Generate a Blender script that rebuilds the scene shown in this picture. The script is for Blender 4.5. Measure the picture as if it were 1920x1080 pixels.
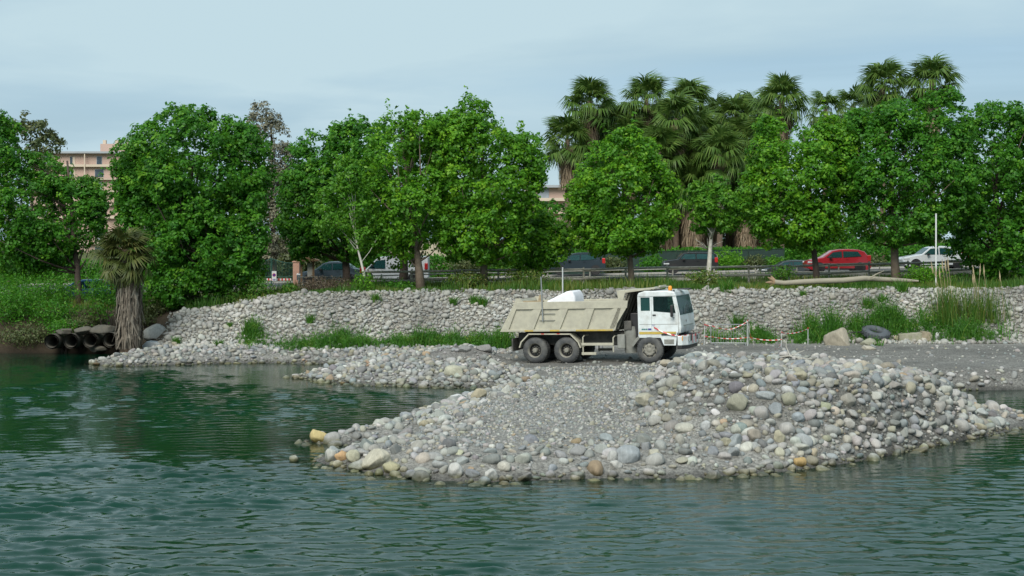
import bpy, bmesh, math, random
import numpy as np
from mathutils import Vector, Matrix, Euler

scene = bpy.context.scene
for o in list(bpy.data.objects):
    bpy.data.objects.remove(o)
COL = scene.collection

# ------------------------------------------------------------------ camera
FPX, HZ, CAMH = 2700.0, 447.0, 5.7      # focal length in photo pixels, horizon row, eye height above the water
cam_d = bpy.data.cameras.new('camera')
cam_d.sensor_width = 36.0
cam_d.lens = 36.0 * FPX / 1920.0
cam_d.shift_y = -(540.0 - HZ) / 1920.0
cam_d.clip_end = 5000.0
cam = bpy.data.objects.new('camera', cam_d)
cam.location = (0, 0, CAMH)
cam.rotation_euler = (math.radians(90), 0, 0)
COL.objects.link(cam)
scene.camera = cam

# ------------------------------------------------------------------ sky, sun, exposure
SUN_EL, SUN_AZ = math.radians(44), math.radians(200)     # azimuth clockwise from +Y: behind the camera, a little left
world = bpy.data.worlds.new('World')
scene.world = world
world.use_nodes = True
wn, wl = world.node_tree.nodes, world.node_tree.links
wn.clear()
w_out = wn.new('ShaderNodeOutputWorld')
w_bg = wn.new('ShaderNodeBackground')
w_bg.inputs['Strength'].default_value = 0.069
sky = wn.new('ShaderNodeTexSky')
sky.sky_type = 'NISHITA'
sky.sun_disc = False
sky.sun_elevation = SUN_EL
sky.sun_rotation = SUN_AZ
sky.air_density = 1.0
sky.dust_density = 2.0
sky.ozone_density = 1.6
geo = wn.new('ShaderNodeNewGeometry')
tc = wn.new('ShaderNodeTexCoord')
sep = wn.new('ShaderNodeSeparateXYZ')
wl.new(tc.outputs['Generated'], sep.inputs[0])
def wmath(op, a, b=None, c=None):
    n = wn.new('ShaderNodeMath'); n.operation = op
    for i, v in enumerate((a, b, c)):
        if v is None: continue
        if isinstance(v, (int, float)): n.inputs[i].default_value = v
        else: wl.new(v, n.inputs[i])
    return n.outputs[0]
zz = wmath('MAXIMUM', sep.outputs['Z'], 0.0)
den = wmath('ADD', zz, 0.10)
cx = wmath('DIVIDE', sep.outputs['X'], den)
cy = wmath('DIVIDE', sep.outputs['Y'], den)
comb = wn.new('ShaderNodeCombineXYZ')
wl.new(cx, comb.inputs[0]); wl.new(cy, comb.inputs[1])
def wnoise(scale, detail, rough, dist, sx, sy, off):
    mp = wn.new('ShaderNodeMapping')
    mp.inputs['Scale'].default_value = (sx, sy, 1)
    mp.inputs['Location'].default_value = off
    wl.new(comb.outputs[0], mp.inputs[0])
    t = wn.new('ShaderNodeTexNoise')
    t.inputs['Scale'].default_value = scale
    t.inputs['Detail'].default_value = detail
    t.inputs['Roughness'].default_value = rough
    t.inputs['Distortion'].default_value = dist
    wl.new(mp.outputs[0], t.inputs[0])
    return t.outputs['Fac']
n1 = wnoise(0.55, 6, 0.52, 0.5, 0.85, 1.0, (3.1, 1.7, 0))
n2 = wnoise(0.28, 4, 0.5, 0.2, 1.0, 1.3, (8.3, 2.2, 0))
cov = wn.new('ShaderNodeMapRange'); cov.interpolation_type = 'SMOOTHSTEP'
cov.inputs['From Min'].default_value = 0.30; cov.inputs['From Max'].default_value = 0.56
cov.inputs['To Min'].default_value = 0.62; cov.inputs['To Max'].default_value = 1.0
wl.new(wmath('ADD', wmath('MULTIPLY', n1, 0.6), wmath('MULTIPLY', n2, 0.4)), cov.inputs['Value'])
cl = wn.new('ShaderNodeValToRGB')
cl.color_ramp.elements[0].position = 0.36; cl.color_ramp.elements[0].color = (2.0, 2.98, 3.68, 1)
cl.color_ramp.elements[1].position = 0.60; cl.color_ramp.elements[1].color = (3.12, 4.08, 4.5, 1)
wl.new(n1, cl.inputs[0])
mx = wn.new('ShaderNodeMix'); mx.data_type = 'RGBA'
wl.new(cov.outputs[0], mx.inputs['Factor'])
wl.new(sky.outputs[0], mx.inputs['A']); wl.new(cl.outputs[0], mx.inputs['B'])
wl.new(mx.outputs['Result'], w_bg.inputs['Color'])
wl.new(w_bg.outputs[0], w_out.inputs[0])

sun_d = bpy.data.lights.new('sun', 'SUN')
sun_d.energy = 1.5
sun_d.angle = math.radians(38)
sun_d.color = (1.0, 0.96, 0.88)
sun = bpy.data.objects.new('sun', sun_d)
sdir = Vector((math.sin(SUN_AZ) * math.cos(SUN_EL), math.cos(SUN_AZ) * math.cos(SUN_EL), math.sin(SUN_EL)))
sun.rotation_euler = sdir.to_track_quat('Z', 'Y').to_euler()
sun.location = (-20, -20, 60)
COL.objects.link(sun)

vs = scene.view_settings
vs.view_transform = 'Standard'
vs.look = 'None'
vs.exposure = 1.34
vs.gamma = 1.0
vs.use_curve_mapping = False
scene.cycles.max_bounces = 6
scene.cycles.transparent_max_bounces = 12
scene.cycles.diffuse_bounces = 4
scene.cycles.glossy_bounces = 3
scene.cycles.transmission_bounces = 4
scene.cycles.caustics_reflective = False
scene.cycles.caustics_refractive = False
scene.cycles.use_denoising = True

# ------------------------------------------------------------------ measuring helpers
def wx(px, Y): return (px - 960.0) / FPX * Y
def wz(py, Y): return CAMH - (py - HZ) / FPX * Y
def P(px, py, Y): return (wx(px, Y), Y, wz(py, Y))
def shore(px, py):
    Y = FPX * CAMH / (py - HZ)
    return (wx(px, Y), Y)

# ------------------------------------------------------------------ numpy noise
def _hash(ix, iy, seed):
    n = (ix.astype(np.int64) * 374761393 + iy.astype(np.int64) * 668265263 + seed * 1442695041) & 0x7fffffff
    n = ((n ^ (n >> 13)) * 1274126177) & 0x7fffffff
    return ((n ^ (n >> 16)) & 0xffff) / 65535.0
def vnoise(x, y, s, seed=0):
    x = np.asarray(x, float) / s; y = np.asarray(y, float) / s
    ix = np.floor(x); iy = np.floor(y)
    fx = x - ix; fy = y - iy
    fx = fx * fx * (3 - 2 * fx); fy = fy * fy * (3 - 2 * fy)
    a = _hash(ix, iy, seed); b = _hash(ix + 1, iy, seed)
    c = _hash(ix, iy + 1, seed); d = _hash(ix + 1, iy + 1, seed)
    return (a * (1 - fx) + b * fx) * (1 - fy) + (c * (1 - fx) + d * fx) * fy
def fbm(x, y, s, seed=0, oct=4):
    t = 0; a = 0.5
    for i in range(oct):
        t = t + a * (vnoise(x, y, s / 2 ** i, seed + i * 17) - 0.5); a *= 0.5
    return t
def sstep(a, b, x):
    t = np.clip((np.asarray(x, float) - a) / (b - a), 0, 1)
    return t * t * (3 - 2 * t)

# ------------------------------------------------------------------ mesh helpers
def mesh_np(name, V, F, smooth=False, attrs=None):
    V = np.ascontiguousarray(V, dtype=np.float32); F = np.ascontiguousarray(F, dtype=np.int32)
    me = bpy.data.meshes.new(name)
    k = F.shape[1]
    me.vertices.add(len(V)); me.vertices.foreach_set('co', V.ravel())
    me.loops.add(F.size); me.loops.foreach_set('vertex_index', F.ravel())
    me.polygons.add(len(F)); me.polygons.foreach_set('loop_start', np.arange(0, F.size, k, dtype=np.int32))
    if smooth:
        me.polygons.foreach_set('use_smooth', np.ones(len(F), dtype=bool))
    for an, (typ, data) in (attrs or {}).items():
        at = me.attributes.new(an, typ, 'POINT')
        at.data.foreach_set('color' if typ == 'FLOAT_COLOR' else 'value', np.ascontiguousarray(data, dtype=np.float32).ravel())
    me.update(calc_edges=True)
    return me
def link(name, me, mat=None, parent=None, loc=None, rot=None, scale=None):
    o = bpy.data.objects.new(name, me)
    if mat is not None and me is not None and len(me.materials) == 0:
        me.materials.append(mat)
    COL.objects.link(o)
    if parent is not None: o.parent = parent
    if loc is not None: o.location = loc
    if rot is not None: o.rotation_euler = rot
    if scale is not None: o.scale = scale
    return o
def empty(name, loc=(0, 0, 0), rz=0.0, rot=None):
    o = bpy.data.objects.new(name, None)
    o.empty_display_size = 0.2
    o.location = loc
    o.rotation_euler = rot if rot is not None else (0, 0, rz)
    COL.objects.link(o)
    return o
def tag(o, label=None, cat=None, group=None, kind=None):
    if label: o['label'] = label
    if cat: o['category'] = cat
    if group: o['group'] = group
    if kind: o['kind'] = kind
    return o

class MB:
    """collects shapes; build() links them as one mesh object"""
    def __init__(s): s.v = []; s.f = []
    def add(s, vs_, fs_):
        b = len(s.v)
        s.v += [tuple(p) for p in vs_]
        s.f += [tuple(i + b for i in f) for f in fs_]
        return s
    def box(s, x0, x1, y0, y1, z0, z1, M=None):
        vs_ = [Vector((x, y, z)) for x in (x0, x1) for y in (y0, y1) for z in (z0, z1)]
        if M is not None: vs_ = [M @ p for p in vs_]
        return s.add(vs_, [(0, 1, 3, 2), (4, 6, 7, 5), (0, 4, 5, 1), (2, 3, 7, 6), (0, 2, 6, 4), (1, 5, 7, 3)])
    def prism(s, poly, a, b, axis='y'):
        """poly of (u,v): axis y -> (u, a..b, v); axis x -> (a..b, u, v); axis z -> (u, v, a..b)"""
        n = len(poly)
        def mk(u, v, w):
            return (u, w, v) if axis == 'y' else ((w, u, v) if axis == 'x' else (u, v, w))
        vs_ = [mk(u, v, a) for u, v in poly] + [mk(u, v, b) for u, v in poly]
        fs_ = [tuple(range(n))[::-1], tuple(range(n, 2 * n))]
        for i in range(n):
            j = (i + 1) % n
            fs_.append((i, j, j + n, i + n))
        return s.add(vs_, fs_)
    def tube(s, pts, rad, n=8, cap=True):
        pts = [Vector(p) for p in pts]
        if isinstance(rad, (int, float)): rad = [rad] * len(pts)
        vs_ = []; fs_ = []
        up = None
        for i, p in enumerate(pts):
            d = (pts[min(i + 1, len(pts) - 1)] - pts[max(i - 1, 0)])
            d = d.normalized() if d.length > 1e-9 else Vector((0, 0, 1))
            if up is None:
                up = d.orthogonal().normalized()
            up = (up - d * up.dot(d))
            up = up.normalized() if up.length > 1e-6 else d.orthogonal().normalized()
            b = d.cross(up)
            for k in range(n):
                a = 2 * math.pi * k / n
                vs_.append(p + (up * math.cos(a) + b * math.sin(a)) * rad[i])
        for i in range(len(pts) - 1):
            for k in range(n):
                k2 = (k + 1) % n
                fs_.append((i * n + k, i * n + k2, (i + 1) * n + k2, (i + 1) * n + k))
        if cap:
            fs_.append(tuple(range(n))[::-1]); fs_.append(tuple(range((len(pts) - 1) * n, len(pts) * n)))
        return s.add(vs_, fs_)
    def lathe(s, prof, n=24, c=(0, 0, 0), axis='y', cap=False):
        """prof of (radius, along)"""
        vs_ = []; fs_ = []
        m = len(prof)
        for r, a in prof:
            for k in range(n):
                t = 2 * math.pi * k / n
                u, v = r * math.cos(t), r * math.sin(t)
                if axis == 'y': q = (c[0] + u, c[1] + a, c[2] + v)
                elif axis == 'x': q = (c[0] + a, c[1] + u, c[2] + v)
                else: q = (c[0] + u, c[1] + v, c[2] + a)
                vs_.append(q)
        for i in range(m - 1):
            for k in range(n):
                k2 = (k + 1) % n
                fs_.append((i * n + k, i * n + k2, (i + 1) * n + k2, (i + 1) * n + k))
        if cap or prof[0][0] < .06: fs_.append(tuple(range(n))[::-1])
        if cap or prof[-1][0] < .06: fs_.append(tuple(range((m - 1) * n, m * n)))
        return s.add(vs_, fs_)
    def build(s, name, mat, parent=None, smooth=False, bevel=0.0, seg=2, auto=True):
        me = bpy.data.meshes.new(name)
        me.from_pydata(s.v, [], s.f)
        bm = bmesh.new(); bm.from_mesh(me)
        bmesh.ops.remove_doubles(bm, verts=bm.verts, dist=1e-5)
        bmesh.ops.recalc_face_normals(bm, faces=bm.faces)
        bm.to_mesh(me); bm.free()
        if smooth:
            me.polygons.foreach_set('use_smooth', np.ones(len(me.polygons), dtype=bool))
            if auto and hasattr(me, 'set_sharp_from_angle'):
                me.set_sharp_from_angle(angle=math.radians(38))
        o = link(name, me, mat, parent)
        if bevel:
            m = o.modifiers.new('edge', 'BEVEL'); m.width = bevel; m.segments = seg; m.limit_method = 'ANGLE'
            m.angle_limit = math.radians(35)
        return o

# ------------------------------------------------------------------ material helpers
MATS = {}
def new_mat(name):
    m = bpy.data.materials.new(name); m.use_nodes = True
    MATS[name] = m
    return m, m.node_tree.nodes, m.node_tree.links, m.node_tree.nodes['Principled BSDF']
def mat(name, col, rough=0.6, metal=0.0, var=0.15, vscale=6.0, bump=0.0, bscale=40.0, dirt=None, dscale=2.0, damt=0.5, coat=0.0, spec=0.5):
    """plain procedural surface: colour with noise variation, an optional dirt colour in patches, optional relief"""
    m, n, l, b = new_mat(name)
    t = n.new('ShaderNodeTexCoord')
    nz = n.new('ShaderNodeTexNoise'); nz.inputs['Scale'].default_value = vscale; nz.inputs['Detail'].default_value = 6
    l.new(t.outputs['Object'], nz.inputs[0])
    r = n.new('ShaderNodeValToRGB')
    lo = tuple(c * (1 - var) for c in col) + (1,); hi = tuple(min(1, c * (1 + var)) for c in col) + (1,)
    r.color_ramp.elements[0].color = lo; r.color_ramp.elements[0].position = 0.3
    r.color_ramp.elements[1].color = hi; r.color_ramp.elements[1].position = 0.7
    l.new(nz.outputs['Fac'], r.inputs[0])
    out = r.outputs[0]
    if dirt:
        nd = n.new('ShaderNodeTexNoise'); nd.inputs['Scale'].default_value = dscale; nd.inputs['Detail'].default_value = 8
        nd.inputs['Roughness'].default_value = 0.65
        l.new(t.outputs['Object'], nd.inputs[0])
        mr = n.new('ShaderNodeMapRange'); mr.inputs['From Min'].default_value = 0.42; mr.inputs['From Max'].default_value = 0.7
        mr.inputs['To Max'].default_value = damt
        l.new(nd.outputs['Fac'], mr.inputs[0])
        mxx = n.new('ShaderNodeMix'); mxx.data_type = 'RGBA'
        l.new(mr.outputs[0], mxx.inputs['Factor']); l.new(out, mxx.inputs['A'])
        mxx.inputs['B'].default_value = tuple(dirt) + (1,)
        out = mxx.outputs['Result']
    l.new(out, b.inputs['Base Color'])
    b.inputs['Roughness'].default_value = rough
    b.inputs['Metallic'].default_value = metal
    b.inputs['Specular IOR Level'].default_value = spec
    if coat: b.inputs['Coat Weight'].default_value = coat; b.inputs['Coat Roughness'].default_value = 0.06
    if bump:
        nb = n.new('ShaderNodeTexNoise'); nb.inputs['Scale'].default_value = bscale; nb.inputs['Detail'].default_value = 5
        l.new(t.outputs['Object'], nb.inputs[0])
        bp = n.new('ShaderNodeBump'); bp.inputs['Strength'].default_value = bump; bp.inputs['Distance'].default_value = 0.02
        l.new(nb.outputs['Fac'], bp.inputs['Height']); l.new(bp.outputs[0], b.inputs['Normal'])
    return m
def leaf_mat(name, stops, trans=0.35, rough=0.5, tcol=1.3, spec=0.35):
    """foliage: colour picked per leaf by the point attribute 'tint', part of the light passes through"""
    m, n, l, b = new_mat(name)
    a = n.new('ShaderNodeAttribute'); a.attribute_name = 'tint'
    r = n.new('ShaderNodeValToRGB')
    while len(r.color_ramp.elements) < len(stops): r.color_ramp.elements.new(0.5)
    for e, (p, c) in zip(r.color_ramp.elements, stops):
        e.position = p; e.color = tuple(c) + (1,)
    l.new(a.outputs['Fac'], r.inputs[0])
    l.new(r.outputs[0], b.inputs['Base Color'])
    b.inputs['Roughness'].default_value = rough
    b.inputs['Specular IOR Level'].default_value = spec
    tr = n.new('ShaderNodeBsdfTranslucent')
    hs = n.new('ShaderNodeHueSaturation'); hs.inputs['Value'].default_value = tcol; hs.inputs['Hue'].default_value = 0.485
    l.new(r.outputs[0], hs.inputs['Color']); l.new(hs.outputs[0], tr.inputs['Color'])
    ms = n.new('ShaderNodeMixShader'); ms.inputs[0].default_value = trans
    l.new(b.outputs[0], ms.inputs[1]); l.new(tr.outputs[0], ms.inputs[2])
    l.new(ms.outputs[0], n['Material Output'].inputs[0])
    return m
# ================================================================== GROUND
LAND = [(-1500, 73.0), (-60, 72.6)]
for q in [(100, 661), (200, 661), (246, 662), (238, 668), (200, 676), (168, 683), (220, 687), (300, 685), (420, 681), (540, 681), (625, 683),
          (650, 690), (605, 700), (553, 708), (600, 716), (680, 722), (800, 726), (900, 727), (952, 727), (925, 735), (880, 747), (830, 761),
          (790, 776), (740, 793), (690, 808), (625, 821), (584, 828), (640, 835), (728, 833), (690, 843), (640, 851), (592, 863), (640, 878),
          (700, 888), (800, 898), (910, 906), (1000, 900), (1150, 897), (1300, 896), (1420, 889), (1520, 878), (1620, 862), (1700, 846),
          (1769, 831), (1850, 815), (1940, 800), (1960, 788), (1880, 778), (1800, 773), (1758, 768), (1728, 757), (1713, 744), (1738, 736),
          (1800, 731), (1950, 727), (2400, 722)]:
    LAND.append(shore(*q))
LAND += [(1500, 55), (1500, 3000), (-1500, 3000)]
LP = np.array(LAND)
def land_sdf(x, y):
    x = np.asarray(x, float); y = np.asarray(y, float)
    best = np.full(x.shape, 1e9); inside = np.zeros(x.shape, bool)
    for i in range(len(LP)):
        ax, ay = LP[i]; bx, by = LP[(i + 1) % len(LP)]
        dx, dy = bx - ax, by - ay
        t = np.clip(((x - ax) * dx + (y - ay) * dy) / (dx * dx + dy * dy), 0, 1)
        best = np.minimum(best, (x - ax - t * dx) ** 2 + (y - ay - t * dy) ** 2)
        c = ((ay > y) != (by > y)) & (x < (bx - ax) * (y - ay) / ((by - ay) if by != ay else 1e-9) + ax)
        inside ^= c
    d = np.sqrt(best)
    return np.where(inside, d, -d)

def foot_y(x): return 68.6 + 2.4 * sstep(-16.2, -18.8, x) - 0.5 * sstep(14, 22, x)
def top_y(x): return 72.8 + 1.1 * (vnoise(x, x * 0 + 3.0, 3.1, 55) - 0.5) + 1.6 * sstep(-15, -18.8, x)
def plain_z(x, y):
    xc = np.clip(x, -22, 30)
    near = 3.02 + 0.007 * xc - 0.85 * sstep(-9.5, -17.5, xc)
    far = 2.92 + 0.024 * xc
    return near + (far - near) * sstep(75, 90, y)
def mound_shape(x, y):
    # steep-sided heap of dug stones: crest line runs left to right, long slope to the near water
    u = x - 8.5
    ux = np.where(u < 0, np.abs(u / 5.3) ** 1.6, u / 6.9)
    v = y - 42.6
    vy = np.where(v < 0, np.abs(v / 7.7) ** 0.85, v / 4.6)
    r = np.sqrt(np.abs(ux) ** 2.3 + np.abs(vy) ** 2.3)
    return (1.46 - 0.06 * np.maximum(u, 0)) * sstep(1.0, 0.40, r)
def height_raw(x, y):
    d = land_sdf(x, y) + 0.30 * fbm(x, y, 1.6, 5, 3) * sstep(80, 60, y)
    z = np.where(d > 0, 0.60 * (1 - np.exp(-d / 1.25)), np.maximum(-2.6, 0.30 * d))
    z = z + 0.07 * fbm(x, y, 2.2, 11, 4) * sstep(0.0, 1.0, d)
    inland = sstep(-0.2, 1.6, d)
    z = z + mound_shape(x, y) * (1 + 0.5 * fbm(x, y, 2.4, 23, 4)) * inland
    # heaps on the far spit
    for (px, Y, hh, rx, ry) in [(905, 60.0, 0.50, 1.7, 1.1), (845, 60.6, 0.34, 1.4, 0.9), (780, 60.2, 0.22, 1.6, 1.0), (935, 59.6, 0.22, 1.0, 0.8)]:
        r = np.sqrt(((x - wx(px, Y)) / rx) ** 2 + ((y - Y) / ry) ** 2)
        z = z + hh * sstep(1.3, 0.0, r) * (1 + 0.8 * fbm(x, y, 0.8, 31, 3)) * inland
    # slightly raised haul track under the truck and to the right
    tr = sstep(53.5, 56.0, y) * sstep(70.5, 69.0, y) * sstep(-2, 1, x)
    z = z * (1 - tr) + (0.70 + 0.03 * np.clip(x - 5.5, -6.5, 1.5) + 0.035 * fbm(x, y, 1.5, 41, 3)) * tr
    # wheel ruts along the track
    z = z - 0.05 * tr * (np.exp(-((y - 58.0 - 0.03 * x) / 0.28) ** 2) + np.exp(-((y - 60.1 - 0.03 * x) / 0.28) ** 2)) * sstep(9, 12, x)
    t = np.clip((y - foot_y(x)) / (top_y(x) - foot_y(x)), 0, 1)
    t = t * t * (3 - 2 * t) * 0.45 + t * 0.55
    top = plain_z(x, y) + 0.10 * fbm(x, y, 3.0, 51, 3)
    z = np.where(t > 0, z * (1 - t) + top * t, z) + 0.30 * fbm(x, y, 2.2, 61, 3) * 4 * t * (1 - t)
    return z, d

def axis(parts):
    a = []
    for lo, hi, st in parts: a += list(np.arange(lo, hi - 1e-6, st))
    return a
gx = axis([(-34, 34, 0.2)])
gx = list(-34 - np.geomspace(0.5, 1400, 34))[::-1] + gx + list(34 + np.concatenate([[0.0], np.geomspace(0.5, 1400, 34)]))
gy = [-400, -200, -100, -40, 0, 10, 16, 20, 24, 26, 28, 29] + axis([(30, 78, 0.2), (78, 112, 0.6)]) + list(112 + np.concatenate([[0.0], np.geomspace(1.5, 2600, 28)]))
GX = np.array(gx); GY = np.array(gy)
XX, YY = np.meshgrid(GX, GY)
ZZ, DD = height_raw(XX, YY)
def _bil(A, x, y):
    x = np.asarray(x, float); y = np.asarray(y, float)
    i = np.clip(np.searchsorted(GX, x) - 1, 0, len(GX) - 2); j = np.clip(np.searchsorted(GY, y) - 1, 0, len(GY) - 2)
    fx = np.clip((x - GX[i]) / (GX[i + 1] - GX[i]), 0, 1); fy = np.clip((y - GY[j]) / (GY[j + 1] - GY[j]), 0, 1)
    return (A[j, i] * (1 - fx) + A[j, i + 1] * fx) * (1 - fy) + (A[j + 1, i] * (1 - fx) + A[j + 1, i + 1] * fx) * fy
def H(x, y): return _bil(ZZ, x, y)
def SD(x, y): return _bil(DD, x, y)
def ground_hit(px, py, y0=26.0, y1=120.0, step=0.03):
    """where the line of sight through a photo pixel meets the ground"""
    Y = np.arange(y0, y1, step)
    X = (px - 960.0) / FPX * Y; Z = CAMH - (py - HZ) / FPX * Y
    h = np.maximum(H(X, Y), 0.0)
    k = np.argmax(Z <= h)
    return float(X[k]), float(Y[k]), float(h[k])
def visible(x, y, z):
    """not hidden behind the shape of the ground"""
    vis = np.ones(len(x), bool)
    for s in np.linspace(0.55, 0.985, 40):
        vis &= (H(x * s, y * s) < CAMH + (z - CAMH) * s + 0.03)
    return vis

# what covers the ground: gravel, haul-track dirt, bank soil, grass
on_bank = sstep(0.0, 0.6, YY - foot_y(XX))
on_top = sstep(-0.4, 0.5, YY - top_y(XX))
track = sstep(52.8, 54.5, YY) * sstep(67.2, 65.6, YY) * sstep(-3, 0.5, XX)
nz1 = fbm(XX, YY, 2.5, 71, 4); nz2 = fbm(XX, YY, 0.7, 81, 3)
moundm = sstep(0.25, 0.9, mound_shape(XX, YY))
def lerp(a, b, t): return a * (1 - t[..., None]) + np.array(b) * t[..., None]
Cg = np.ones(XX.shape + (3,)) * np.array([0.215, 0.21, 0.19])
Cg = lerp(Cg, [0.145, 0.142, 0.13], np.clip(track * (0.75 + 1.2 * nz1), 0, 1))
Cg = lerp(Cg, [0.115, 0.112, 0.10], np.clip(moundm * (0.8 + 1.5 * nz1), 0, 1))
heapm = sstep(0.66, 0.95, ZZ) * sstep(64, 62.5, YY) * sstep(57, 58, YY) * sstep(2.5, 1.0, XX)
Cg = lerp(Cg, [0.15, 0.145, 0.135], heapm)
Cg = lerp(Cg, [0.20, 0.19, 0.165], on_bank)
leftbank = sstep(-16.3, -17.3, XX) * sstep(69, 70.5, YY)
Cg = lerp(Cg, [0.055, 0.042, 0.028], leftbank)  # brown soil, darkened further to paint in the shade at this end
grass_c = lerp(np.ones(XX.shape + (3,)) * np.array([0.075, 0.10, 0.03]), [0.15, 0.13, 0.06], np.clip(0.4 + 2.2 * nz1, 0, 1))
Cg = Cg * (1 - on_top[..., None]) + grass_c * on_top[..., None]
bed = sstep(-0.05, -0.6, ZZ)
Cg = lerp(Cg, [0.10, 0.11, 0.075], bed)
Cg = Cg * (1 + 0.5 * nz2[..., None])
wetg = sstep(0.20, 0.05, ZZ + 0.12 * nz1)
Cg = Cg * (1 - 0.55 * wetg[..., None])
Cg4 = np.concatenate([np.clip(Cg, 0.01, 1), np.ones(XX.shape + (1,))], -1)
grav = (1 - on_top) * (1 - 0.7 * leftbank)
V = np.stack([XX, YY, ZZ], -1).reshape(-1, 3)
nx_, ny_ = len(GX), len(GY)
idx = np.arange(nx_ * ny_).reshape(ny_, nx_)
Fq = np.stack([idx[:-1, :-1], idx[:-1, 1:], idx[1:, 1:], idx[1:, :-1]], -1).reshape(-1, 4)
m, n, l, b = new_mat('ground_gravel')
a = n.new('ShaderNodeAttribute'); a.attribute_name = 'col'
t = n.new('ShaderNodeTexCoord')
vo = n.new('ShaderNodeTexVoronoi'); vo.inputs['Scale'].default_value = 14; vo.inputs['Randomness'].default_value = 1
l.new(t.outputs['Object'], vo.inputs[0])
vo2 = n.new('ShaderNodeTexVoronoi'); vo2.inputs['Scale'].default_value = 34
l.new(t.outputs['Object'], vo2.inputs[0])
sp = n.new('ShaderNodeSeparateColor'); l.new(vo.outputs['Color'], sp.inputs[0])
sp2 = n.new('ShaderNodeSeparateColor'); l.new(vo2.outputs['Color'], sp2.inputs[0])
ga = n.new('ShaderNodeAttribute'); ga.attribute_name = 'grav'
def nm(nodes, links, op, x, y):
    q = nodes.new('ShaderNodeMath'); q.operation = op
    for i, v in enumerate((x, y)):
        if isinstance(v, (int, float)): q.inputs[i].default_value = v
        else: links.new(v, q.inputs[i])
    return q.outputs[0]
br = nm(n, l, 'ADD', nm(n, l, 'MULTIPLY', sp.outputs[0], 0.55), nm(n, l, 'MULTIPLY', sp2.outputs[1], 0.45))
br = nm(n, l, 'ADD', nm(n, l, 'MULTIPLY', br, 1.1), 0.45)
mixv = n.new('ShaderNodeMix'); mixv.data_type = 'FLOAT'
l.new(ga.outputs['Fac'], mixv.inputs['Factor']); mixv.inputs['A'].default_value = 1.0; l.new(br, mixv.inputs['B'])
vm = n.new('ShaderNodeVectorMath'); vm.operation = 'SCALE'
l.new(a.outputs['Color'], vm.inputs[0]); l.new(mixv.outputs[0], vm.inputs['Scale'])
l.new(vm.outputs[0], b.inputs['Base Color'])
b.inputs['Roughness'].default_value = 0.9
b.inputs['Specular IOR Level'].default_value = 0.2
bp = n.new('ShaderNodeBump'); bp.inputs['Strength'].default_value = 0.7; bp.inputs['Distance'].default_value = 0.04
inv = nm(n, l, 'SUBTRACT', 1.0, nm(n, l, 'ADD', nm(n, l, 'MULTIPLY', vo.outputs['Distance'], 0.7), nm(n, l, 'MULTIPLY', vo2.outputs['Distance'], 0.5)))
l.new(inv, bp.inputs['Height']); l.new(bp.outputs[0], b.inputs['Normal'])
ground = link('ground', mesh_np('ground', V, Fq, True, {'col': ('FLOAT_COLOR', Cg4), 'grav': ('FLOAT', grav)}), m)
tag(ground, 'grey gravel river bank rising to a grassy roadside terrace', None, None, 'structure')

# ------------------------------------------------------------------ road behind the trees, with a low kerb
rx = np.linspace(-60, 70, 131)
def road_z(x, y): return plain_z(x, y) + 0.06
asphalt = mat('asphalt', (0.075, 0.075, 0.075), 0.9, 0, 0.2, 3.0, 0.3, 60)
kerb_m = mat('kerb_concrete', (0.36, 0.35, 0.32), 0.85, 0, 0.15, 4, 0.2, 30)
Vr = []; Fr = []
for i, x in enumerate(rx):
    for y in (87.5, 90.0, 94.0, 99.0): Vr.append((x, y, road_z(x, y) + 0.03))
for i in range(len(rx) - 1):
    for j in range(3): Fr.append((i * 4 + j, (i + 1) * 4 + j, (i + 1) * 4 + j + 1, i * 4 + j + 1))
tag(link('road', mesh_np('road', Vr, Fr, True), asphalt), 'grey asphalt road running behind the row of trees', None, None, 'structure')
kb = MB()
for i in range(len(rx) - 1):
    x0, x1 = rx[i], rx[i + 1]
    for (ya, yb) in ((87.2, 87.5), (99.0, 99.3)):
        z0, z1 = road_z(x0, ya), road_z(x1, ya)
        kb.add([(x0, ya, z0 - .1), (x1, ya, z1 - .1), (x1, yb, z1 - .1), (x0, yb, z0 - .1), (x0, ya, z0 + .15), (x1, ya, z1 + .15), (x1, yb, z1 + .15), (x0, yb, z0 + .15)],
               [(4, 5, 6, 7), (0, 1, 5, 4), (2, 3, 7, 6)])
tag(kb.build('kerb', kerb_m), 'pale concrete kerb along both road edges', None, None, 'structure')

# ================================================================== WATER
wrng = np.random.default_rng(4)
def wave_h(x, y):
    h = np.zeros_like(x)
    calm = 0.30 + 0.62 * sstep(0.30, 0.64, vnoise(x * 0.55 + y * 0.25, y * 0.8, 5.5, 91) * 0.65 + vnoise(x, y, 2.2, 92) * 0.35)
    d = -_bil(DD, x, y)
    calm = calm * (0.25 + 0.75 * sstep(0.0, 4.5, d))
    nearness = 0.55 + 0.65 * sstep(46, 28, y)
    wx_ = x + 0.25 * fbm(x, y, 4.0, 93, 2); wy_ = y + 0.20 * fbm(x, y, 3.0, 94, 2)
    for i in range(16):
        lam = 0.30 * 1.052 ** i
        th = math.radians(-84 + wrng.normal(0, 25))
        k = 2 * math.pi / lam
        ph = wrng.uniform(0, 6.283)
        am = 0.0195 * lam ** 1.0
        arg = k * (math.cos(th) * wx_ + math.sin(th) * wy_) + ph
        pk = 0.05 + 1.9 * vnoise(x * 1.05, y, lam * 1.7, 100 + i)
        h += am * pk * np.sin(arg) * (sstep(42, 34, y) if lam < 0.34 else 1.0)
    return h * calm * nearness
wgx = np.array(list(-26 - np.geomspace(0.3, 1200, 22))[::-1] + list(np.arange(-26, 26, 0.17)) + list(26 + np.concatenate([[0.0], np.geomspace(0.3, 1200, 22)])))
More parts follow.
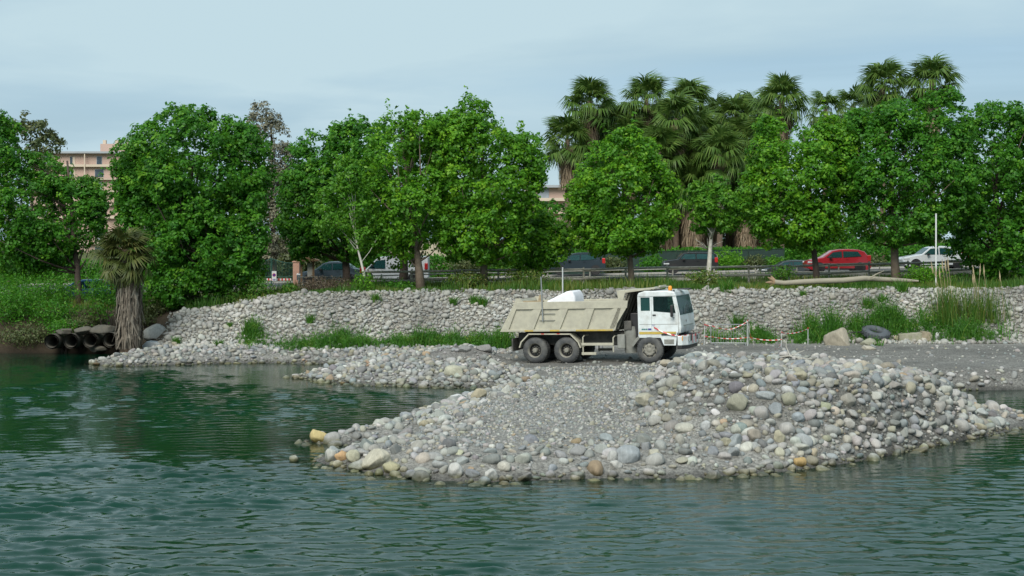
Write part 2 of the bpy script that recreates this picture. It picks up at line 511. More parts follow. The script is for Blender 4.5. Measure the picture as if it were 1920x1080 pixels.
wgy = np.array([-400, -150, -50, 0, 10, 16, 18, 19] + list(np.arange(20, 36, 0.05)) + list(np.arange(36, 73, 0.12)) + [73.1])
WX, WY = np.meshgrid(wgx, wgy)
fade = sstep(19, 21, WY) * sstep(26.5, 25, np.abs(WX))
WZ = wave_h(WX, WY) * fade
Hw = H(WX, WY)
dep = np.clip(-Hw, 0, 3)
idx = np.arange(WX.size).reshape(WX.shape)
Fw = np.stack([idx[:-1, :-1], idx[:-1, 1:], idx[1:, 1:], idx[1:, :-1]], -1).reshape(-1, 4)
keep = (Hw.reshape(-1)[Fw].min(1) < 0.04)
Fw = Fw[keep]
used = np.unique(Fw); remap = np.full(WX.size, -1); remap[used] = np.arange(len(used))
Vw = np.stack([WX, WY, WZ], -1).reshape(-1, 3)[used]
m, n, l, b = new_mat('river_water')
da = n.new('ShaderNodeAttribute'); da.attribute_name = 'depth'
turb = nm(n, l, 'SUBTRACT', 1.0, nm(n, l, 'POWER', 2.718, nm(n, l, 'MULTIPLY', da.outputs['Fac'], -3.4)))
t = n.new('ShaderNodeTexCoord')
nzc = n.new('ShaderNodeTexNoise'); nzc.inputs['Scale'].default_value = 0.12; nzc.inputs['Detail'].default_value = 3
l.new(t.outputs['Object'], nzc.inputs[0])
rc = n.new('ShaderNodeValToRGB')
rc.color_ramp.elements[0].position = 0.35; rc.color_ramp.elements[0].color = (0.0008, 0.026, 0.0115, 1)
rc.color_ramp.elements[1].position = 0.65; rc.color_ramp.elements[1].color = (0.001, 0.033, 0.0175, 1)
l.new(nzc.outputs['Fac'], rc.inputs[0])
l.new(rc.outputs[0], b.inputs['Base Color'])
b.inputs['Roughness'].default_value = 0.025
b.inputs['IOR'].default_value = 1.42
b.inputs['Specular IOR Level'].default_value = 0.5
mpw = n.new('ShaderNodeMapping'); mpw.inputs['Scale'].default_value = (1.0, 1.9, 1)
l.new(t.outputs['Object'], mpw.inputs[0])
nb = n.new('ShaderNodeTexNoise'); nb.inputs['Scale'].default_value = 6.5; nb.inputs['Detail'].default_value = 3; nb.inputs['Distortion'].default_value = 0.4
l.new(mpw.outputs[0], nb.inputs[0])
bp = n.new('ShaderNodeBump'); bp.inputs['Strength'].default_value = 0.15; bp.inputs['Distance'].default_value = 0.03
l.new(nb.outputs['Fac'], bp.inputs['Height']); l.new(bp.outputs[0], b.inputs['Normal'])
gl = n.new('ShaderNodeBsdfGlossy'); gl.inputs['Roughness'].default_value = 0.05; l.new(bp.outputs[0], gl.inputs['Normal'])
tp = n.new('ShaderNodeBsdfTransparent'); tp.inputs['Color'].default_value = (0.62, 0.80, 0.70, 1)
fr = n.new('ShaderNodeFresnel'); fr.inputs['IOR'].default_value = 1.333; l.new(bp.outputs[0], fr.inputs['Normal'])
clear = n.new('ShaderNodeMixShader'); l.new(fr.outputs[0], clear.inputs[0]); l.new(tp.outputs[0], clear.inputs[1]); l.new(gl.outputs[0], clear.inputs[2])
ms = n.new('ShaderNodeMixShader'); l.new(turb, ms.inputs[0]); l.new(clear.outputs[0], ms.inputs[1]); l.new(b.outputs[0], ms.inputs[2])
l.new(ms.outputs[0], n['Material Output'].inputs[0])
water = link('water', mesh_np('water', Vw, remap[Fw], True, {'depth': ('FLOAT', dep.reshape(-1)[used])}), m)
tag(water, 'rippled emerald green river water', None, None, 'structure')
# ================================================================== STONES
def stone_mat(name, from_object):
    m, n, l, b = new_mat(name)
    if from_object:
        s = n.new('ShaderNodeObjectInfo'); c = s.outputs['Color']
    else:
        s = n.new('ShaderNodeAttribute'); s.attribute_name = 'col'; c = s.outputs['Color']
    g = n.new('ShaderNodeNewGeometry')
    def noise(scale, det, ro):
        t = n.new('ShaderNodeTexNoise'); t.inputs['Scale'].default_value = scale; t.inputs['Detail'].default_value = det; t.inputs['Roughness'].default_value = ro
        l.new(g.outputs['Position'], t.inputs[0]); return t.outputs['Fac']
    f1 = noise(5.0, 6, 0.6); f2 = noise(45, 3, 0.7)
    k = nm(n, l, 'ADD', nm(n, l, 'MULTIPLY', f1, 0.75), nm(n, l, 'MULTIPLY', f2, 0.6))
    k = nm(n, l, 'ADD', k, 0.33)
    # mineral veins on some of the stones
    wv = n.new('ShaderNodeTexWave'); wv.inputs['Scale'].default_value = 2.3; wv.inputs['Distortion'].default_value = 9; wv.inputs['Detail'].default_value = 3
    l.new(g.outputs['Position'], wv.inputs[0])
    vein = n.new('ShaderNodeMapRange'); vein.inputs['From Min'].default_value = 0.93; vein.inputs['From Max'].default_value = 1.0; vein.inputs['To Max'].default_value = 0.16
    l.new(wv.outputs['Fac'], vein.inputs[0])
    k = nm(n, l, 'ADD', k, vein.outputs[0])
    vm = n.new('ShaderNodeVectorMath'); vm.operation = 'SCALE'
    l.new(c, vm.inputs[0]); l.new(k, vm.inputs['Scale'])
    # wet and algae-stained below the splash line
    sx = n.new('ShaderNodeSeparateXYZ'); l.new(g.outputs['Position'], sx.inputs[0])
    zn = nm(n, l, 'ADD', sx.outputs['Z'], nm(n, l, 'MULTIPLY', nm(n, l, 'SUBTRACT', f1, 0.5), 0.22))
    wet = n.new('ShaderNodeMapRange'); wet.inputs['From Min'].default_value = 0.05; wet.inputs['From Max'].default_value = 0.19
    wet.inputs['To Min'].default_value = 1.0; wet.inputs['To Max'].default_value = 0.0
    l.new(zn, wet.inputs[0])
    mw = n.new('ShaderNodeMix'); mw.data_type = 'RGBA'; mw.blend_type = 'MULTIPLY'
    l.new(wet.outputs[0], mw.inputs['Factor']); l.new(vm.outputs[0], mw.inputs['A']); mw.inputs['B'].default_value = (0.40, 0.40, 0.27, 1)
    l.new(mw.outputs['Result'], b.inputs['Base Color'])
    rr = n.new('ShaderNodeMapRange'); rr.inputs['To Min'].default_value = 0.88; rr.inputs['To Max'].default_value = 0.35
    l.new(wet.outputs[0], rr.inputs[0]); l.new(rr.outputs[0], b.inputs['Roughness'])
    b.inputs['Specular IOR Level'].default_value = 0.3
    bp = n.new('ShaderNodeBump'); bp.inputs['Strength'].default_value = 0.35; bp.inputs['Distance'].default_value = 0.02
    l.new(f2, bp.inputs['Height']); l.new(bp.outputs[0], b.inputs['Normal'])
    return m
ST_ATTR = stone_mat('stone_scattered', False)
ST_OBJ = stone_mat('stone_single', True)

def ico(sub):
    bm = bmesh.new(); bmesh.ops.create_icosphere(bm, subdivisions=sub, radius=1.0)
    V = np.array([v.co[:] for v in bm.verts]); F = np.array([[v.index for v in f.verts] for f in bm.faces]); bm.free()
    return V, F
ICO = {s: ico(s) for s in (1, 2, 3, 4)}
def stone_shape(seed, sub, angular=0.3, flat=None):
    """unit stone: a ball cut by random planes, with uneven bulges and three different axes"""
    r = np.random.default_rng(seed)
    V, F = ICO[sub]
    V = V.copy()
    for i in range(int(4 + 9 * angular)):
        nn = r.normal(size=3); nn /= np.linalg.norm(nn)
        c = r.uniform(0.55, 0.92) if angular > 0.45 else r.uniform(0.66, 0.97)
        dd = V @ nn
        over = np.maximum(dd - c, 0)
        V -= np.outer(over * (0.92 if angular > 0.45 else 0.7), nn)
    for i in range(4):
        kk = r.normal(size=3) * (1.2 + i * 0.9)
        V *= (1 + (0.075 / (1 + i * 0.7)) * np.sin(V @ kk + r.uniform(0, 6.28)))[:, None]
    if sub >= 3:
        for i in range(8):
            kk = r.normal(size=3) * (5 + 1.6 * i)
            V *= (1 + 0.010 * np.sin(V @ kk + r.uniform(0, 6.28)))[:, None]
    s = flat if flat is not None else np.array([1.0, r.uniform(0.68, 0.92), r.uniform(0.45, 0.75)])
    V = V * np.array(s)
    V /= np.abs(V).max()
    return V, F
def rot_mats(r, n, tilt=0.35):
    az = r.uniform(0, 2 * np.pi, n); ax = r.normal(0, tilt, n); ay = r.normal(0, tilt, n)
    ca, sa = np.cos(az), np.sin(az); cx_, sx_ = np.cos(ax), np.sin(ax); cy_, sy_ = np.cos(ay), np.sin(ay)
    Z = np.zeros((n, 3, 3)); Z[:, 0, 0] = ca; Z[:, 0, 1] = -sa; Z[:, 1, 0] = sa; Z[:, 1, 1] = ca; Z[:, 2, 2] = 1
    X = np.zeros((n, 3, 3)); X[:, 0, 0] = 1; X[:, 1, 1] = cx_; X[:, 1, 2] = -sx_; X[:, 2, 1] = sx_; X[:, 2, 2] = cx_
    Y = np.zeros((n, 3, 3)); Y[:, 1, 1] = 1; Y[:, 0, 0] = cy_; Y[:, 0, 2] = sy_; Y[:, 2, 0] = -sy_; Y[:, 2, 2] = cy_
    return Y @ X @ Z
PAL = [  # colour, weight, everyday word
    ((0.41, 0.405, 0.37), 32, 'pale grey'), ((0.50, 0.49, 0.45), 13, 'whitish'), ((0.33, 0.335, 0.315), 24, 'mid grey'),
    ((0.295, 0.32, 0.32), 12, 'bluish grey'), ((0.40, 0.375, 0.30), 10, 'sandy tan'), ((0.22, 0.225, 0.215), 7, 'dark grey'),
    ((0.36, 0.345, 0.26), 5, 'olive tan'), ((0.38, 0.29, 0.20), 1, 'rusty brown')]
PALC = np.array([p[0] for p in PAL]); PALW = np.array([p[1] for p in PAL], float); PALW /= PALW.sum()

srng = np.random.default_rng(12)
stones = []   # x, y, r, sink, palette index, zone
def scatter(n, xr, yr, rmed, rsig, rmin, rmax, mask, zone, lift=0.25, gap=0.75):
    """tries n spots; keeps those the mask allows and that do not lie inside a bigger neighbour"""
    x = srng.uniform(xr[0], xr[1], n); y = srng.uniform(yr[0], yr[1], n)
    p = mask(x, y)
    k = srng.uniform(0, 1, n) < p
    x, y = x[k], y[k]
    r = np.clip(rmed * np.exp(srng.normal(0, rsig, len(x))), rmin, rmax)
    o = np.argsort(-r); x, y, r = x[o], y[o], r[o]
    cell = 0.5; grid = {}
    for i in range(len(x)):
        gi, gj = int(x[i] // cell), int(y[i] // cell)
        ok = True
        for a in (-1, 0, 1):
            for bb in (-1, 0, 1):
                for (qx, qy, qr) in grid.get((gi + a, gj + bb), ()):
                    if (qx - x[i]) ** 2 + (qy - y[i]) ** 2 < ((qr + r[i]) * gap) ** 2: ok = False; break
                if not ok: break
            if not ok: break
        if ok:
            grid.setdefault((gi, gj), []).append((x[i], y[i], r[i]))
            stones.append((x[i], y[i], r[i], lift, int(srng.choice(len(PAL), p=PALW)), zone))
def m_shore(x, y):
    d = SD(x, y); return ((d > -0.75) & (d < 2.8) & (y < 52)) * (1 - 0.35 * sstep(1.2, 2.8, d))
def m_mound(x, y):
    return (mound_shape(x, y) > 0.12) * (0.98 + 1.9 * fbm(x, y, 1.5, 201, 3)) * (SD(x, y) > 0.2)
def m_flat(x, y):
    d = SD(x, y)
    return ((d > 1.5) & (mound_shape(x, y) < 0.2)) * (0.75 + 0.9 * fbm(x, y, 1.8, 203, 3) + 0.3 * sstep(4, 1.5, d))
def m_spit(x, y):
    d = SD(x, y); return ((d > -0.5) & (y < 63.5) & (x < 0.2 + 0.35 * (57 - y))) * (1.0 - 0.75 * sstep(0.62, 0.85, H(x, y)) * (x > -8))
def m_beach(x, y): return ((SD(x, y) > -0.35) & (y < foot_y(x) + 0.2)) * 0.9
def bank_t(x, y): return (y - foot_y(x)) / (top_y(x) - foot_y(x))
def m_bank(x, y):
    t = bank_t(x, y)
    lim = 1.04 + 0.55 * fbm(x, y, 1.3, 208, 3) - 0.16 * sstep(-12.5, -16.4, x)
    return ((t > -0.12) & (t < lim) & (x > -17.2)) * (0.95 - 0.40 * sstep(0.02, 0.14, fbm(x, y, 2.6, 207, 3)))
def m_bank2(x, y):
    t = bank_t(x, y)
    return ((t > -0.1) & (t < 1.12 + 0.5 * fbm(x, y, 1.3, 208, 3)) & (x > -17.4 + 0.6 * fbm(x, y, 1.0, 212, 2))) * 0.95
def m_band(x, y):
    d = SD(x, y); return ((d > -0.3)) * sstep(55.6, 53.2, y) * (0.8 + 0.5 * fbm(x, y, 1.0, 209, 3))
near_x = (-15, 22)
scatter(2000, near_x, (33, 52), 0.17, 0.22, 0.12, 0.27, lambda x, y: m_shore(x, y) * sstep(2.6, 0.6, SD(x, y)), 'shore', 0.16, 0.95)
scatter(3200, (0, 16), (34, 48), 0.145, 0.28, 0.09, 0.27, m_mound, 'mound', 0.18, 0.86)
scatter(9000, (0, 16), (34, 48), 0.034, 0.25, 0.024, 0.06, lambda x, y: (mound_shape(x, y) > 0.12) * 0.9, 'mound', 0.3, 0.8)
scatter(500, (-12, 2), (54, 64), 0.16, 0.2, 0.11, 0.24, m_spit, 'spit', 0.30, 1.0)
scatter(500, (-17, 33), (67.8, 73.2), 0.15, 0.25, 0.11, 0.26, m_bank, 'bank', 0.35, 1.0)
scatter(15000, near_x, (33, 52), 0.088, 0.46, 0.045, 0.26, m_shore, 'shore', 0.16, 0.70)
scatter(14000, (0, 16), (34, 48), 0.074, 0.45, 0.032, 0.27, m_mound, 'mound', 0.12, 0.72)
scatter(30000, (-9, 12), (36, 57), 0.040, 0.42, 0.024, 0.14, m_flat, 'flat', 0.12, 0.72)
scatter(8000, (-12, 4), (54, 64), 0.085, 0.42, 0.04, 0.22, m_spit, 'spit', 0.30, 0.68)
scatter(4200, (-21.5, 0), (64, 69.5), 0.085, 0.45, 0.04, 0.22, m_beach, 'beach', 0.25, 0.70)
scatter(32000, (-17, 33), (67.6, 73.6), 0.080, 0.42, 0.040, 0.24, m_bank, 'bank', 0.35, 0.62)
scatter(15000, (-17.6, 33), (67.8, 73.4), 0.052, 0.25, 0.034, 0.085, lambda x, y: m_bank2(x, y), 'bank', 0.45, 0.66)
scatter(9000, (9, 24), (49, 56), 0.08, 0.46, 0.04, 0.24, m_band, 'band', 0.28, 0.70)
scatter(2600, (-2, 30), (53, 69), 0.055, 0.5, 0.028, 0.22, lambda x, y: (SD(x, y) > 1.0) * (0.30 + 0.9 * sstep(66.6, 68.3, y) + 0.5 * sstep(55.6, 54.4, y) + 0.6 * fbm(x, y, 1.6, 211, 3)), 'track', 0.2, 0.8)
SX = np.array([s[0] for s in stones]); SY = np.array([s[1] for s in stones]); SR = np.array([s[2] for s in stones])
SL = np.array([s[3] for s in stones]); SP = np.array([s[4] for s in stones]); SZN = np.array([s[5] for s in stones])

# single stones that stand out in the photograph: pixel centre, half width in pixels, proportions, tone, shape, label
HERO = [
    (599, 821, 21, (1, .7, .62), (0.52, 0.42, 0.20), .2, 'smooth yellow ochre stone at the far tip of the gravel spit, half in water'),
    (551, 861, 10, (1, .8, .75), (0.42, 0.42, 0.36), .25, 'lone pale stone standing in open water off the spit tip'),
    (620, 856, 16, (.8, .7, 1), (0.47, 0.47, 0.42), .2, 'upright pale grey stone leaning on an orange stone at the spit tip'),
    (641, 857, 15, (1, .8, .8), (0.55, 0.36, 0.19), .25, 'orange tinted round stone wedged between two pale stones'),
    (661, 858, 15, (.9, .75, .9), (0.47, 0.45, 0.33), .2, 'tilted tan stone beside the orange stone at the spit tip'),
    (706, 864, 31, (1, .75, .78), (0.50, 0.47, 0.37), .6, 'big cracked cream boulder at the spit tip in shallow water'),
    (735, 878, 18, (1, .8, .7), (0.45, 0.42, 0.27), .15, 'smooth olive tan stone below the cracked cream boulder'),
    (853, 885, 18, (.85, .8, 1), (0.53, 0.52, 0.48), .35, 'whitish wedge shaped stone at the water edge of the spit'),
    (919, 893, 17, (1, .8, .8), (0.53, 0.52, 0.48), .5, 'white angular split stone lowest at the near water edge'),
    (946, 876, 15, (1, .8, .8), (0.50, 0.48, 0.41), .1, 'round cream stone near the white split stone'),
    (886, 889, 15, (1, .8, .55), (0.25, 0.26, 0.27), .1, 'dark slate oval stone between two white stones'),
    (895, 741, 19, (1, .8, .75), (0.45, 0.40, 0.28), .8, 'angular tan rock on the inlet shore of the gravel spit'),
    (851, 697, 20, (1, .75, .62), (0.48, 0.47, 0.36), .1, 'smooth oval khaki boulder on the far low spit'),
    (794, 795, 10, (1, .8, .75), (0.40, 0.36, 0.25), .1, 'small round tan stone alone on pale cobbles'),
    (1177, 854, 27, (1, .75, .78), (0.36, 0.385, 0.39), .15, 'biggest smooth blue grey boulder at the foot of the mound'),
    (1149, 858, 14, (.8, .75, 1), (0.47, 0.47, 0.44), .2, 'pale rounded stone against the biggest blue grey boulder'),
    (1154, 873, 14, (1, .8, .8), (0.50, 0.49, 0.45), .55, 'broken pale stone in front of the biggest blue grey boulder'),
    (1212, 749, 27, (1, .6, .55), (0.44, 0.42, 0.33), .9, 'long fluted tan rock high on the mound flank'),
    (1215, 707, 21, (1, .75, .6), (0.45, 0.43, 0.36), .7, 'flat topped tan boulder on the shoulder of the mound'),
    (1385, 760, 23, (1, .6, .95), (0.33, 0.325, 0.25), .5, 'wide olive grey boulder set in the middle of the mound'),
    (1276, 826, 13, (.8, .7, 1), (0.40, 0.39, 0.34), .45, 'upright grey tan boulder on the mound front'),
    (1229, 790, 15, (1, .8, .85), (0.39, 0.385, 0.35), .6, 'blunt triangular grey boulder on the mound front'),
    (1287, 803, 22, (1, .6, .5), (0.47, 0.46, 0.39), .4, 'long pale slab stone across the mound front'),
    (1323, 800, 12, (.8, .7, 1), (0.46, 0.47, 0.46), .3, 'egg shaped pale blue stone beside a long pale slab'),
    (1349, 752, 12, (1, .7, .75), (0.29, 0.305, 0.29), .1, 'smooth dark egg stone beside the wide olive boulder'),
    (1320, 686, 13, (.8, .7, 1), (0.34, 0.335, 0.30), .9, 'pointed grey rock standing on the crest of the mound'),
    (1390, 682, 11, (1, .7, .7), (0.29, 0.30, 0.27), .5, 'dark humped stone alone on the crest of the mound'),
    (1252, 682, 17, (1, .7, .55), (0.44, 0.39, 0.30), .8, 'tan wedge rock on the crest in front of the front wheel'),
    (1501, 705, 14, (1, .8, .85), (0.42, 0.39, 0.28), .7, 'square tan rock high on the mound'),
    (1590, 752, 17, (1, .75, .8), (0.33, 0.315, 0.27), .3, 'brown grey domed boulder on the dirt slope of the mound'),
    (1437, 744, 20, (1, .6, .5), (0.40, 0.425, 0.42), .2, 'long blue grey stone across the upper mound'),
    (1497, 784, 14, (1, .8, .8), (0.33, 0.365, 0.38), .4, 'blue grey boulder on the mound slope'),
    (1592, 795, 13, (.9, .7, 1), (0.45, 0.44, 0.40), .8, 'white pyramid stone on the mound slope'),
    (1462, 822, 15, (.8, .7, 1.0), (0.43, 0.40, 0.29), .5, 'tall tan boulder leaning on the lower mound'),
    (1512, 811, 10, (1, .8, .8), (0.45, 0.45, 0.44), .1, 'egg smooth pale stone on the lower mound'),
    (1589, 827, 11, (.9, .8, 1), (0.47, 0.45, 0.38), .3, 'round cream stone near the waterline of the mound'),
    (1551, 824, 10, (1, .8, .7), (0.36, 0.36, 0.26), .2, 'olive round stone on the lower mound'),
    (1501, 868, 13, (1, .8, .8), (0.44, 0.31, 0.14), .2, 'orange brown stone at the waterline under the mound'),
    (1561, 858, 14, (1, .6, .5), (0.34, 0.37, 0.37), .1, 'flat blue grey stone at the waterline under the mound'),
    (1613, 857, 11, (1, .6, .6), (0.24, 0.29, 0.31), .1, 'wet dark blue pebble boulder at the waterline'),
    (1527, 850, 10, (.9, .7, 1.1), (0.46, 0.40, 0.29), .4, 'tan tilted slab stone near the waterline'),
    (1463, 850, 11, (.9, .7, .9), (0.46, 0.45, 0.35), .5, 'cream block stone near the waterline of the mound'),
    (1226, 852, 16, (1, .7, .8), (0.45, 0.43, 0.34), .5, 'tan sloping stone beside the biggest blue grey boulder'),
]
HERO_FAR = [
    (1573, 628, 27, (1, .7, .8), (0.40, 0.36, 0.28), .95, 'big square cut tan block tilted on its corner by the weeds', 'rock'),
    (1652, 632, 19, (1, .8, .62), (0.37, 0.36, 0.32), .8, 'broken grey rock lying against the old tyre', 'rock'),
    (1630, 640, 17, (1, .7, .5), (0.36, 0.36, 0.27), .8, 'low mossy rock slab below the old tyre', 'rock'),
    (1628, 651, 17, (1, .6, .35), (0.46, 0.43, 0.35), .5, 'flat pale slab stone lying at the track edge', 'stone'),
    (1684, 632, 8, (1, .8, .8), (0.46, 0.41, 0.29), .8, 'small tan rock between mossy slab and concrete block', 'stone'),
    (1757, 628, 9, (.7, .7, 1.2), (0.56, 0.56, 0.54), .7, 'white upright rock at the end of the concrete block', 'rock'),
    (288, 617, 24, (1, .8, .85), (0.36, 0.36, 0.33), .6, 'large grey boulder perched beside the leaning palm trunk', 'boulder'),
    (1410, 616, 10, (1, .8, .7), (0.44, 0.42, 0.33), .3, 'rounded tan boulder at the embankment foot behind the barrier', 'boulder'),
    (870, 652, 14, (1, .8, .6), (0.25, 0.25, 0.235), .9, 'dark grey slab rock on the far heap behind the rear wheels', 'rock'),
    (907, 650, 17, (1, .8, .55), (0.27, 0.265, 0.25), .9, 'dark wedge rock topping the far heap beside the truck', 'rock'),
]
hero_xyr = []
def put_stone(i, px, py, hw, sc, colr, ang, label, name, cat, group=None):
    bx, by, bz = ground_hit(px, py + hw * sc[2] * (0.55 if i < 100 else 0.9))
    r = hw / FPX * by
    Vs, Fs = stone_shape(900 + i, 4 if r > 0.16 else 3, ang, np.array(sc))
    o = link(name, mesh_np(name, Vs, Fs, ang < 0.75), ST_OBJ, None, (bx, by + r * 0.3, bz + r * sc[2] * 0.50), (srng.normal(0, .12), srng.normal(0, .14), srng.normal(0, .35)), (r, r, r))
    if ang >= 0.75:
        o.data.polygons.foreach_set('use_smooth', np.ones(len(o.data.polygons), bool))
        if hasattr(o.data, 'set_sharp_from_angle'): o.data.set_sharp_from_angle(angle=math.radians(24))
    o.color = tuple(c * 0.78 for c in colr) + (1,)
    tag(o, label, cat, group)
    hero_xyr.append((bx, by + r * .3, r))
    return o
for i, (px, py, hw, sc, colr, ang, label) in enumerate(HERO):
    put_stone(i, px, py, hw, sc, colr, ang, label, 'river_stone', 'stone', 'large river stones on the gravel spits')
for i, (px, py, hw, sc, colr, ang, label, nm_) in enumerate(HERO_FAR):
    put_stone(100 + i, px, py, hw, sc, colr, ang, label, nm_, nm_)

# drop scattered stones that lie inside the singled-out ones
hx = np.array(hero_xyr)
clash = np.zeros(len(SX), bool)
for qx, qy, qr in hx: clash |= ((SX - qx) ** 2 + (SY - qy) ** 2) < (qr * 0.8 + SR * 0.45) ** 2
SX, SY, SR, SL, SP, SZN = (A[~clash] for A in (SX, SY, SR, SL, SP, SZN))
SH = np.maximum(H(SX, SY), H(SX, SY))
SZ = SH + SR * SL
N = len(SX)
SC = 0.74 * PALC[SP] * np.exp(srng.normal(0, 0.13, (N, 1))) * (1 + srng.normal(0, 0.025, (N, 3)))
bankm = (SZN == 'bank')
SC[bankm] = SC[bankm] * 0.55 + np.array([0.34, 0.33, 0.295]) * 0.55
SC[bankm] *= (0.90 + 1.1 * fbm(SX[bankm], SY[bankm] * 1.5, 2.2, 301, 3))[:, None]
SC[(SZN == 'mound') & (SR < 0.06)] *= 0.78
shape_n = 20
SSH = srng.integers(0, shape_n, N)
SSH = np.where(bankm | (SZN == 'beach'), np.array([2, 3, 4, 7, 8, 9, 12, 13, 14])[srng.integers(0, 9, N)], SSH)
SSC = np.stack([np.ones(N), srng.uniform(0.82, 1.1, N), srng.uniform(0.8, 1.25, N)], 1)
ROT = rot_mats(srng, N, 0.38)
# the largest in view become single objects
px_ = 960 + FPX * SX / SY
show = SR / SY * visible(SX, SY, SZ + SR * 0.4) * (np.abs(px_ - 960) < 955)
order = np.argsort(-show)
single = np.zeros(N, bool); single[order[:300 - len(HERO)]] = True
lib = [stone_shape(500 + k, 3, [0.3, 0.45, 0.6, 0.75, 0.9][k % 5]) for k in range(shape_n)]
libme = []
for k, (v_, f_) in enumerate(lib):
    me = mesh_np('river_stone', v_, f_, True); me.materials.append(ST_OBJ); libme.append(me)
ZONE = {'shore': 'in the cobble edge of the near spit', 'mound': 'on the dug gravel mound', 'flat': 'on the flat gravel between mound and inlet',
        'spit': 'on the far low spit', 'beach': 'on the far cobble beach', 'bank': 'in the stone embankment', 'band': 'in the cobble band behind the mound', 'track': 'on the haul track'}
singles_ = []
for i in np.nonzero(single)[0]:
    o = bpy.data.objects.new('river_stone', libme[SSH[i]])
    M = Matrix(ROT[i].tolist()).to_4x4() @ Matrix.Diagonal(Vector((SR[i] * SSC[i, 0], SR[i] * SSC[i, 1], SR[i] * SSC[i, 2], 1)))
    M.translation = (SX[i], SY[i], SZ[i])
    o.matrix_world = M
    o.color = tuple(SC[i]) + (1,)
    COL.objects.link(o)
    singles_.append((i, o))
SHORT = ['the yellow ochre stone', 'the lone stone in open water', 'the upright pale stone at the spit tip', 'the orange tinted stone', 'the tilted tan stone', 'the cracked cream boulder',
         'the olive tan stone at the spit tip', 'the whitish wedge stone', 'the white split stone', 'the round cream stone', 'the dark slate oval', 'the angular tan inlet rock', 'the khaki boulder on the far spit',
         'the small lone tan stone', 'the biggest blue grey boulder', 'the pale stone by that blue boulder', 'the broken pale stone', 'the fluted tan rock', 'the flat topped tan boulder', 'the wide olive boulder',
         'the upright grey tan boulder', 'the triangular grey boulder', 'the long pale slab', 'the egg shaped pale stone', 'the dark egg stone', 'the pointed crest rock', 'the dark humped crest stone', 'the tan wedge crest rock',
         'the square tan rock', 'the brown domed boulder', 'the long blue grey stone', 'the blue grey slope boulder', 'the white pyramid stone', 'the tall tan boulder', 'the egg smooth pale stone', 'the round cream mound stone',
         'the olive round stone', 'the orange brown waterline stone', 'the flat blue waterline stone', 'the wet dark blue stone', 'the tan tilted slab', 'the cream block stone', 'the tan sloping stone']
HPX = np.array([h[:2] for h in HERO], float)
seen = {}
def uniq(lb, dx_):
    # look-alikes beside the same stone: say on which side they lie
    if lb in seen and ' on its' not in lb:
        lb2 = lb + (' on the truck tail side' if dx_ < 0 else ' on the truck cab side')
        if len(lb2.split()) <= 16: lb = lb2
    seen[lb] = 1
    w_ = lb.split()
    return ' '.join(w_ if len(w_) <= 16 else w_[1:])
for i, o in singles_:
    spx = 960 + FPX * SX[i] / SY[i]; spy = HZ + FPX * (CAMH - SZ[i]) / SY[i]
    dd = np.hypot(HPX[:, 0] - spx, HPX[:, 1] - spy); k = int(np.argmin(dd))
    dy_, dx_ = spy - HPX[k, 1], spx - HPX[k, 0]
    rel = ('above' if dy_ < 0 else 'below') if abs(dy_) > abs(dx_) * 0.55 else 'level with'
    dist = 'just ' if dd[k] < 34 else ('' if dd[k] < 75 else 'well ')
    if rel == 'level with': dist = {'just ': 'touching and ', '': '', 'well ': 'far and '}[dist]
    form = ['rounded', 'smooth', 'lumpy', 'blunt', 'angular'][SSH[i] % 5]
    size = 'large' if SR[i] > 0.20 else ('middling' if SR[i] > 0.15 else 'small')
    tag(o, uniq(f"{size} {PAL[SP[i]][2]} {form} stone {dist}{rel} {SHORT[k]}", dx_), 'stone', 'large river stones on the gravel spits')
# all the others, too many to count: one mass
def join_stones(sel, sub, seeds):
    Vs = []; Fs = []; Cs = []; base = 0
    shp = [stone_shape(500 + k, sub, [0.3, 0.45, 0.6, 0.75, 0.9][k % 5]) for k in range(seeds)]
    for k in range(seeds):
        ii = sel[(SSH[sel] % seeds) == k]
        if not len(ii): continue
        v_, f_ = shp[k]
        loc = v_[None] * (SSC[ii] * SR[ii, None])[:, None, :]
        w = np.einsum('nij,nkj->nki', ROT[ii], loc) + np.stack([SX[ii], SY[ii], SZ[ii]], 1)[:, None, :]
        Vs.append(w.reshape(-1, 3))
        Fs.append((f_[None] + (np.arange(len(ii)) * len(v_))[:, None, None]).reshape(-1, 3) + base)
        Cs.append(np.repeat(np.concatenate([SC[ii], np.ones((len(ii), 1))], 1), len(v_), 0))
        base += len(ii) * len(v_)
    return np.concatenate(Vs), np.concatenate(Fs), np.concatenate(Cs)
rest = np.nonzero(~single)[0]
big = rest[(SR[rest] / SY[rest]) > 0.0027]
sml = rest[(SR[rest] / SY[rest]) <= 0.0027]
tiny = sml[(SR[sml] / SY[sml]) <= 0.0013]
midl = sml[(SR[sml] / SY[sml]) > 0.0013]
A1 = join_stones(big, 2, 20) if len(big) else None
A2 = join_stones(midl, 1, 20)
# pebbles: eight-sided
oct_v = np.array([[1, 0, 0], [-1, 0, 0], [0, .8, 0], [0, -.8, 0], [0, 0, .6], [0, 0, -.6]], float)
oct_f = np.array([[0, 2, 4], [2, 1, 4], [1, 3, 4], [3, 0, 4], [2, 0, 5], [1, 2, 5], [3, 1, 5], [0, 3, 5]])
A3 = join_stones(tiny, 1, 20) if len(tiny) else None
parts_ = [A for A in (A1, A2, A3) if A is not None]
off = 0; Vs = []; Fs = []; Cs = []
for (v_, f_, c_) in parts_:
    Vs.append(v_); Fs.append(f_ + off); Cs.append(c_); off += len(v_)
Vs = np.concatenate(Vs); Fs = np.concatenate(Fs); Cs = np.concatenate(Cs)
st = link('gravel', mesh_np('gravel', Vs, Fs, True, {'col': ('FLOAT_COLOR', Cs)}), ST_ATTR)
tag(st, 'countless pale grey cobbles and pebbles covering spits, beach and embankment', 'gravel', None, 'stuff')
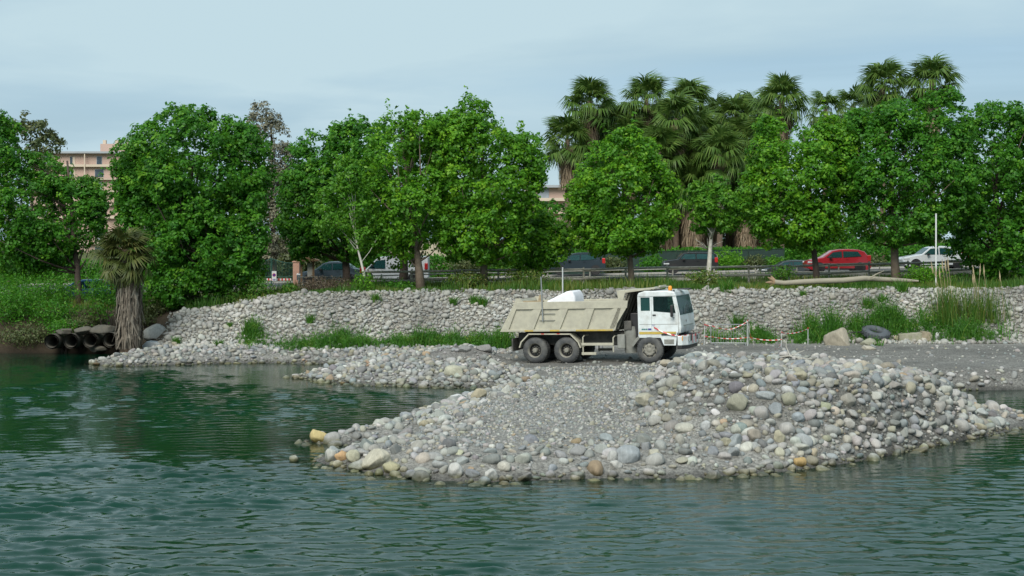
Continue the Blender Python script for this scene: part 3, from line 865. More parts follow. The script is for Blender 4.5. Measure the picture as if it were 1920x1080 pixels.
print('STONES', N, 'single', int(single.sum()), 'tris', len(Fs))
# ================================================================== VEGETATION
vr = np.random.default_rng(77)
def unit(a): return a / np.maximum(np.linalg.norm(a, axis=-1, keepdims=True), 1e-9)
def leaf_quads(C, Nn, size, tint, r, aspect=0.62, fold=0.18):
    n = len(C)
    t = unit(np.cross(Nn, r.normal(size=(n, 3)))); b_ = np.cross(Nn, t)
    s = size[:, None]
    Vq = np.stack([C - t * s * .5, C + b_ * s * .5 * aspect - Nn * s * fold * .3, C + t * s * .5 - Nn * s * fold, C - b_ * s * .5 * aspect - Nn * s * fold * .3], 1).reshape(-1, 3)
    Fq = np.arange(n * 4).reshape(-1, 4)
    return Vq, Fq, np.repeat(tint, 4)
def crown_leaves(blobs, r, leaf=0.22, dens=1.0, gap=0.30, per=62, clump=0.55, seed=0, tuft=0.0):
    """crown as knobs of foliage: big lobes (cx,cy,cz,rx,ry,rz) carry smaller knobs, the knobs carry leaf clumps on their outer side; a noise field leaves gaps"""
    Cc = []; Dr = []; Rc = []
    for (bx, by, bz, ax, ay, az) in blobs:
        area = 4 * math.pi * ((ax * ay) ** 1.6 / 3 + (ax * az) ** 1.6 / 3 + (ay * az) ** 1.6 / 3) ** (1 / 1.6)
        ks = max(0.42, 0.30 * min(ax, az))
        nk = max(6, int(area / (ks * ks) * 0.62 * dens))
        d = unit(r.normal(size=(nk, 3)))
        rk = ks * r.uniform(0.55, 1.35, nk)
        k = r.uniform(0.72, 1.0, nk)
        kc = d * k[:, None] * np.array([ax, ay, az]) + np.array([bx, by, bz])
        g = vnoise(kc[:, 0] + 0.6 * kc[:, 1], kc[:, 2] + 0.4 * kc[:, 1], 1.5, 420 + seed)
        keep = (g > gap) | (r.uniform(0, 1, nk) < 0.25)
        kc, d, rk = kc[keep], d[keep], rk[keep]
        for j in range(len(kc)):
            m_ = max(4, int(2.9 * (rk[j] / (clump * 0.62)) ** 2))
            e = unit(r.normal(size=(m_, 3)) + 0.55 * d[j] + np.array([0, 0, 0.35]))
            Cc.append(kc[j] + e * rk[j] * r.uniform(0.72, 1.08, m_)[:, None]); Dr.append(e); Rc.append(clump * 0.62 * r.uniform(0.6, 1.15, m_))
        nf = int(area / (clump * clump) * 0.30 * dens)      # thinner foliage inside
        e = unit(r.normal(size=(nf, 3)))
        Cc.append(e * r.uniform(0.2, 0.75, nf)[:, None] * np.array([ax, ay, az]) + np.array([bx, by, bz])); Dr.append(e); Rc.append(np.full(nf, clump * 0.8))
        if tuft > 0:   # upright shoots that break the outline
            q = int(tuft * area / 6)
            dd = unit(r.normal(size=(q, 3)) * np.array([1, 1, .7]) + np.array([0, 0, .8]))
            pb = dd * np.array([ax, ay, az]) * r.uniform(.86, .98, q)[:, None] + np.array([bx, by, bz])
            for j in range(4):
                Cc.append(pb + np.array([0, 0, 1.]) * (0.24 * j) + dd * 0.14 * j); Dr.append(unit(dd + [0, 0, .6])); Rc.append(np.full(q, clump * (0.66 - 0.12 * j)))
    Cc = np.concatenate(Cc); Dr = np.concatenate(Dr); Rc = np.concatenate(Rc)
    deep = np.full(len(Cc), 9.0)
    for (bx, by, bz, ax, ay, az) in blobs:
        deep = np.minimum(deep, np.sqrt((((Cc - [bx, by, bz]) / [ax, ay, az]) ** 2).sum(1)))
    ym = np.mean([b_[1] for b_ in blobs]); ya = max(b_[4] for b_ in blobs)
    u_ = r.uniform(0, 1, len(Cc))
    keep = ((deep > 0.70) | (u_ < 0.26)) & ((Cc[:, 1] < ym + 0.35 * ya) | (u_ < 0.45))
    Cc, Dr, Rc = Cc[keep], Dr[keep], Rc[keep]
    m_ = len(Cc)
    per_n = np.maximum(6, (per * 0.80 * (Rc / clump) ** 1.6).astype(int))
    ci = np.repeat(np.arange(m_), per_n)
    n = len(ci)
    dl = unit(r.normal(size=(n, 3)) + 0.55 * Dr[ci] + np.array([0, 0, 0.35]))
    C = Cc[ci] + dl * (Rc[ci] * r.uniform(0.35, 1.08, n))[:, None] * np.array([1, 1, .85])
    Nn = unit(dl * 0.8 + Dr[ci] * 0.5 + 0.55 * r.normal(size=(n, 3)) + np.array([0, -0.1, 0.45]))
    tint = np.clip(0.5 + 0.20 * (r.normal(size=m_))[ci] + 0.14 * r.normal(size=n), 0, 1)
    return leaf_quads(C, Nn, leaf * 0.92 * r.uniform(.65, 1.25, n), tint, r), Cc
def bark(name, c, var=.25): return mat(name, c, 0.9, 0, var, 5, 0.6, 18)
BARK = bark('bark_grey_brown', (0.15, 0.115, 0.085)); BARK_D = bark('bark_dark', (0.075, 0.055, 0.045)); BARK_P = bark('bark_pale', (0.50, 0.48, 0.42))
GREEN = leaf_mat('leaf_green', [(0.0, (0.0448, 0.1534, 0.0106)), (0.45, (0.0897, 0.2714, 0.0153)), (0.75, (0.1534, 0.3658, 0.0201)), (1.0, (0.2478, 0.4602, 0.0283))], 0.46)
GREEN_D = leaf_mat('leaf_deep_green', [(0.0, (0.0283, 0.1239, 0.0118)), (0.5, (0.0590, 0.2183, 0.0153)), (0.85, (0.1062, 0.3009, 0.0201)), (1.0, (0.1770, 0.3776, 0.0283))], 0.45)
GREEN_L = leaf_mat('leaf_light_green', [(0.0, (0.045, 0.16, 0.012)), (0.5, (0.085, 0.25, 0.016)), (1.0, (0.17, 0.36, 0.028))], 0.42)
OLIVE = leaf_mat('leaf_olive', [(0.0, (0.045, 0.075, 0.024)), (0.5, (0.09, 0.12, 0.04)), (1.0, (0.17, 0.18, 0.065))], 0.3)
GREY = leaf_mat('leaf_grey_brown', [(0.0, (0.12, 0.125, 0.085)), (0.5, (0.20, 0.20, 0.13)), (1.0, (0.30, 0.28, 0.19))], 0.25)
WEED = leaf_mat('leaf_weed', [(0.0, (0.028, 0.11, 0.012)), (0.5, (0.065, 0.20, 0.018)), (0.8, (0.13, 0.25, 0.03)), (1.0, (0.26, 0.27, 0.05))], 0.35)
STRAW = leaf_mat('grass_blade', [(0.0, (0.035, 0.12, 0.014)), (0.4, (0.080, 0.165, 0.022)), (0.7, (0.16, 0.195, 0.035)), (1.0, (0.30, 0.25, 0.09))], 0.3)
DRY = leaf_mat('dry_brush', [(0.0, (0.05, 0.036, 0.025)), (0.5, (0.10, 0.075, 0.05)), (1.0, (0.17, 0.135, 0.085))], 0.2)

def trunk_tubes(mb, base, top, r0, r1, rr, lean=0.12, n=8, seg=7, wig=0.05):
    pts = []; rad = []
    b_, t_ = Vector(base), Vector(top)
    for i in range(seg + 1):
        f = i / seg
        p = b_.lerp(t_, f)
        p += Vector((rr.normal(0, wig), rr.normal(0, wig), 0)) * (1 if 0 < f < 1 else 0)
        pts.append(p); rad.append(r0 * (1 - f) + r1 * f + (r0 * 0.35 * max(0, 1 - f * 6)))
    mb.tube(pts, rad, n)
    return pts, rad
def tree(name, label, base, blobs, leafm, barkm, r0, seed, leaf=0.22, dens=1.0, gap=0.30, limbs=16, fork=None, cat='tree', group='leafy trees along the road', per=62, clump=0.55, tuft=0.0, top=None, limb_lo=.35):
    rr = np.random.default_rng(seed)
    root = empty(name, base)
    loc = [(b_[0] - base[0], b_[1] - base[1], b_[2] - base[2], b_[3], b_[4], b_[5]) for b_ in blobs]
    (Vq, Fq, tt), Cc = crown_leaves(loc, rr, leaf, dens, gap, per, clump, seed % 50, tuft)
    mb = MB()
    zc = max(b_[2] + b_[5] * 0.25 for b_ in loc)
    tp = top if top else (loc[0][0] * 0.8, loc[0][1] * 0.8, zc)
    pts, rad = trunk_tubes(mb, (0, 0, -0.25), tp, r0, r0 * 0.28, rr)
    o = mb.build('trunk', barkm, root, True, auto=False)
    zlo = min(b_[2] - b_[5] for b_ in loc)
    for i in range(limbs):
        c = Vector(Cc[rr.integers(0, len(Cc))])
        h = min(max(zlo * 0.9, c.z * rr.uniform(limb_lo, max(limb_lo, 0.75))), zc * 0.95)
        f = np.clip((h + .25) / (zc + .25), 0.12, 0.96)
        k = f * (len(pts) - 1); a = pts[int(k)].lerp(pts[min(int(k) + 1, len(pts) - 1)], k - int(k))
        mid = a.lerp(c, 0.5) + Vector((rr.normal(0, .15), rr.normal(0, .15), -0.05 * (c - a).length))
        q = MB(); q.tube([a, mid, c], [r0 * (0.42 - 0.22 * f), r0 * 0.18, 0.012], 6)
        q.build('limb', barkm, root, True, auto=False)
    link('crown', mesh_np('crown', Vq, Fq, False, {'tint': ('FLOAT', tt)}), leafm, root)
    tag(root, label, cat, group)
    return root
def B(px, py, Y, rxp, ryp, depth=None, dy=0.0):
    """crown lobe measured in the photograph at distance Y: centre pixel, half width and half height in pixels"""
    s = Y / FPX
    return (wx(px, Y), Y + dy, wz(py, Y), rxp * s * .94, (depth if depth else rxp * s * 0.85), ryp * s * .95)
def gbase(px, Y): return (wx(px, Y), Y, float(H(wx(px, Y), Y)))

tree('plane_tree', 'tallest broad dark green tree, dense to the ground, beside the leaning palm', gbase(365, 76.5),
     [B(360, 330, 76.5, 132, 112), B(262, 350, 76.5, 52, 70), B(455, 320, 76.5, 52, 88), B(300, 440, 76.8, 70, 95), B(425, 440, 76.8, 66, 100)], GREEN_D, BARK_D, 0.28, 301, leaf=0.23, dens=0.95, gap=0.27, tuft=0.5)
tree('young_plane_tree', 'bushy bright green young tree in front of the tallest tree, foliage down to the stones', gbase(385, 74.4),
     [B(385, 470, 74.4, 92, 62), B(330, 500, 74.4, 62, 60), B(445, 490, 74.4, 48, 58), B(360, 545, 74.4, 66, 32), B(360, 400, 74.6, 40, 44), B(470, 440, 74.8, 26, 44)], GREEN_D, BARK_D, 0.10, 302, leaf=0.21, dens=0.85, gap=0.34, clump=0.48, tuft=0.8)
tree('plane_tree', 'green tree cut by the picture edge in front of the pink apartment block', gbase(150, 80.0),
     [B(120, 410, 80, 72, 75), B(165, 390, 80, 36, 52), B(80, 440, 80, 60, 70), B(30, 400, 80, 90, 110), B(-30, 330, 80, 80, 120)], GREEN_D, BARK_D, 0.2, 303, leaf=0.22, tuft=0.4)
tree('casuarina_tree', 'thin grey brown feathery tree showing between two dense green trees', gbase(515, 101.0),
     [B(505, 290, 101, 36, 85), B(530, 345, 101, 28, 85), B(510, 430, 101, 38, 65), B(490, 238, 101, 26, 38), B(480, 330, 101, 30, 90)], GREY, BARK_D, 0.22, 304, leaf=0.20, dens=0.75, gap=0.36, limbs=26, group=None, per=46, clump=0.5)
tree('plane_tree', 'dense green tree behind the slim white trunked sapling', gbase(652, 84.0),
     [B(625, 350, 84, 88, 100), B(575, 400, 84, 50, 90), B(660, 300, 84, 62, 68), B(640, 430, 84, 80, 52)], GREEN_D, BARK_D, 0.24, 305, leaf=0.23, gap=0.27, tuft=0.5)
tree('birch_sapling', 'slim sapling with leaning white trunk and light green crown above the stones', gbase(692, 74.0),
     [B(645, 385, 74, 50, 56), B(610, 395, 74.2, 32, 58), B(672, 425, 74.3, 30, 36), B(640, 340, 74, 34, 32)], GREEN_L, BARK_P, 0.085, 306, leaf=0.19, dens=0.62, gap=0.36, per=44, clump=0.42, limbs=9, tuft=0.4, group=None, limb_lo=.82,
     top=(wx(655, 74) - wx(692, 74), 0, wz(400, 74) - gbase(692, 74)[2]))
tree('plane_tree', 'green tree with bare upright stems showing through its open middle', gbase(790, 75.6),
     [B(740, 300, 76, 52, 85), B(800, 310, 76, 50, 90), B(770, 400, 76, 90, 75), B(700, 390, 76.5, 50, 70), B(785, 245, 75.6, 44, 36), B(735, 462, 76.2, 52, 40)], GREEN, BARK, 0.22, 307, leaf=0.22, dens=0.72, gap=0.37, limbs=26, tuft=0.6)
tree('plane_tree', 'dark trunked green tree standing behind the tree with bare stems', gbase(757, 82.0),
     [B(760, 360, 82, 80, 95), B(720, 300, 82, 60, 60)], GREEN_D, BARK_D, 0.26, 308, leaf=0.23, dens=0.7, gap=0.33)
tree('plane_tree', 'tall bright tree with knobbly top, its crown reaching over the truck bed', gbase(908, 77.0),
     [B(900, 320, 77, 95, 105), B(850, 290, 77, 60, 70), B(960, 340, 77, 58, 85), B(880, 240, 77, 46, 44), B(905, 430, 77, 92, 60), B(985, 300, 77, 34, 36)], GREEN, BARK, 0.2, 309, leaf=0.22, gap=0.31, limbs=24, tuft=0.8)
tree('young_plane_tree', 'low light green tree drooping to the fence beside the dark hatchback', gbase(1008, 79.5),
     [B(1010, 455, 79.5, 52, 46), B(975, 470, 79.5, 36, 36), B(1040, 465, 79.5, 28, 34)], GREEN, BARK, 0.1, 310, leaf=0.22, gap=0.27)
tree('plane_tree', 'rounded bright green tree in front of the palms, trunk above the truck cab', gbase(1185, 77.0),
     [B(1165, 360, 77, 88, 88), B(1120, 400, 77, 52, 75), B(1215, 390, 77, 58, 70), B(1180, 290, 77, 48, 42), B(1165, 435, 77, 92, 45)], GREEN, BARK, 0.17, 311, leaf=0.22, gap=0.27, tuft=0.7)
tree('plane_tree', 'wide green tree above the red car, its lower edge ragged', gbase(1533, 78.5),
     [B(1500, 330, 78.5, 98, 105), B(1450, 370, 78.5, 52, 90), B(1540, 300, 78.5, 70, 85), B(1500, 415, 78.5, 92, 44), B(1445, 260, 78.5, 30, 34)], GREEN, BARK_D, 0.18, 312, leaf=0.22, gap=0.25, tuft=0.6)
tree('plane_tree', 'big green tree above the white saloon, crown merging with the tree over the red car', gbase(1683, 78.0),
     [B(1660, 310, 78, 95, 115), B(1740, 330, 78, 80, 120), B(1620, 280, 78, 60, 75), B(1690, 412, 78, 100, 44), B(1770, 240, 78, 52, 60)], GREEN_D, BARK, 0.24, 313, leaf=0.22, gap=0.25, tuft=0.6)
tree('plane_tree', 'dark green tree at the far end of the row past the reeds', gbase(1870, 80.0),
     [B(1870, 330, 80, 90, 130), B(1950, 340, 80, 90, 140), B(1880, 450, 80, 90, 70)], GREEN_D, BARK_D, 0.26, 314, leaf=0.23, gap=0.25)
# pollarded small tree with a pale knobbly trunk and bare twigs
pt = tree('pollarded_tree', 'small round pollarded tree with whitish bare stump and twigs, before the palm skirts', gbase(1325, 78.0),
     [B(1342, 385, 77.6, 42, 42), B(1312, 388, 77.6, 24, 40), B(1370, 400, 77.6, 22, 36)], GREEN_L, BARK_P, 0.17, 315, leaf=0.2, gap=0.3, clump=0.42, limbs=10, group=None,
     top=(wx(1336, 78) - wx(1325, 78), -0.5, wz(385, 78) - gbase(1325, 78)[2]))
tw = np.random.default_rng(5)
for i in range(16):
    q = MB(); a = Vector((0.05, -0.05, wz(468, 78) - pt.location.z)); d = Vector((tw.normal(0, 1), tw.normal(0, .6), tw.uniform(.1, 1.0))).normalized() * tw.uniform(.6, 1.1)
    q.tube([a, a + d * .5 + Vector((0, 0, .06)), a + d], [.022, .014, .005], 5); q.build('twig', BARK_P, pt, True, auto=False)

# ------------------------------------------------------------------ background shrubs and trees behind the road
bg = [(60, 118, 60, 150), (330, 116, 90, 110), (430, 118, 60, 90), (560, 112, 60, 100), (690, 118, 70, 90), (860, 118, 80, 110), (950, 114, 60, 80), (1030, 112, 48, 62), (1075, 115, 44, 60),
      (1180, 121, 70, 80), (1440, 119, 60, 60), (1560, 114, 70, 60), (1640, 117, 60, 80), (1760, 114, 70, 90), (1880, 116, 90, 110), (1250, 127, 70, 85), (1340, 129, 70, 95), (1420, 126, 60, 85)]
words_bg = ['behind the tree at the edge', 'behind the tallest tree', 'behind the casuarina', 'behind the green gate', 'behind the white van', 'behind the knobbly tree', 'behind the low drooping tree', 'behind the dark hatchback roof',
            'under the outermost palm', 'under the palm cluster', 'between palm skirts and red car', 'behind the red car', 'behind the gap after the red car', 'behind the white saloon', 'past the reeds', 'deep behind the palms above the black car', 'deep behind the palms above the pollarded tree', 'deep behind the palms beside the grey skirt']
for i, ((px, Y, rxp, ryp), w) in enumerate(zip(bg, words_bg)):
    tree('background_tree', 'dark olive green tree across the road ' + w, gbase(px, Y), [B(px, 505 - ryp, Y, rxp, ryp), B(px + 30, 490, Y, rxp * .7, 38), B(px - 36, 488, Y, rxp * .7, 36)], [OLIVE, GREEN_D, GREEN_D][i % 3], BARK_D, 0.2, 340 + i,
         leaf=0.34, dens=0.6, gap=0.2, limbs=6, clump=0.8, per=44, group='trees across the road')
# clipped hedge behind the fence across the road
for i, (pa, pb) in enumerate([(-60, 300), (300, 480), (640, 1000), (1000, 1260), (1260, 1480), (1480, 1720), (1720, 2000)]):
    Y = 106.5
    hr = np.random.default_rng(380 + i)
    x0, x1 = wx(pa, Y), wx(pb, Y)
    root = empty('hedge', ((x0 + x1) / 2, Y, float(H((x0 + x1) / 2, Y))))
    n = int((x1 - x0) * 420)
    zt = 1.7 + 0.35 * (vnoise(hr.uniform(x0, x1, n), np.zeros(n), 1.5, 7) - .5)
    C = np.stack([hr.uniform(x0, x1, n) - root.location.x, hr.uniform(-.7, .7, n), hr.uniform(0, 1, n) ** .8 * zt], 1)
    Nn = unit(hr.normal(size=(n, 3)) + np.array([0, -1.0, .5]))
    Vq, Fq, tt = leaf_quads(C, Nn, hr.uniform(.16, .32, n), np.clip(hr.normal(.45, .2, n), 0, 1), hr)
    link('foliage', mesh_np('foliage', Vq, Fq, False, {'tint': ('FLOAT', tt)}), GREEN_D, root)
    q = MB(); 
    for k in range(4):
        sx_ = (x0 + x1) / 2 + (k - 1.5) * (x1 - x0) / 4 - root.location.x
        q = MB(); q.tube([(sx_, 0, -.2), (sx_, 0, .9)], [.05, .03], 6); q.build('stem', BARK_D, root)
    tag(root, 'dark clipped hedge across the road ' + ['beside the blue car', 'behind the tallest tree', 'behind the white van and trunks', 'behind the dark hatchback', 'behind the black small car', 'behind the red car', 'behind the white saloon'][i], 'hedge', 'hedges across the road')

# ------------------------------------------------------------------ palms
PALM_G = leaf_mat('palm_frond', [(0.0, (0.050, 0.110, 0.020)), (0.5, (0.095, 0.18, 0.034)), (1.0, (0.18, 0.26, 0.06))], 0.34, 0.42)
PALM_Y = leaf_mat('palm_frond_olive', [(0.0, (0.040, 0.064, 0.014)), (0.5, (0.075, 0.10, 0.022)), (1.0, (0.15, 0.145, 0.045))], 0.28)
PALM_B = leaf_mat('palm_dead_frond', [(0.0, (0.12, 0.085, 0.055)), (0.5, (0.22, 0.165, 0.105)), (1.0, (0.36, 0.29, 0.20))], 0.15, 0.8)
PALM_K = leaf_mat('palm_grey_skirt', [(0.0, (0.07, 0.06, 0.048)), (0.5, (0.16, 0.135, 0.105)), (1.0, (0.28, 0.25, 0.20))], 0.12, 0.85)
PALM_T = bark('palm_trunk_fibre', (0.14, 0.10, 0.07))
def frond_mesh(seed, pet=1.05, fan=1.05, nb=24, droop=0.55, spread=118):
    r = np.random.default_rng(seed); Vf = []; Ff = []; T = []
    def strip(P0, P1, P2, w0, w1, side, tn):
        b_ = len(Vf)
        for p, w in ((P0, w0), (P1, w1)):
            Vf.append(p - side * w); Vf.append(p + side * w)
        Vf.append(P2)
        Ff.append((b_, b_ + 1, b_ + 3, b_ + 2)); Ff.append((b_ + 2, b_ + 3, b_ + 4, b_ + 4))
        T.extend([tn] * 5)
    # petiole, arching slightly
    pp = [np.array([pet * f, 0, 0.10 * math.sin(f * 3.0) * pet - 0.05 * f * f]) for f in (0, .5, 1.0)]
    strip(pp[0], pp[1], pp[2], .035, .024, np.array([0, 1., 0]), 0.75)
    c = pp[2]
    for i in range(nb):
        a = math.radians(-spread + 2 * spread * i / (nb - 1) + r.normal(0, 2))
        L = fan * (1.0 - 0.30 * abs(a) / math.radians(spread)) * r.uniform(.88, 1.06)
        d = np.array([math.cos(a), math.sin(a), 0.0]); side = np.array([-math.sin(a), math.cos(a), 0.0])
        dz = droop * r.uniform(.6, 1.3)
        fold = 0.10 * (1 if i % 2 else -1)
        p1 = c + d * L * .52 + np.array([0, 0, 0.10 * math.cos(a) * L + fold * .2 - 0.05 * L])
        p2 = c + d * L * (1 - .12 * dz) + np.array([0, 0, -dz * L * .55])
        strip(c + side * 0.0, p1, p2, .012, math.radians(spread) * 2 / nb * L * .52 * .62, side, float(np.clip(r.normal(.5, .2), 0, 1)))
    F4 = []
    V_ = np.array(Vf)
    # triangulated tips share the last index, so write everything as triangles
    tri = []
    for f in Ff:
        if f[2] == f[3]: tri.append((f[0], f[1], f[2]))
        else: tri.append((f[0], f[1], f[2])); tri.append((f[0], f[2], f[3]))
    return mesh_np('frond', V_, np.array(tri), False, {'tint': ('FLOAT', np.array(T))})
FR_G = [frond_mesh(600 + i, 1.0 + .1 * (i % 3), 1.12, 24, .7 + .16 * i) for i in range(5)]
for me in FR_G: me.materials.append(PALM_G)
FR_Y = [frond_mesh(620 + i, .75, 1.0, 22, .7 + .12 * i) for i in range(3)]
for me in FR_Y: me.materials.append(PALM_Y)
FR_YG = []
for me in FR_G[:3]:
    q = me.copy(); q.materials.clear(); q.materials.append(PALM_Y); FR_YG.append(q)
FR_T = []
for i in range(3):
    q = frond_mesh(640 + i, .8, .95, 22, 1.0 + .15 * i); q.materials.append(PALM_B); FR_T.append(q)
def skirt_mesh(r, top, bot, r0, r1, n):
    """dead leaves hanging down round a trunk"""
    Vf = []; T = []
    for i in range(n):
        a = r.uniform(0, 6.283); z0 = r.uniform(bot + (top - bot) * .15, top); L = min(z0 - bot + .3, r.uniform(.8, 1.9))
        f = (z0 - bot) / max(.1, top - bot)
        rad = (r0 * f + r1 * (1 - f)) * r.uniform(.55, 1.1)
        d = np.array([math.cos(a), math.sin(a), 0]); s_ = np.array([-math.sin(a), math.cos(a), 0]) * r.uniform(.012, .045)
        p0 = d * rad * .75 + [0, 0, z0]; p1 = d * rad * 1.05 + [r.normal(0, .06), r.normal(0, .06), z0 - L * .5]; p2 = d * rad * .98 + [r.normal(0, .1), r.normal(0, .1), z0 - L]
        Vf += [p0 - s_, p0 + s_, p1 + s_ * 1.4, p1 - s_ * 1.4, p1 - s_ * 1.4, p1 + s_ * 1.4, p2 + s_ * .5, p2 - s_ * .5]
        T += [float(np.clip(r.normal(.5, .25), 0, 1))] * 8
    V_ = np.array(Vf); return mesh_np('skirt', V_, np.arange(len(V_)).reshape(-1, 4), False, {'tint': ('FLOAT', np.array(T))})
def palm(px, py, Y, label, seed, nf=34, R=1.0, skirt=None, group='fan palms across the road', fr=FR_G, base=None, trunk_r=.2, lo=-0.9, name='fan_palm', lean=0.0, skr=(.85, .5), skn=420):
    r = np.random.default_rng(seed)
    b_ = base if base else (wx(px, Y) + lean, Y, float(H(wx(px, Y), Y)))
    root = empty(name, b_)
    hx_, hz_ = wx(px, Y) - b_[0], wz(py, Y) - b_[2]
    q = MB(); trunk_tubes(q, (0, 0, -.2), (hx_, 0, hz_), trunk_r * 1.25, trunk_r * .9, r, n=10, wig=.03)
    q.build('trunk', PALM_T, root, True, auto=False)
    for i in range(nf):
        f = i / (nf - 1)
        el = math.radians(80 - 150 * f ** 0.9 + r.normal(0, 7)) if name == 'fan_palm' else math.radians(70 - 150 * f ** .8 + r.normal(0, 12))
        az = i * 2.39996 + r.normal(0, .2)
        me = fr[int(r.integers(0, len(fr)))] if (f < .80 or fr is not FR_G) else FR_T[int(r.integers(0, 3))]
        o = bpy.data.objects.new('frond', me)
        s = R * r.uniform(.85, 1.12)
        M = Matrix.Translation((hx_, 0, hz_ - .12 - .35 * f)) @ Matrix.Rotation(az, 4, 'Z') @ Matrix.Rotation(-el, 4, 'Y') @ Matrix.Rotation(r.normal(0, .25), 4, 'X') @ Matrix.Scale(s, 4)
        o.matrix_local = M
        o.parent = root
        COL.objects.link(o)
    if skirt:
        zt = wz(py, Y) - .5 - b_[2]; zb = wz(skirt, Y) - b_[2]
        link('skirt', skirt_mesh(r, zt, max(.1, zb), skr[0], skr[1], skn), PALM_B if name == 'fan_palm' else PALM_K, root)
    tag(root, label, 'palm', group)
    return root
PL = [(1106, 190, 112, 'fan palm with the tallest crown of the cluster, standing clear over the rounded tree', 300),
      (1064, 262, 110, 'fan palm at the outer end of the cluster over the pink roof', 350),
      (1150, 232, 115, 'fan palm behind the rounded tree, between two taller crowns', 330),
      (1212, 185, 114, 'fan palm with upright fronds above the rounded tree', 290),
      (1268, 222, 111, 'fan palm with long tan skirt high in the middle of the cluster', 292),
      (1236, 285, 109, 'low fan palm just behind the rounded tree top', 360),
      (1345, 212, 122, 'fan palm with a thin crown on the skyline behind the cluster', 300),
      (1312, 250, 113, 'fan palm beside the long tan skirt', 330),
      (1350, 290, 109, 'broad fan palm directly above the pollarded tree', 345),
      (1398, 262, 116, 'fan palm between the pollarded tree and the tree over the red car', 478),
      (1300, 345, 110, 'low fan palm with bulky skirt reaching down behind the black small car', 485),
      (1400, 345, 111, 'low fan palm with a grey skirt hanging beside the fence', 482),
      (1465, 188, 112, 'tall lone fan palm over the gap before the tree above the red car', 330),
      (1548, 205, 121, 'fan palm peeping over the tree above the red car', 290),
      (1655, 160, 112, 'tall dark fan palm above the big tree over the white saloon', 290),
      (1748, 152, 111, 'tallest fan palm behind the tree over the white saloon, cut by the edge', 290),
      (1600, 200, 124, 'faint fan palm between two tall crowns on the skyline', 280)]
PL += [(1130, 268, 117, 'fan palm filling the gap behind the outermost palms', 400), (1245, 245, 118, 'fan palm filling the gap behind the rounded tree tip', 380), (1320, 285, 118, 'fan palm in the shade at the heart of the cluster', 480), (1425, 215, 120, 'fan palm on the skyline before the lone tall palm', 330), (1180, 262, 113, 'mid height fan palm tucked behind the rounded tree crown', 380), (1290, 190, 119, 'fan palm crown behind the long tan skirt on the skyline', 300), (1380, 218, 118, 'fan palm crown over the pollarded tree skyline', 330),
       (1330, 320, 114, 'fan palm in the second row above the pollarded tree', 470), (1262, 330, 115, 'fan palm in the second row beside the rounded tree', 480), (1430, 262, 113, 'fan palm wedged against the tree above the red car', 470), (1375, 300, 119, 'fan palm deep in the cluster beside the grey skirt', 480), (1100, 300, 116, 'fan palm low behind the rounded tree shoulder', 420)]
for i, (px, py, Y, lab, sk) in enumerate(PL):
    palm(px, py, Y, lab, 700 + i, nf=58 if i not in (6, 13, 16) else 32, R=1.18 if i not in (6, 13, 16) else 1.05, skirt=sk, skr=(.95, .75) if sk > 400 else (.75, .45), skn=1300 if sk > 400 else 620)
# leaning olive palm at the culvert
palm(237, 468, 68.6, 'short shaggy olive palm with ragged skirted trunk beside the culvert pipes', 760, nf=90, R=.80, skirt=641, group=None, fr=FR_Y + FR_YG + FR_YG, base=(wx(243, 68.4), 68.4, float(H(wx(243, 68.4), 68.4))), trunk_r=.30, name='skirted_palm', skr=(.50, .58), skn=1500)

# ------------------------------------------------------------------ grass, weeds, shrubs
def blades(x, y, h, w, r, tint, bend=.35, z=None):
    n = len(x)
    a = r.uniform(0, 6.283, n); b2 = r.uniform(0, 6.283, n)
    s_ = np.stack([np.cos(a), np.sin(a), np.zeros(n)], 1) * w[:, None] * .5
    d = np.stack([np.cos(b2), np.sin(b2), np.zeros(n)], 1) * (h * bend * r.uniform(.2, 1.3, n))[:, None]
    p0 = np.stack([x, y, (H(x, y) if z is None else z) - .03], 1)
    p1 = p0 + d * .35 + np.array([0, 0, 1.]) * (h * .55)[:, None]; p2 = p0 + d + np.array([0, 0, 1.]) * h[:, None]
    V_ = np.stack([p0 - s_, p0 + s_, p1 + s_ * .8, p1 - s_ * .8, p2], 1).reshape(-1, 3)
    k = (np.arange(n) * 5)[:, None]
    F_ = np.concatenate([k + [0, 1, 2], k + [0, 2, 3], k + [3, 2, 4]], 0)
    return V_, F_, np.repeat(tint, 5)
gr = np.random.default_rng(90)
n = 60000
x = gr.uniform(-27, 33, n); y = 72.3 + 14.2 * gr.uniform(0, 1, n) ** 1.15
k = (y > top_y(x) - .25) & (vnoise(x, y, 1.3, 501) + .25 * gr.uniform(-1, 1, n) > .34)
x, y = x[k], y[k]
patch = vnoise(x, y, 2.6, 503)
h = (.18 + .70 * np.clip(patch - .2, 0, 1) ** 1.1 - .10 * sstep(77, 82, y)) * gr.uniform(.5, 1.35, len(x))
tint = np.clip(.40 + .75 * (vnoise(x, y, 1.7, 505) - .5) + gr.normal(0, .16, len(x)), 0, 1)
V_, F_, T_ = blades(x, y, h, gr.uniform(.02, .05, len(x)), gr, tint)
tag(link('grass', mesh_np('grass', V_, F_, False, {'tint': ('FLOAT', T_)}), STRAW), 'tall mixed green and straw grass along the top of the embankment', 'grass', None, 'stuff')
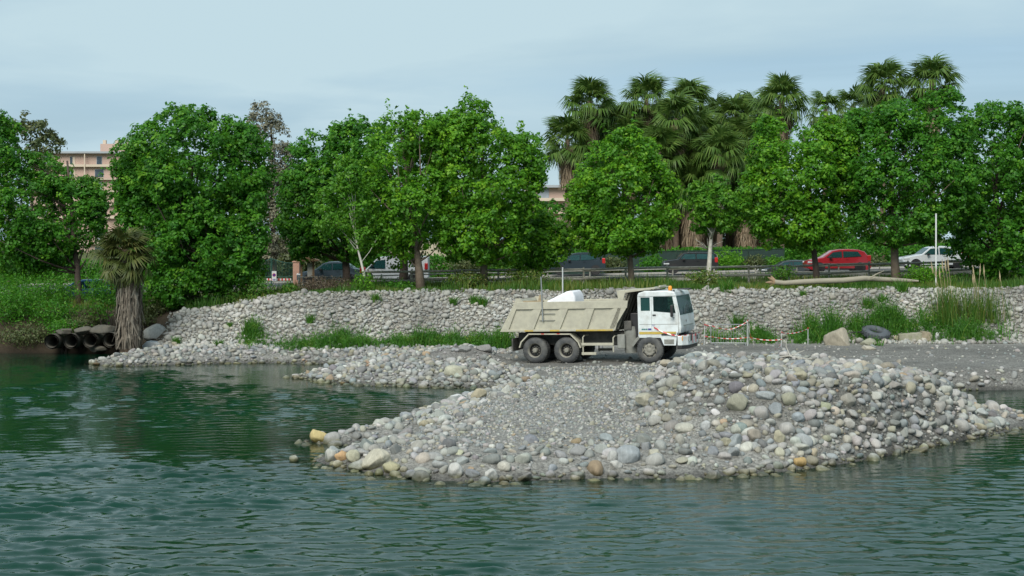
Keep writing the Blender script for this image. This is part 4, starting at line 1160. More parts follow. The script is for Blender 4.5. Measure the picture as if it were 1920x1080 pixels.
# lush weeds at the foot of the embankment
def weed_strip(cx_, cy_, sx_, sy_, n, hm):
    return gr.normal(cx_, sx_, n), gr.normal(cy_, sy_, n), np.full(n, hm) * gr.uniform(.35, 1.25, n)
WS = []
for (px, Y, sxp, n, hm) in [(600, 68.3, 38, 1500, .38), (640, 68.6, 14, 900, .62), (680, 68.4, 26, 900, .35), (765, 68.3, 22, 1300, .55), (830, 68.2, 28, 1800, .66), (900, 68.0, 26, 1600, .55), (935, 67.6, 14, 1300, .85),
                            (1345, 68.5, 9, 350, .45), (1385, 68.6, 15, 600, .45), (1430, 68.6, 14, 800, .55), (1500, 68.5, 9, 500, .55), (1530, 68.8, 12, 900, .8), (1560, 68.8, 13, 900, 1.05), (1612, 69.3, 14, 700, .6),
                            (1662, 69.6, 15, 900, .95), (1697, 69.5, 13, 700, .65), (1748, 69.6, 13, 500, .7), (1810, 68.7, 34, 1300, .8), (1640, 67.0, 4, 120, .22),
                            (555, 68.2, 22, 500, .2), (470, 69.4, 10, 500, .5), (480, 68.9, 14, 400, .3)]:
    WS.append(weed_strip(wx(px, Y), Y, sxp * Y / FPX, .42, n, hm))
x = np.concatenate([w[0] for w in WS]); y = np.concatenate([w[1] for w in WS]); h = np.concatenate([w[2] for w in WS])
h = h * (.35 + 1.35 * vnoise(x, y * 0.6, .55, 515))
sel = gr.uniform(0, 1, len(x)) < .5
xa, ya, ha = np.tile(x, 3), np.tile(y, 3), np.tile(h, 3)
x, y, h = x[sel], y[sel], h[sel]
V1, F1, T1 = blades(x, y, h, gr.uniform(.025, .06, len(x)), gr, np.clip(gr.normal(.36, .18, len(x)), 0, .85), .45)
C = np.stack([xa, ya, H(xa, ya) + ha * gr.uniform(.1, 1.05, len(xa))], 1); C = C + gr.normal(0, .09, C.shape)
V2, F2, T2 = leaf_quads(C, unit(gr.normal(size=C.shape) + [0, -.3, .6]), gr.uniform(.05, .12, len(C)), np.clip(.42 + .7 * (vnoise(C[:, 0], C[:, 2] * 2, .5, 517) - .5) + gr.normal(0, .14, len(C)), 0, 1), gr, .42)
F2t = np.concatenate([F2[:, [0, 1, 2]], F2[:, [0, 2, 3]]]) + len(V1)
tag(link('weeds', mesh_np('weeds', np.concatenate([V1, V2]), np.concatenate([F1, F2t]), False, {'tint': ('FLOAT', np.concatenate([T1, T2]))}), WEED),
    'lush green weeds growing in a strip at the foot of the embankment', 'weeds', None, 'stuff')
def shrub(label, px, py, Y, rxp, ryp, matl, seed, leaf=.14, name='shrub', dens=1.0, group='shrubs on the bank', straw=0.0):
    rr = np.random.default_rng(seed)
    s = Y / FPX
    bx, by = wx(px, Y), Y
    bz = float(H(bx, by)); root = empty(name, (bx, by, bz))
    cz = wz(py, Y) - bz; rx_, rz_ = rxp * s, ryp * s
    n = int(520 * dens * (rx_ * rz_ * 4 + .12))
    d = unit(rr.normal(size=(n, 3))); k = rr.uniform(.35, 1.08, n)
    lump = 1 + .5 * (vnoise(d[:, 0] * 3, d[:, 2] * 3 + d[:, 1], .6, seed) - .5)
    C = d * (k * lump)[:, None] * [rx_, rx_ * .8, rz_] + [0, 0, cz]
    Vq, Fq, tt = leaf_quads(C, unit(d + .8 * rr.normal(size=(n, 3)) + [0, 0, .4]), leaf * rr.uniform(.6, 1.3, n), np.clip(rr.normal(.5, .2, n), 0, 1), rr, .45)
    link('foliage', mesh_np('foliage', Vq, Fq, False, {'tint': ('FLOAT', tt)}), matl, root)
    for i in range(5):
        q = MB(); a = Vector((rr.normal(0, .08), rr.normal(0, .08), -.1)); e = Vector((rr.normal(0, rx_ * .45), rr.normal(0, rx_ * .3), cz + rz_ * rr.uniform(0, .8)))
        q.tube([a, a.lerp(e, .5) + Vector((0, 0, .08)), e], [.03, .02, .006], 5); q.build('stem', BARK_D, root, True, auto=False)
    tag(root, label, 'shrub', group)
for a_ in [
    ('bushy mid green shrub at the top of the stones before the gate', 482, 543, 74.0, 34, 26, WEED, 801),
    ('second upright green shrub between gate sign and dry brush', 542, 545, 74.0, 18, 18, WEED, 802),
    ('small dense shrub at the end of the stones under the tallest tree', 440, 553, 74.0, 20, 14, WEED, 803),
    ('green shrub climbing round the foot of the white sapling trunk', 683, 538, 73.6, 24, 32, GREEN, 804),
    ('dark green shrub before the parked white van', 745, 537, 76.0, 42, 14, GREEN_D, 805),
    ('yellowish green bush at the foot of the pollarded tree', 1318, 521, 75.5, 38, 18, STRAW, 806),
    ('olive weedy bush by the fence under the knobbly tree', 880, 523, 76.5, 48, 16, STRAW, 807),
    ('olive shrub against the fence left of the white pole', 985, 520, 77.0, 46, 18, STRAW, 808),
    ('green shrub before the fence near the driftwood root', 1468, 512, 77.0, 26, 14, WEED, 809),
    ('green bush between the big trunk and the reeds', 1735, 515, 77.0, 46, 22, GREEN, 811),
    ('grey green low bush on the dirt bank above the culvert', 176, 592, 72.5, 28, 24, OLIVE, 812),
    ('dark scrub on the dirt bank behind the grey boulder', 290, 580, 73.6, 30, 22, OLIVE, 813),
    ('dark green scrub at the picture edge on the dirt bank', 105, 590, 73.0, 46, 34, GREEN_D, 814),
    ('green scrub at the outer end of the dirt bank', 30, 575, 73.5, 60, 44, GREEN_D, 815),
    ('dark bush behind the skirted palm trunk', 205, 545, 71.6, 52, 48, GREEN_D, 816),
    ('brown green scrub over the culvert slabs', 150, 606, 71.6, 34, 14, OLIVE, 817),
    ('low dark scrub hanging over the outer pipes', 122, 612, 71.4, 40, 16, GREEN_D, 821),
    ('olive scrub on the bank face at the outer end', 50, 628, 72.0, 60, 24, OLIVE, 822),
    ('tall dark thicket before the blue car', 95, 545, 76.5, 60, 30, GREEN_D, 823),
    ('tall thicket at the outer end before the road', 10, 545, 76.5, 60, 34, GREEN_D, 824),
    ('brown scrub between palm trunk and grey boulder', 272, 600, 72.6, 22, 14, OLIVE, 825),
    ('dark thicket under the young tree beside the palm', 272, 556, 74.2, 38, 34, GREEN_D, 818)]:
    shrub(*a_)
shrub('brown dry brush heap at the top of the stones beside the wooden kiosk', 605, 538, 75.0, 58, 20, DRY, 820, leaf=.12, name='dry_brush', dens=1.6, group=None)
# small weed tufts growing between the stones of the embankment
tufts = [(582, 598, 9, 'small green weed tuft alone on the embankment above the beach'), (470, 612, 16, 'branching green weed on the stones above the beach'), (332, 640, 9, 'bright weed tuft near the grey boulder'),
         (430, 610, 6, 'thin weed sprig on the embankment'), (850, 565, 8, 'weed tuft behind the tail of the truck bed'), (887, 562, 9, 'dark weed tuft just beyond the truck bed tail'), (905, 566, 10, 'yellow green weed tuft by the truck bed corner'),
         (1383, 603, 14, 'weed growing on the stones behind the barrier'), (1655, 560, 9, 'bushy weed on the embankment above the tyre'), (1505, 551, 6, 'small weed under the driftwood log'), (1690, 537, 14, 'dark green weed beside the end of the driftwood log'),
         (1365, 536, 14, 'green weed at the top of the stones by the yellowish bush'), (705, 560, 10, 'weed on the stones below the sapling'), (410, 645, 8, 'low weed patch on the beach edge'), (1627, 568, 12, 'thin weeds on the embankment above the tilted block')]
for i, (px, py, hp, lab) in enumerate(tufts):
    bx, by, bz = ground_hit(px, py + hp * .8)
    rr = np.random.default_rng(840 + i); n = 150
    s = by / FPX
    x = rr.normal(0, hp * s * .35, n); y = rr.normal(0, hp * s * .3, n)
    V_, F_, T_ = blades(x, y, hp * 2.1 * s * rr.uniform(.4, 1.1, n), rr.uniform(.02, .05, n), rr, np.clip(rr.normal(.42, .2, n), 0, 1), .7, z=np.zeros(n))
    o = link('weed_tuft', mesh_np('weed_tuft', V_, F_, False, {'tint': ('FLOAT', T_)}), WEED, None, (bx, by, bz))
    tag(o, lab, 'weed', 'weed tufts on the embankment')
# reeds by the edge
def reed_clump(px, py0, Y, n, hm, wid, label, seed):
    rr = np.random.default_rng(seed)
    bx = wx(px, Y); bz = float(H(bx, Y)); root = empty('reed_clump', (bx, Y, bz))
    x = rr.normal(0, wid, n); y = rr.normal(0, .45, n)
    V_, F_, T_ = blades(x, y, hm * rr.uniform(.35, 1.0, n), rr.uniform(.02, .045, n), rr, np.clip(rr.normal(.38, .2, n), 0, 1), .28, z=np.zeros(n))
    link('leaves', mesh_np('leaves', V_, F_, False, {'tint': ('FLOAT', T_)}), STRAW, root)
    for i in range(6):
        q = MB(); xx = rr.normal(0, wid); h_ = hm * rr.uniform(1.0, 1.25); lx = rr.normal(-.25, .2)
        q.tube([(xx, 0, 0), (xx + lx * .5, 0, h_ * .6), (xx + lx, 0, h_)], [.012, .01, .006], 5)
        o = q.build('cane', DRYC, root)
        q = MB(); q.tube([(xx + lx * .9, 0, h_ * .84), (xx + lx * .97, 0, h_ * .92), (xx + lx * 1.06, 0, h_ * 1.06)], [.012, .04, .004], 6); q.build('plume', DRYC, o)
    tag(root, label, 'reeds')
DRYC = mat('dry_cane', (0.36, 0.29, 0.17), .8, 0, .2, 8)
reed_clump(1775, 600, 69.8, 240, 2.5, .26, 'tall green reed clump with straw coloured plumes before the white saloon', 871)
reed_clump(1830, 600, 70.0, 420, 2.2, .8, 'denser tall reed clump beyond the plumed reeds at the edge', 872)
# ================================================================== TIPPER TRUCK
PSI = math.radians(20)
TY0 = 57.5
TX0 = wx(1219, TY0)
cP, sP = math.cos(PSI), math.sin(PSI)
HALF = 1.22
TZ = 0.70
pitch = -math.atan(0.03)
truck = empty('dump_truck', (TX0 + HALF * sP, TY0 + HALF * cP, TZ + 0.01), rot=(0, 0, 0))
truck.rotation_mode = 'XYZ'
truck.matrix_world = Matrix.Translation((TX0 + HALF * sP, TY0 + HALF * cP, TZ + 0.01)) @ Matrix.Rotation(-PSI, 4, 'Z') @ Matrix.Rotation(pitch, 4, 'Y')
def Q(px, py):
    """photo pixel on the near side of the truck -> metres along the truck, metres above its wheels"""
    s = ((px - 960) * TY0 - FPX * TX0) / (FPX * cP + (px - 960) * sP)
    Y = TY0 - s * sP
    return (s, wz(py, Y) - TZ - 0.03 * s)
def ZP(z, dz): return [(a, b_ + dz) for a, b_ in z]
t_white = mat('truck_white_paint', (0.68, 0.73, 0.73), 0.42, 0, .05, 2.0, dirt=(0.36, 0.34, 0.29), dscale=2.6, damt=.6, coat=.25)
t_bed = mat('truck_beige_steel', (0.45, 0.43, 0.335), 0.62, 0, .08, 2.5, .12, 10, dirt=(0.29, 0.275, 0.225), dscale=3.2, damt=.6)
t_bed_shaded = mat('truck_bed_steel_shaded', (0.20, 0.19, 0.15), 0.7, 0, .15, 3, .12, 10, dirt=(0.10, 0.09, 0.075), dscale=2.5, damt=.6)  # bed steel again, darkened: the bulkhead's shadow is put into the colour
t_chas = mat('truck_chassis', (0.055, 0.055, 0.05), 0.7, 0, .3, 4, dirt=(0.17, 0.155, 0.13), dscale=3, damt=.6)
t_rub = mat('tyre_rubber', (0.055, 0.058, 0.06), 0.8, 0, .25, 5, .2, 30, dirt=(0.21, 0.20, 0.17), dscale=2.2, damt=.5)
t_rim = mat('truck_dusty_rim', (0.25, 0.24, 0.20), 0.7, 0, .2, 8, dirt=(0.12, 0.11, 0.095), dscale=5, damt=.5)
t_yel = mat('reflective_yellow', (0.52, 0.37, 0.06), 0.5, 0, .15, 8, dirt=(0.36, 0.32, 0.2), dscale=4, damt=.6)
t_gry = mat('truck_grey_part', (0.23, 0.235, 0.21), 0.6, 0, .2, 4, dirt=(0.12, 0.11, 0.09), dscale=3, damt=.5)
t_blk = mat('black_plastic', (0.018, 0.018, 0.019), 0.5, 0, .2, 6)
t_org = mat('amber_lens', (0.75, 0.28, 0.02), 0.25, 0, .1, 6)
t_red = mat('red_lens', (0.45, 0.02, 0.02), 0.25, 0, .1, 6)
t_lamp = mat('lamp_glass', (0.50, 0.52, 0.52), 0.15, 0, .1, 12)
t_blue = mat('blue_lettering', (0.05, 0.06, 0.25), 0.5, 0, .1, 6)
t_txtg = mat('green_lettering', (0.06, 0.20, 0.20), 0.5, 0, .1, 6)
def glass_mat(name, tintc, k=0.45):
    m, n, l, b_ = new_mat(name)
    b_.inputs['Base Color'].default_value = tuple(tintc) + (1,); b_.inputs['Roughness'].default_value = .06
    tp = n.new('ShaderNodeBsdfTransparent'); tp.inputs['Color'].default_value = (.55, .72, .68, 1)
    nz = n.new('ShaderNodeTexNoise'); nz.inputs['Scale'].default_value = 2.0
    mr = n.new('ShaderNodeMapRange'); mr.inputs['To Min'].default_value = max(0, k - .15); mr.inputs['To Max'].default_value = min(1, k + .15)
    l.new(nz.outputs['Fac'], mr.inputs[0])
    ms = n.new('ShaderNodeMixShader'); l.new(mr.outputs[0], ms.inputs[0]); l.new(tp.outputs[0], ms.inputs[1]); l.new(b_.outputs[0], ms.inputs[2])
    l.new(ms.outputs[0], n['Material Output'].inputs[0])
    return m
g_side = glass_mat('cab_side_glass', (0.02, 0.05, 0.05), .25)
g_dark = glass_mat('cab_tinted_glass', (0.012, 0.06, 0.055), .85)
g_wind = glass_mat('windscreen_glass', (0.02, 0.05, 0.05), .5)
NY = -1.25           # near side of the bed
# ---- dump bed
bed = MB()
topL, topR = Q(973, 567), Q(1160, 567)
botL, botR = Q(940, 621), Q(1153, 621)
zt, zb = topL[1], botL[1]
zt = (Q(1000, 567.5)[1] + Q(1150, 567.5)[1]) / 2; zb = (Q(960, 621)[1] + Q(1140, 621)[1]) / 2
xl_t, xl_b, xr_t, xr_b = topL[0], botL[0], Q(1178, 567)[0], botR[0]
bed_o = MB()
for sy in (-1, 1):                                   # side sheets
    bed_o.prism([(xl_b, zb), (xr_b, zb), (xr_t, zt), (xl_t, zt)], sy * 1.16, sy * 1.20)
bed_o.box(xl_b + .02, xr_b - .03, -1.155, 1.155, zb + .01, zb + .07)
bed = bed_o.build('bed', t_bed, truck)
for sy in (-1, 1):
    top_rail = MB().prism([(xl_t - .04, zt - .26), (xr_t + .02, zt - .26), (xr_t + .07, zt + .04), (xl_t, zt + .04)], sy * 1.203, sy * 1.27)
    top_rail.build('top_rail', t_bed, bed, bevel=.012)
    MB().prism([(xl_b, zb - .02), (xr_b + .01, zb - .02), (xr_b + .03, zb + .07), (xl_b + .05, zb + .07)], sy * 1.203, sy * 1.265).build('bottom_rail', t_bed, bed, bevel=.01)
def zq(zx, zy): return Q(920 + zx / 4.571, 500 + zy / 4.571)
posts = [((115, 235), (75, 165)), ((365, 452), (300, 380)), ((590, 680), (520, 605)), ((815, 905), (745, 840)), ((1040, 1118), (985, 1066))]
for (ta, tb), (ba, bb) in posts:
    xa, xb_ = zq(ta, 355)[0], zq(tb, 355)[0]; ya, yb_ = zq(ba, 545)[0], zq(bb, 545)[0]
    z1, z0 = zt - .255, zb + .072
    if ta == 115: xa, ya = xl_t - .06, xl_b + .04
    if tb == 1118: xb_, yb_ = xr_t + .00, xr_b + .02
    for sy in (-1, 1):
        # wedge-section post: steep face to the rear, flat outer face, chamfer to the front
        o_ = 1.262 * sy; i_ = 1.203 * sy
        c1 = (xb_ - xa) * .24
        q = MB()
        q.add([(xa, i_, z1), (xa + c1, o_, z1), (xb_ - .01, o_, z1), (xb_, i_, z1), (ya, i_, z0), (ya + c1, o_, z0), (yb_ - .01, o_, z0), (yb_, i_, z0)],
              [(0, 1, 5, 4), (1, 2, 6, 5), (2, 3, 7, 6), (0, 3, 2, 1), (4, 5, 6, 7), (0, 4, 7, 3)])
        q.build('side_post', t_bed, bed)
# rungs of the side ladder and the marker pole fixed beside them
for zy in (405, 462):
    a, b_ = zq(430, zy), zq(565, zy)
    MB().tube([(a[0], -1.245, a[1]), (b_[0], -1.245, b_[1])], .014, 6).build('rung', t_gry, bed)
pl0, pl1 = Q(1021, 603), Q(1020, 519)
pole = MB().tube([(pl0[0], -1.30, pl0[1]), (pl1[0], -1.30, pl1[1])], [.028, .026], 8).build('marker_pole', mat('galvanised_steel', (0.34, 0.36, 0.36), .45, .6, .1, 6), bed, True)
# reflective strips on the bottom rail
for a, b_ in ((300, 375), (518, 600), (742, 1058)):
    xa, xb_ = zq(a, 540)[0], zq(b_, 540)[0]
    MB().box(xa, xb_, -1.271, -1.2665, zb - .012, zb + .05).build('reflective_strip', t_yel, bed)
# tailgate, higher lip at the rear corner
MB().prism([(xl_b - .03, zb - .02), (xl_b + .03, zb - .02), (xl_t + .03, zt + .04), (xl_t - .05, zt + .16), (xl_t - .12, zt + .04)], -1.20, 1.20).build('tailgate', t_bed, bed, bevel=.01)
for sy in (-1, 1):
    MB().prism([(xl_t - .10, zt - .3), (xl_t + .28, zt + .035), (xl_t + .12, zt + .20), (xl_t - .06, zt + .20)], sy * 1.205, sy * 1.255).build('tailgate_hinge', t_bed, bed)
# sloped front bulkhead, cab guard and its side cheeks
cg_f, cg_z = Q(1232, 546)[0], Q(1190, 547)[1]
bh_t = Q(1175, 552)
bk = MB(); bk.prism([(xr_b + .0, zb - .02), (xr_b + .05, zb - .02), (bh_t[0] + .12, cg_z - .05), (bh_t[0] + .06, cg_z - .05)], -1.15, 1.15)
bk.build('bulkhead', t_bed_shaded, bed)
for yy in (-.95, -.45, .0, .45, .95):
    MB().prism([(xr_b + .052, zb + .05), (xr_b + .13, zb + .05), (bh_t[0] + .20, cg_z - .06), (bh_t[0] + .122, cg_z - .06)], yy - .05, yy + .05).build('bulkhead_rib', t_bed_shaded, bed)
for sy in (-1, 1):
    ck = [(xr_b + .06, zb + .0), (bh_t[0] + .03, cg_z - .05), (bh_t[0] - .02, cg_z + .05), (Q(1160, 547)[0], cg_z + .05), (xr_t - .30, zt - .1), (xr_b - .22, zb + .0)]
    MB().prism(ck, sy * 1.206, sy * 1.262).build('bulkhead_cheek', t_bed, bed, bevel=.01)
MB().prism([(Q(1163, 547)[0] + .02, cg_z - .045), (bh_t[0] + .1, cg_z - .045), (cg_f, cg_z + .09), (cg_f - .02, cg_z + .14), (bh_t[0] + .1, cg_z + .055), (Q(1163, 547)[0] + .02, cg_z + .055)], -1.20, 1.20).build('cab_guard', t_bed, bed, bevel=.01)
MB().box(cg_f - .03, cg_f + .05, -.5, .5, cg_z + .13, cg_z + .2).build('guard_lip', t_bed, bed, bevel=.01)
# ---- chassis
wr1, wr2 = Q(1062, 660)[0], Q(1003, 660)[0]
ch = MB()
for sy in (-1, 1): ch.box(wr2 - .95, 1.1, sy * .43 - .05, sy * .43 + .05, .72, zb - .1)
for xx in (-5.2, -3.6, -2.2, -1.0, .4): ch.box(xx - .05, xx + .05, -.379, .379, .76, .92)
ch.build('chassis', t_chas, truck)
for xw in (wr1, wr2, 0.0):
    MB().lathe([(.02, -1.0), (.09, -.98), (.09, -.25), (.24, -.16), (.24, .16), (.09, .25), (.09, .98), (.02, 1.0)], 14, (xw, 0, .53)).build('axle', t_chas, truck, True)
MB().box(wr2 - .6, wr1 + .55, -.62, .62, zb - .13, zb - .03).build('subframe', t_chas, truck)
MB().box(wr2 - 1.02, wr2 - .96, -1.15, 1.15, .50, 1.02).build('rear_mudflap', t_chas, truck)
MB().box(wr2 - 1.1, wr2 - 1.0, -1.1, 1.1, .58, .68).build('rear_bar', t_gry, truck)
# ---- mudguard rail over the rear wheels
mg = [(245, 695), (262, 645), (330, 575), (690, 575), (758, 645), (778, 695)]
mp_ = [zq(a, b_) for a, b_ in mg]
for sy in (-1, 1):
    q = MB()
    for i in range(len(mp_) - 1):
        (xa, za), (xb_, zb_) = mp_[i], mp_[i + 1]
        y0, y1 = sy * 1.23, sy * .62
        dx, dz = xb_ - xa, zb_ - za; L_ = math.hypot(dx, dz); nx, nz_ = dz / L_ * .05, -dx / L_ * .05
        q.add([(xa, y0, za), (xb_, y0, zb_), (xb_, y1, zb_), (xa, y1, za), (xa + nx, y0, za + nz_), (xb_ + nx, y0, zb_ + nz_), (xb_ + nx, y1, zb_ + nz_), (xa + nx, y1, za + nz_)],
              [(0, 1, 2, 3), (4, 7, 6, 5), (0, 4, 5, 1), (2, 6, 7, 3), (1, 5, 6, 2), (0, 3, 7, 4)])
    q.build('mudguard', t_bed, truck)
    for a in (440, 575):
        xa = zq(a, 570)[0]; MB().box(xa, xa + .12, sy * 1.2305, sy * 1.236, mp_[2][1] - .04, mp_[2][1] - .005).build('side_reflector', t_red, truck)
# ---- side guard rails
for sy in (-1, 1):
    for zy in (668, 748):
        a, b_ = zq(780, zy), zq(1055 if zy < 700 else 905, zy)
        MB().box(a[0], b_[0], sy * 1.17 - .02, sy * 1.17 + .02, a[1] - .055, a[1] + .055).build('side_guard', t_bed, truck, bevel=.01)
    for zx, z0_, z1_ in ((790, 765, 595), (1050, 735, 600)):
        a, b_ = zq(zx, z0_), zq(zx, z1_)
        MB().tube([(a[0], sy * 1.13, a[1]), (b_[0], sy * 1.13, b_[1] - .06), (b_[0] + .05, sy * 1.08, b_[1]), (b_[0] + .05, sy * .5, b_[1])], .028, 8).build('guard_post', t_bed, truck, True)
# ---- tanks and boxes between bed and cab
a, b_ = zq(1085, 585), zq(1150, 705)
MB().box(a[0], b_[0], -1.14, -.55, b_[1], a[1]).build('battery_box', t_gry, truck, bevel=.03)
a, b_ = zq(1135, 575), zq(1225, 690)
MB().lathe([(.05, -.55), (.26, -.53), (.28, -.3), (.28, .3), (.26, .53), (.05, .55)], 18, ((a[0] + b_[0]) / 2 + .02, -.75, (a[1] + b_[1]) / 2), 'z').build('air_filter', t_gry, truck, True)
a, b_ = zq(1140, 470), zq(1205, 550)
MB().box(a[0], b_[0], -1.05, -.45, b_[1], a[1]).build('intake_box', t_chas, truck, bevel=.04)
MB().box(Q(1180, 600)[0], Q(1196, 600)[0], -.9, .9, 1.0, 2.0).build('engine_cover', t_blk, truck, bevel=.03)
MB().box(-3.2, -1.7, .55, 1.1, .6, 1.1).build('fuel_tank', t_gry, truck, bevel=.08)
# ---- wheels
def truck_wheel(x, side, rear):
    yc = side * (1.08 if not rear else .92)
    R = .53 if rear else .535
    w = .17 if not rear else .29
    wroot = empty('wheel'); wroot.parent = truck; wroot.location = (x, yc, R)
    prof = [(R * .56, -w), (R * .66, -w - .015), (R * .86, -w - .01), (R * .955, -w + .03), (R, -w + .075), (R, w - .075), (R * .955, w - .03), (R * .86, w + .01), (R * .66, w + .015), (R * .56, w)]
    if rear:
        prof = [(R * .56, -w), (R * .66, -w - .015), (R * .86, -w - .01), (R * .955, -w + .03), (R, -w + .07), (R, -.06), (R * .93, -.03), (R * .93, .03), (R, .06), (R, w - .07), (R * .955, w - .03), (R * .86, w + .01), (R * .66, w + .015), (R * .56, w)]
    MB().lathe(prof, 40).build('tyre', t_rub, wroot, True)
    tb = MB()
    for k in range(36):
        M = Matrix.Rotation(k * 2 * math.pi / 36, 4, 'Y')
        tb.box(R - .012, R + .006, -w + .05, -.02 if k % 2 else .03, -.022, .022, M)
    tb.build('tread', t_rub, wroot)
    s = side
    if rear:
        rim = MB().lathe([(R * .565, s * w * 1.02), (R * .53, s * (w - .01)), (R * .47, s * (w - .14)), (R * .40, s * (w - .20)), (R * .20, s * (w - .20)), (R * .19, s * (w - .03)), (R * .15, s * (w + .01)), (.01, s * (w + .015))], 30)
    else:
        rim = MB().lathe([(R * .565, s * w * 1.03), (R * .53, s * (w - .02)), (R * .48, s * (w - .04)), (R * .40, s * (w + .04)), (R * .28, s * (w + .055)), (R * .20, s * (w + .04)), (R * .12, s * (w + .06)), (.01, s * (w + .065))], 30)
    rim.build('rim', t_rim, wroot, True)
    if rear:
        MB().lathe([(R * .475, s * (w - .125)), (R * .41, s * (w - .188)), (R * .21, s * (w - .188)), (R * .21, s * (w - .192))], 30).build('rim_dish_shade', t_blk, wroot, True)  # black lining paints the shade deep inside the dished rim
    for k in range(10):
        t_ = 2 * math.pi * k / 10
        rr_ = R * (.30 if rear else .36); yy = s * (w - .20 if rear else w + .045)
        MB().lathe([(.022, yy), (.022, yy + s * .035), (.012, yy + s * .045)], 6, (rr_ * math.cos(t_), 0, rr_ * math.sin(t_))).build('wheel_nut', t_rim, wroot)
    if not rear:
        for k in range(8):
            t_ = 2 * math.pi * (k + .5) / 8; rr_ = R * .465; yy = s * (w - .015)
            MB().lathe([(.045, yy), (.045, yy + s * .012)], 8, (rr_ * math.cos(t_), 0, rr_ * math.sin(t_))).build('hand_hole', t_blk, wroot)
for sd in (-1, 1):
    truck_wheel(0.0, sd, False); truck_wheel(wr1, sd, True); truck_wheel(wr2, sd, True)
# ---- cab
def z6(zx, zy): return Q(1130 + zx / 6.355, 530 + zy / 6.355)
HW = 1.22
roof_z = z6(700, 105)[1]; rear_x = z6(437, 400)[0]; belt_z = z6(700, 350)[1]; front_b = z6(938, 390); floor_z = z6(700, 600)[1]
win_top = z6(700, 172)[1]
front_t = z6(893, 150)
apx = lambda z: front_t[0] + (front_b[0] - front_t[0]) * (front_t[1] - z) / (front_t[1] - front_b[1])   # windscreen line
belt2 = front_b[1]
low_f = z6(912, 600)
cab = MB()
cab.box(rear_x, rear_x + .05, -HW + .02, HW - .02, floor_z, roof_z - .12)                        # back wall
cab.box(rear_x, apx(front_b[1]) - .1, -HW + .06, HW - .06, floor_z - .05, floor_z + .02)          # floor
cab_o = cab.build('cab', t_white, truck)
MB().prism([(rear_x - .005, win_top), (apx(win_top) - .0, win_top), (front_t[0] + .0, front_t[1]), (front_t[0] - .06, roof_z - .03), (front_t[0] - .35, roof_z + .015), (rear_x + .30, roof_z + .02), (rear_x + .02, roof_z - .06)], -HW, HW).build('cab_roof', t_white, cab_o, bevel=.05, seg=3)
MB().prism([(apx(front_b[1]) - .05, floor_z - .02), (low_f[0] + .08, floor_z - .02), (front_b[0] + .045, front_b[1] - .5), (front_b[0], front_b[1]), (front_b[0] - .12, front_b[1])], -HW + .01, HW - .01).build('front_panel', t_white, cab_o, bevel=.04, seg=3)
door_a, door_b = z6(600, 400)[0], z6(900, 400)[0]
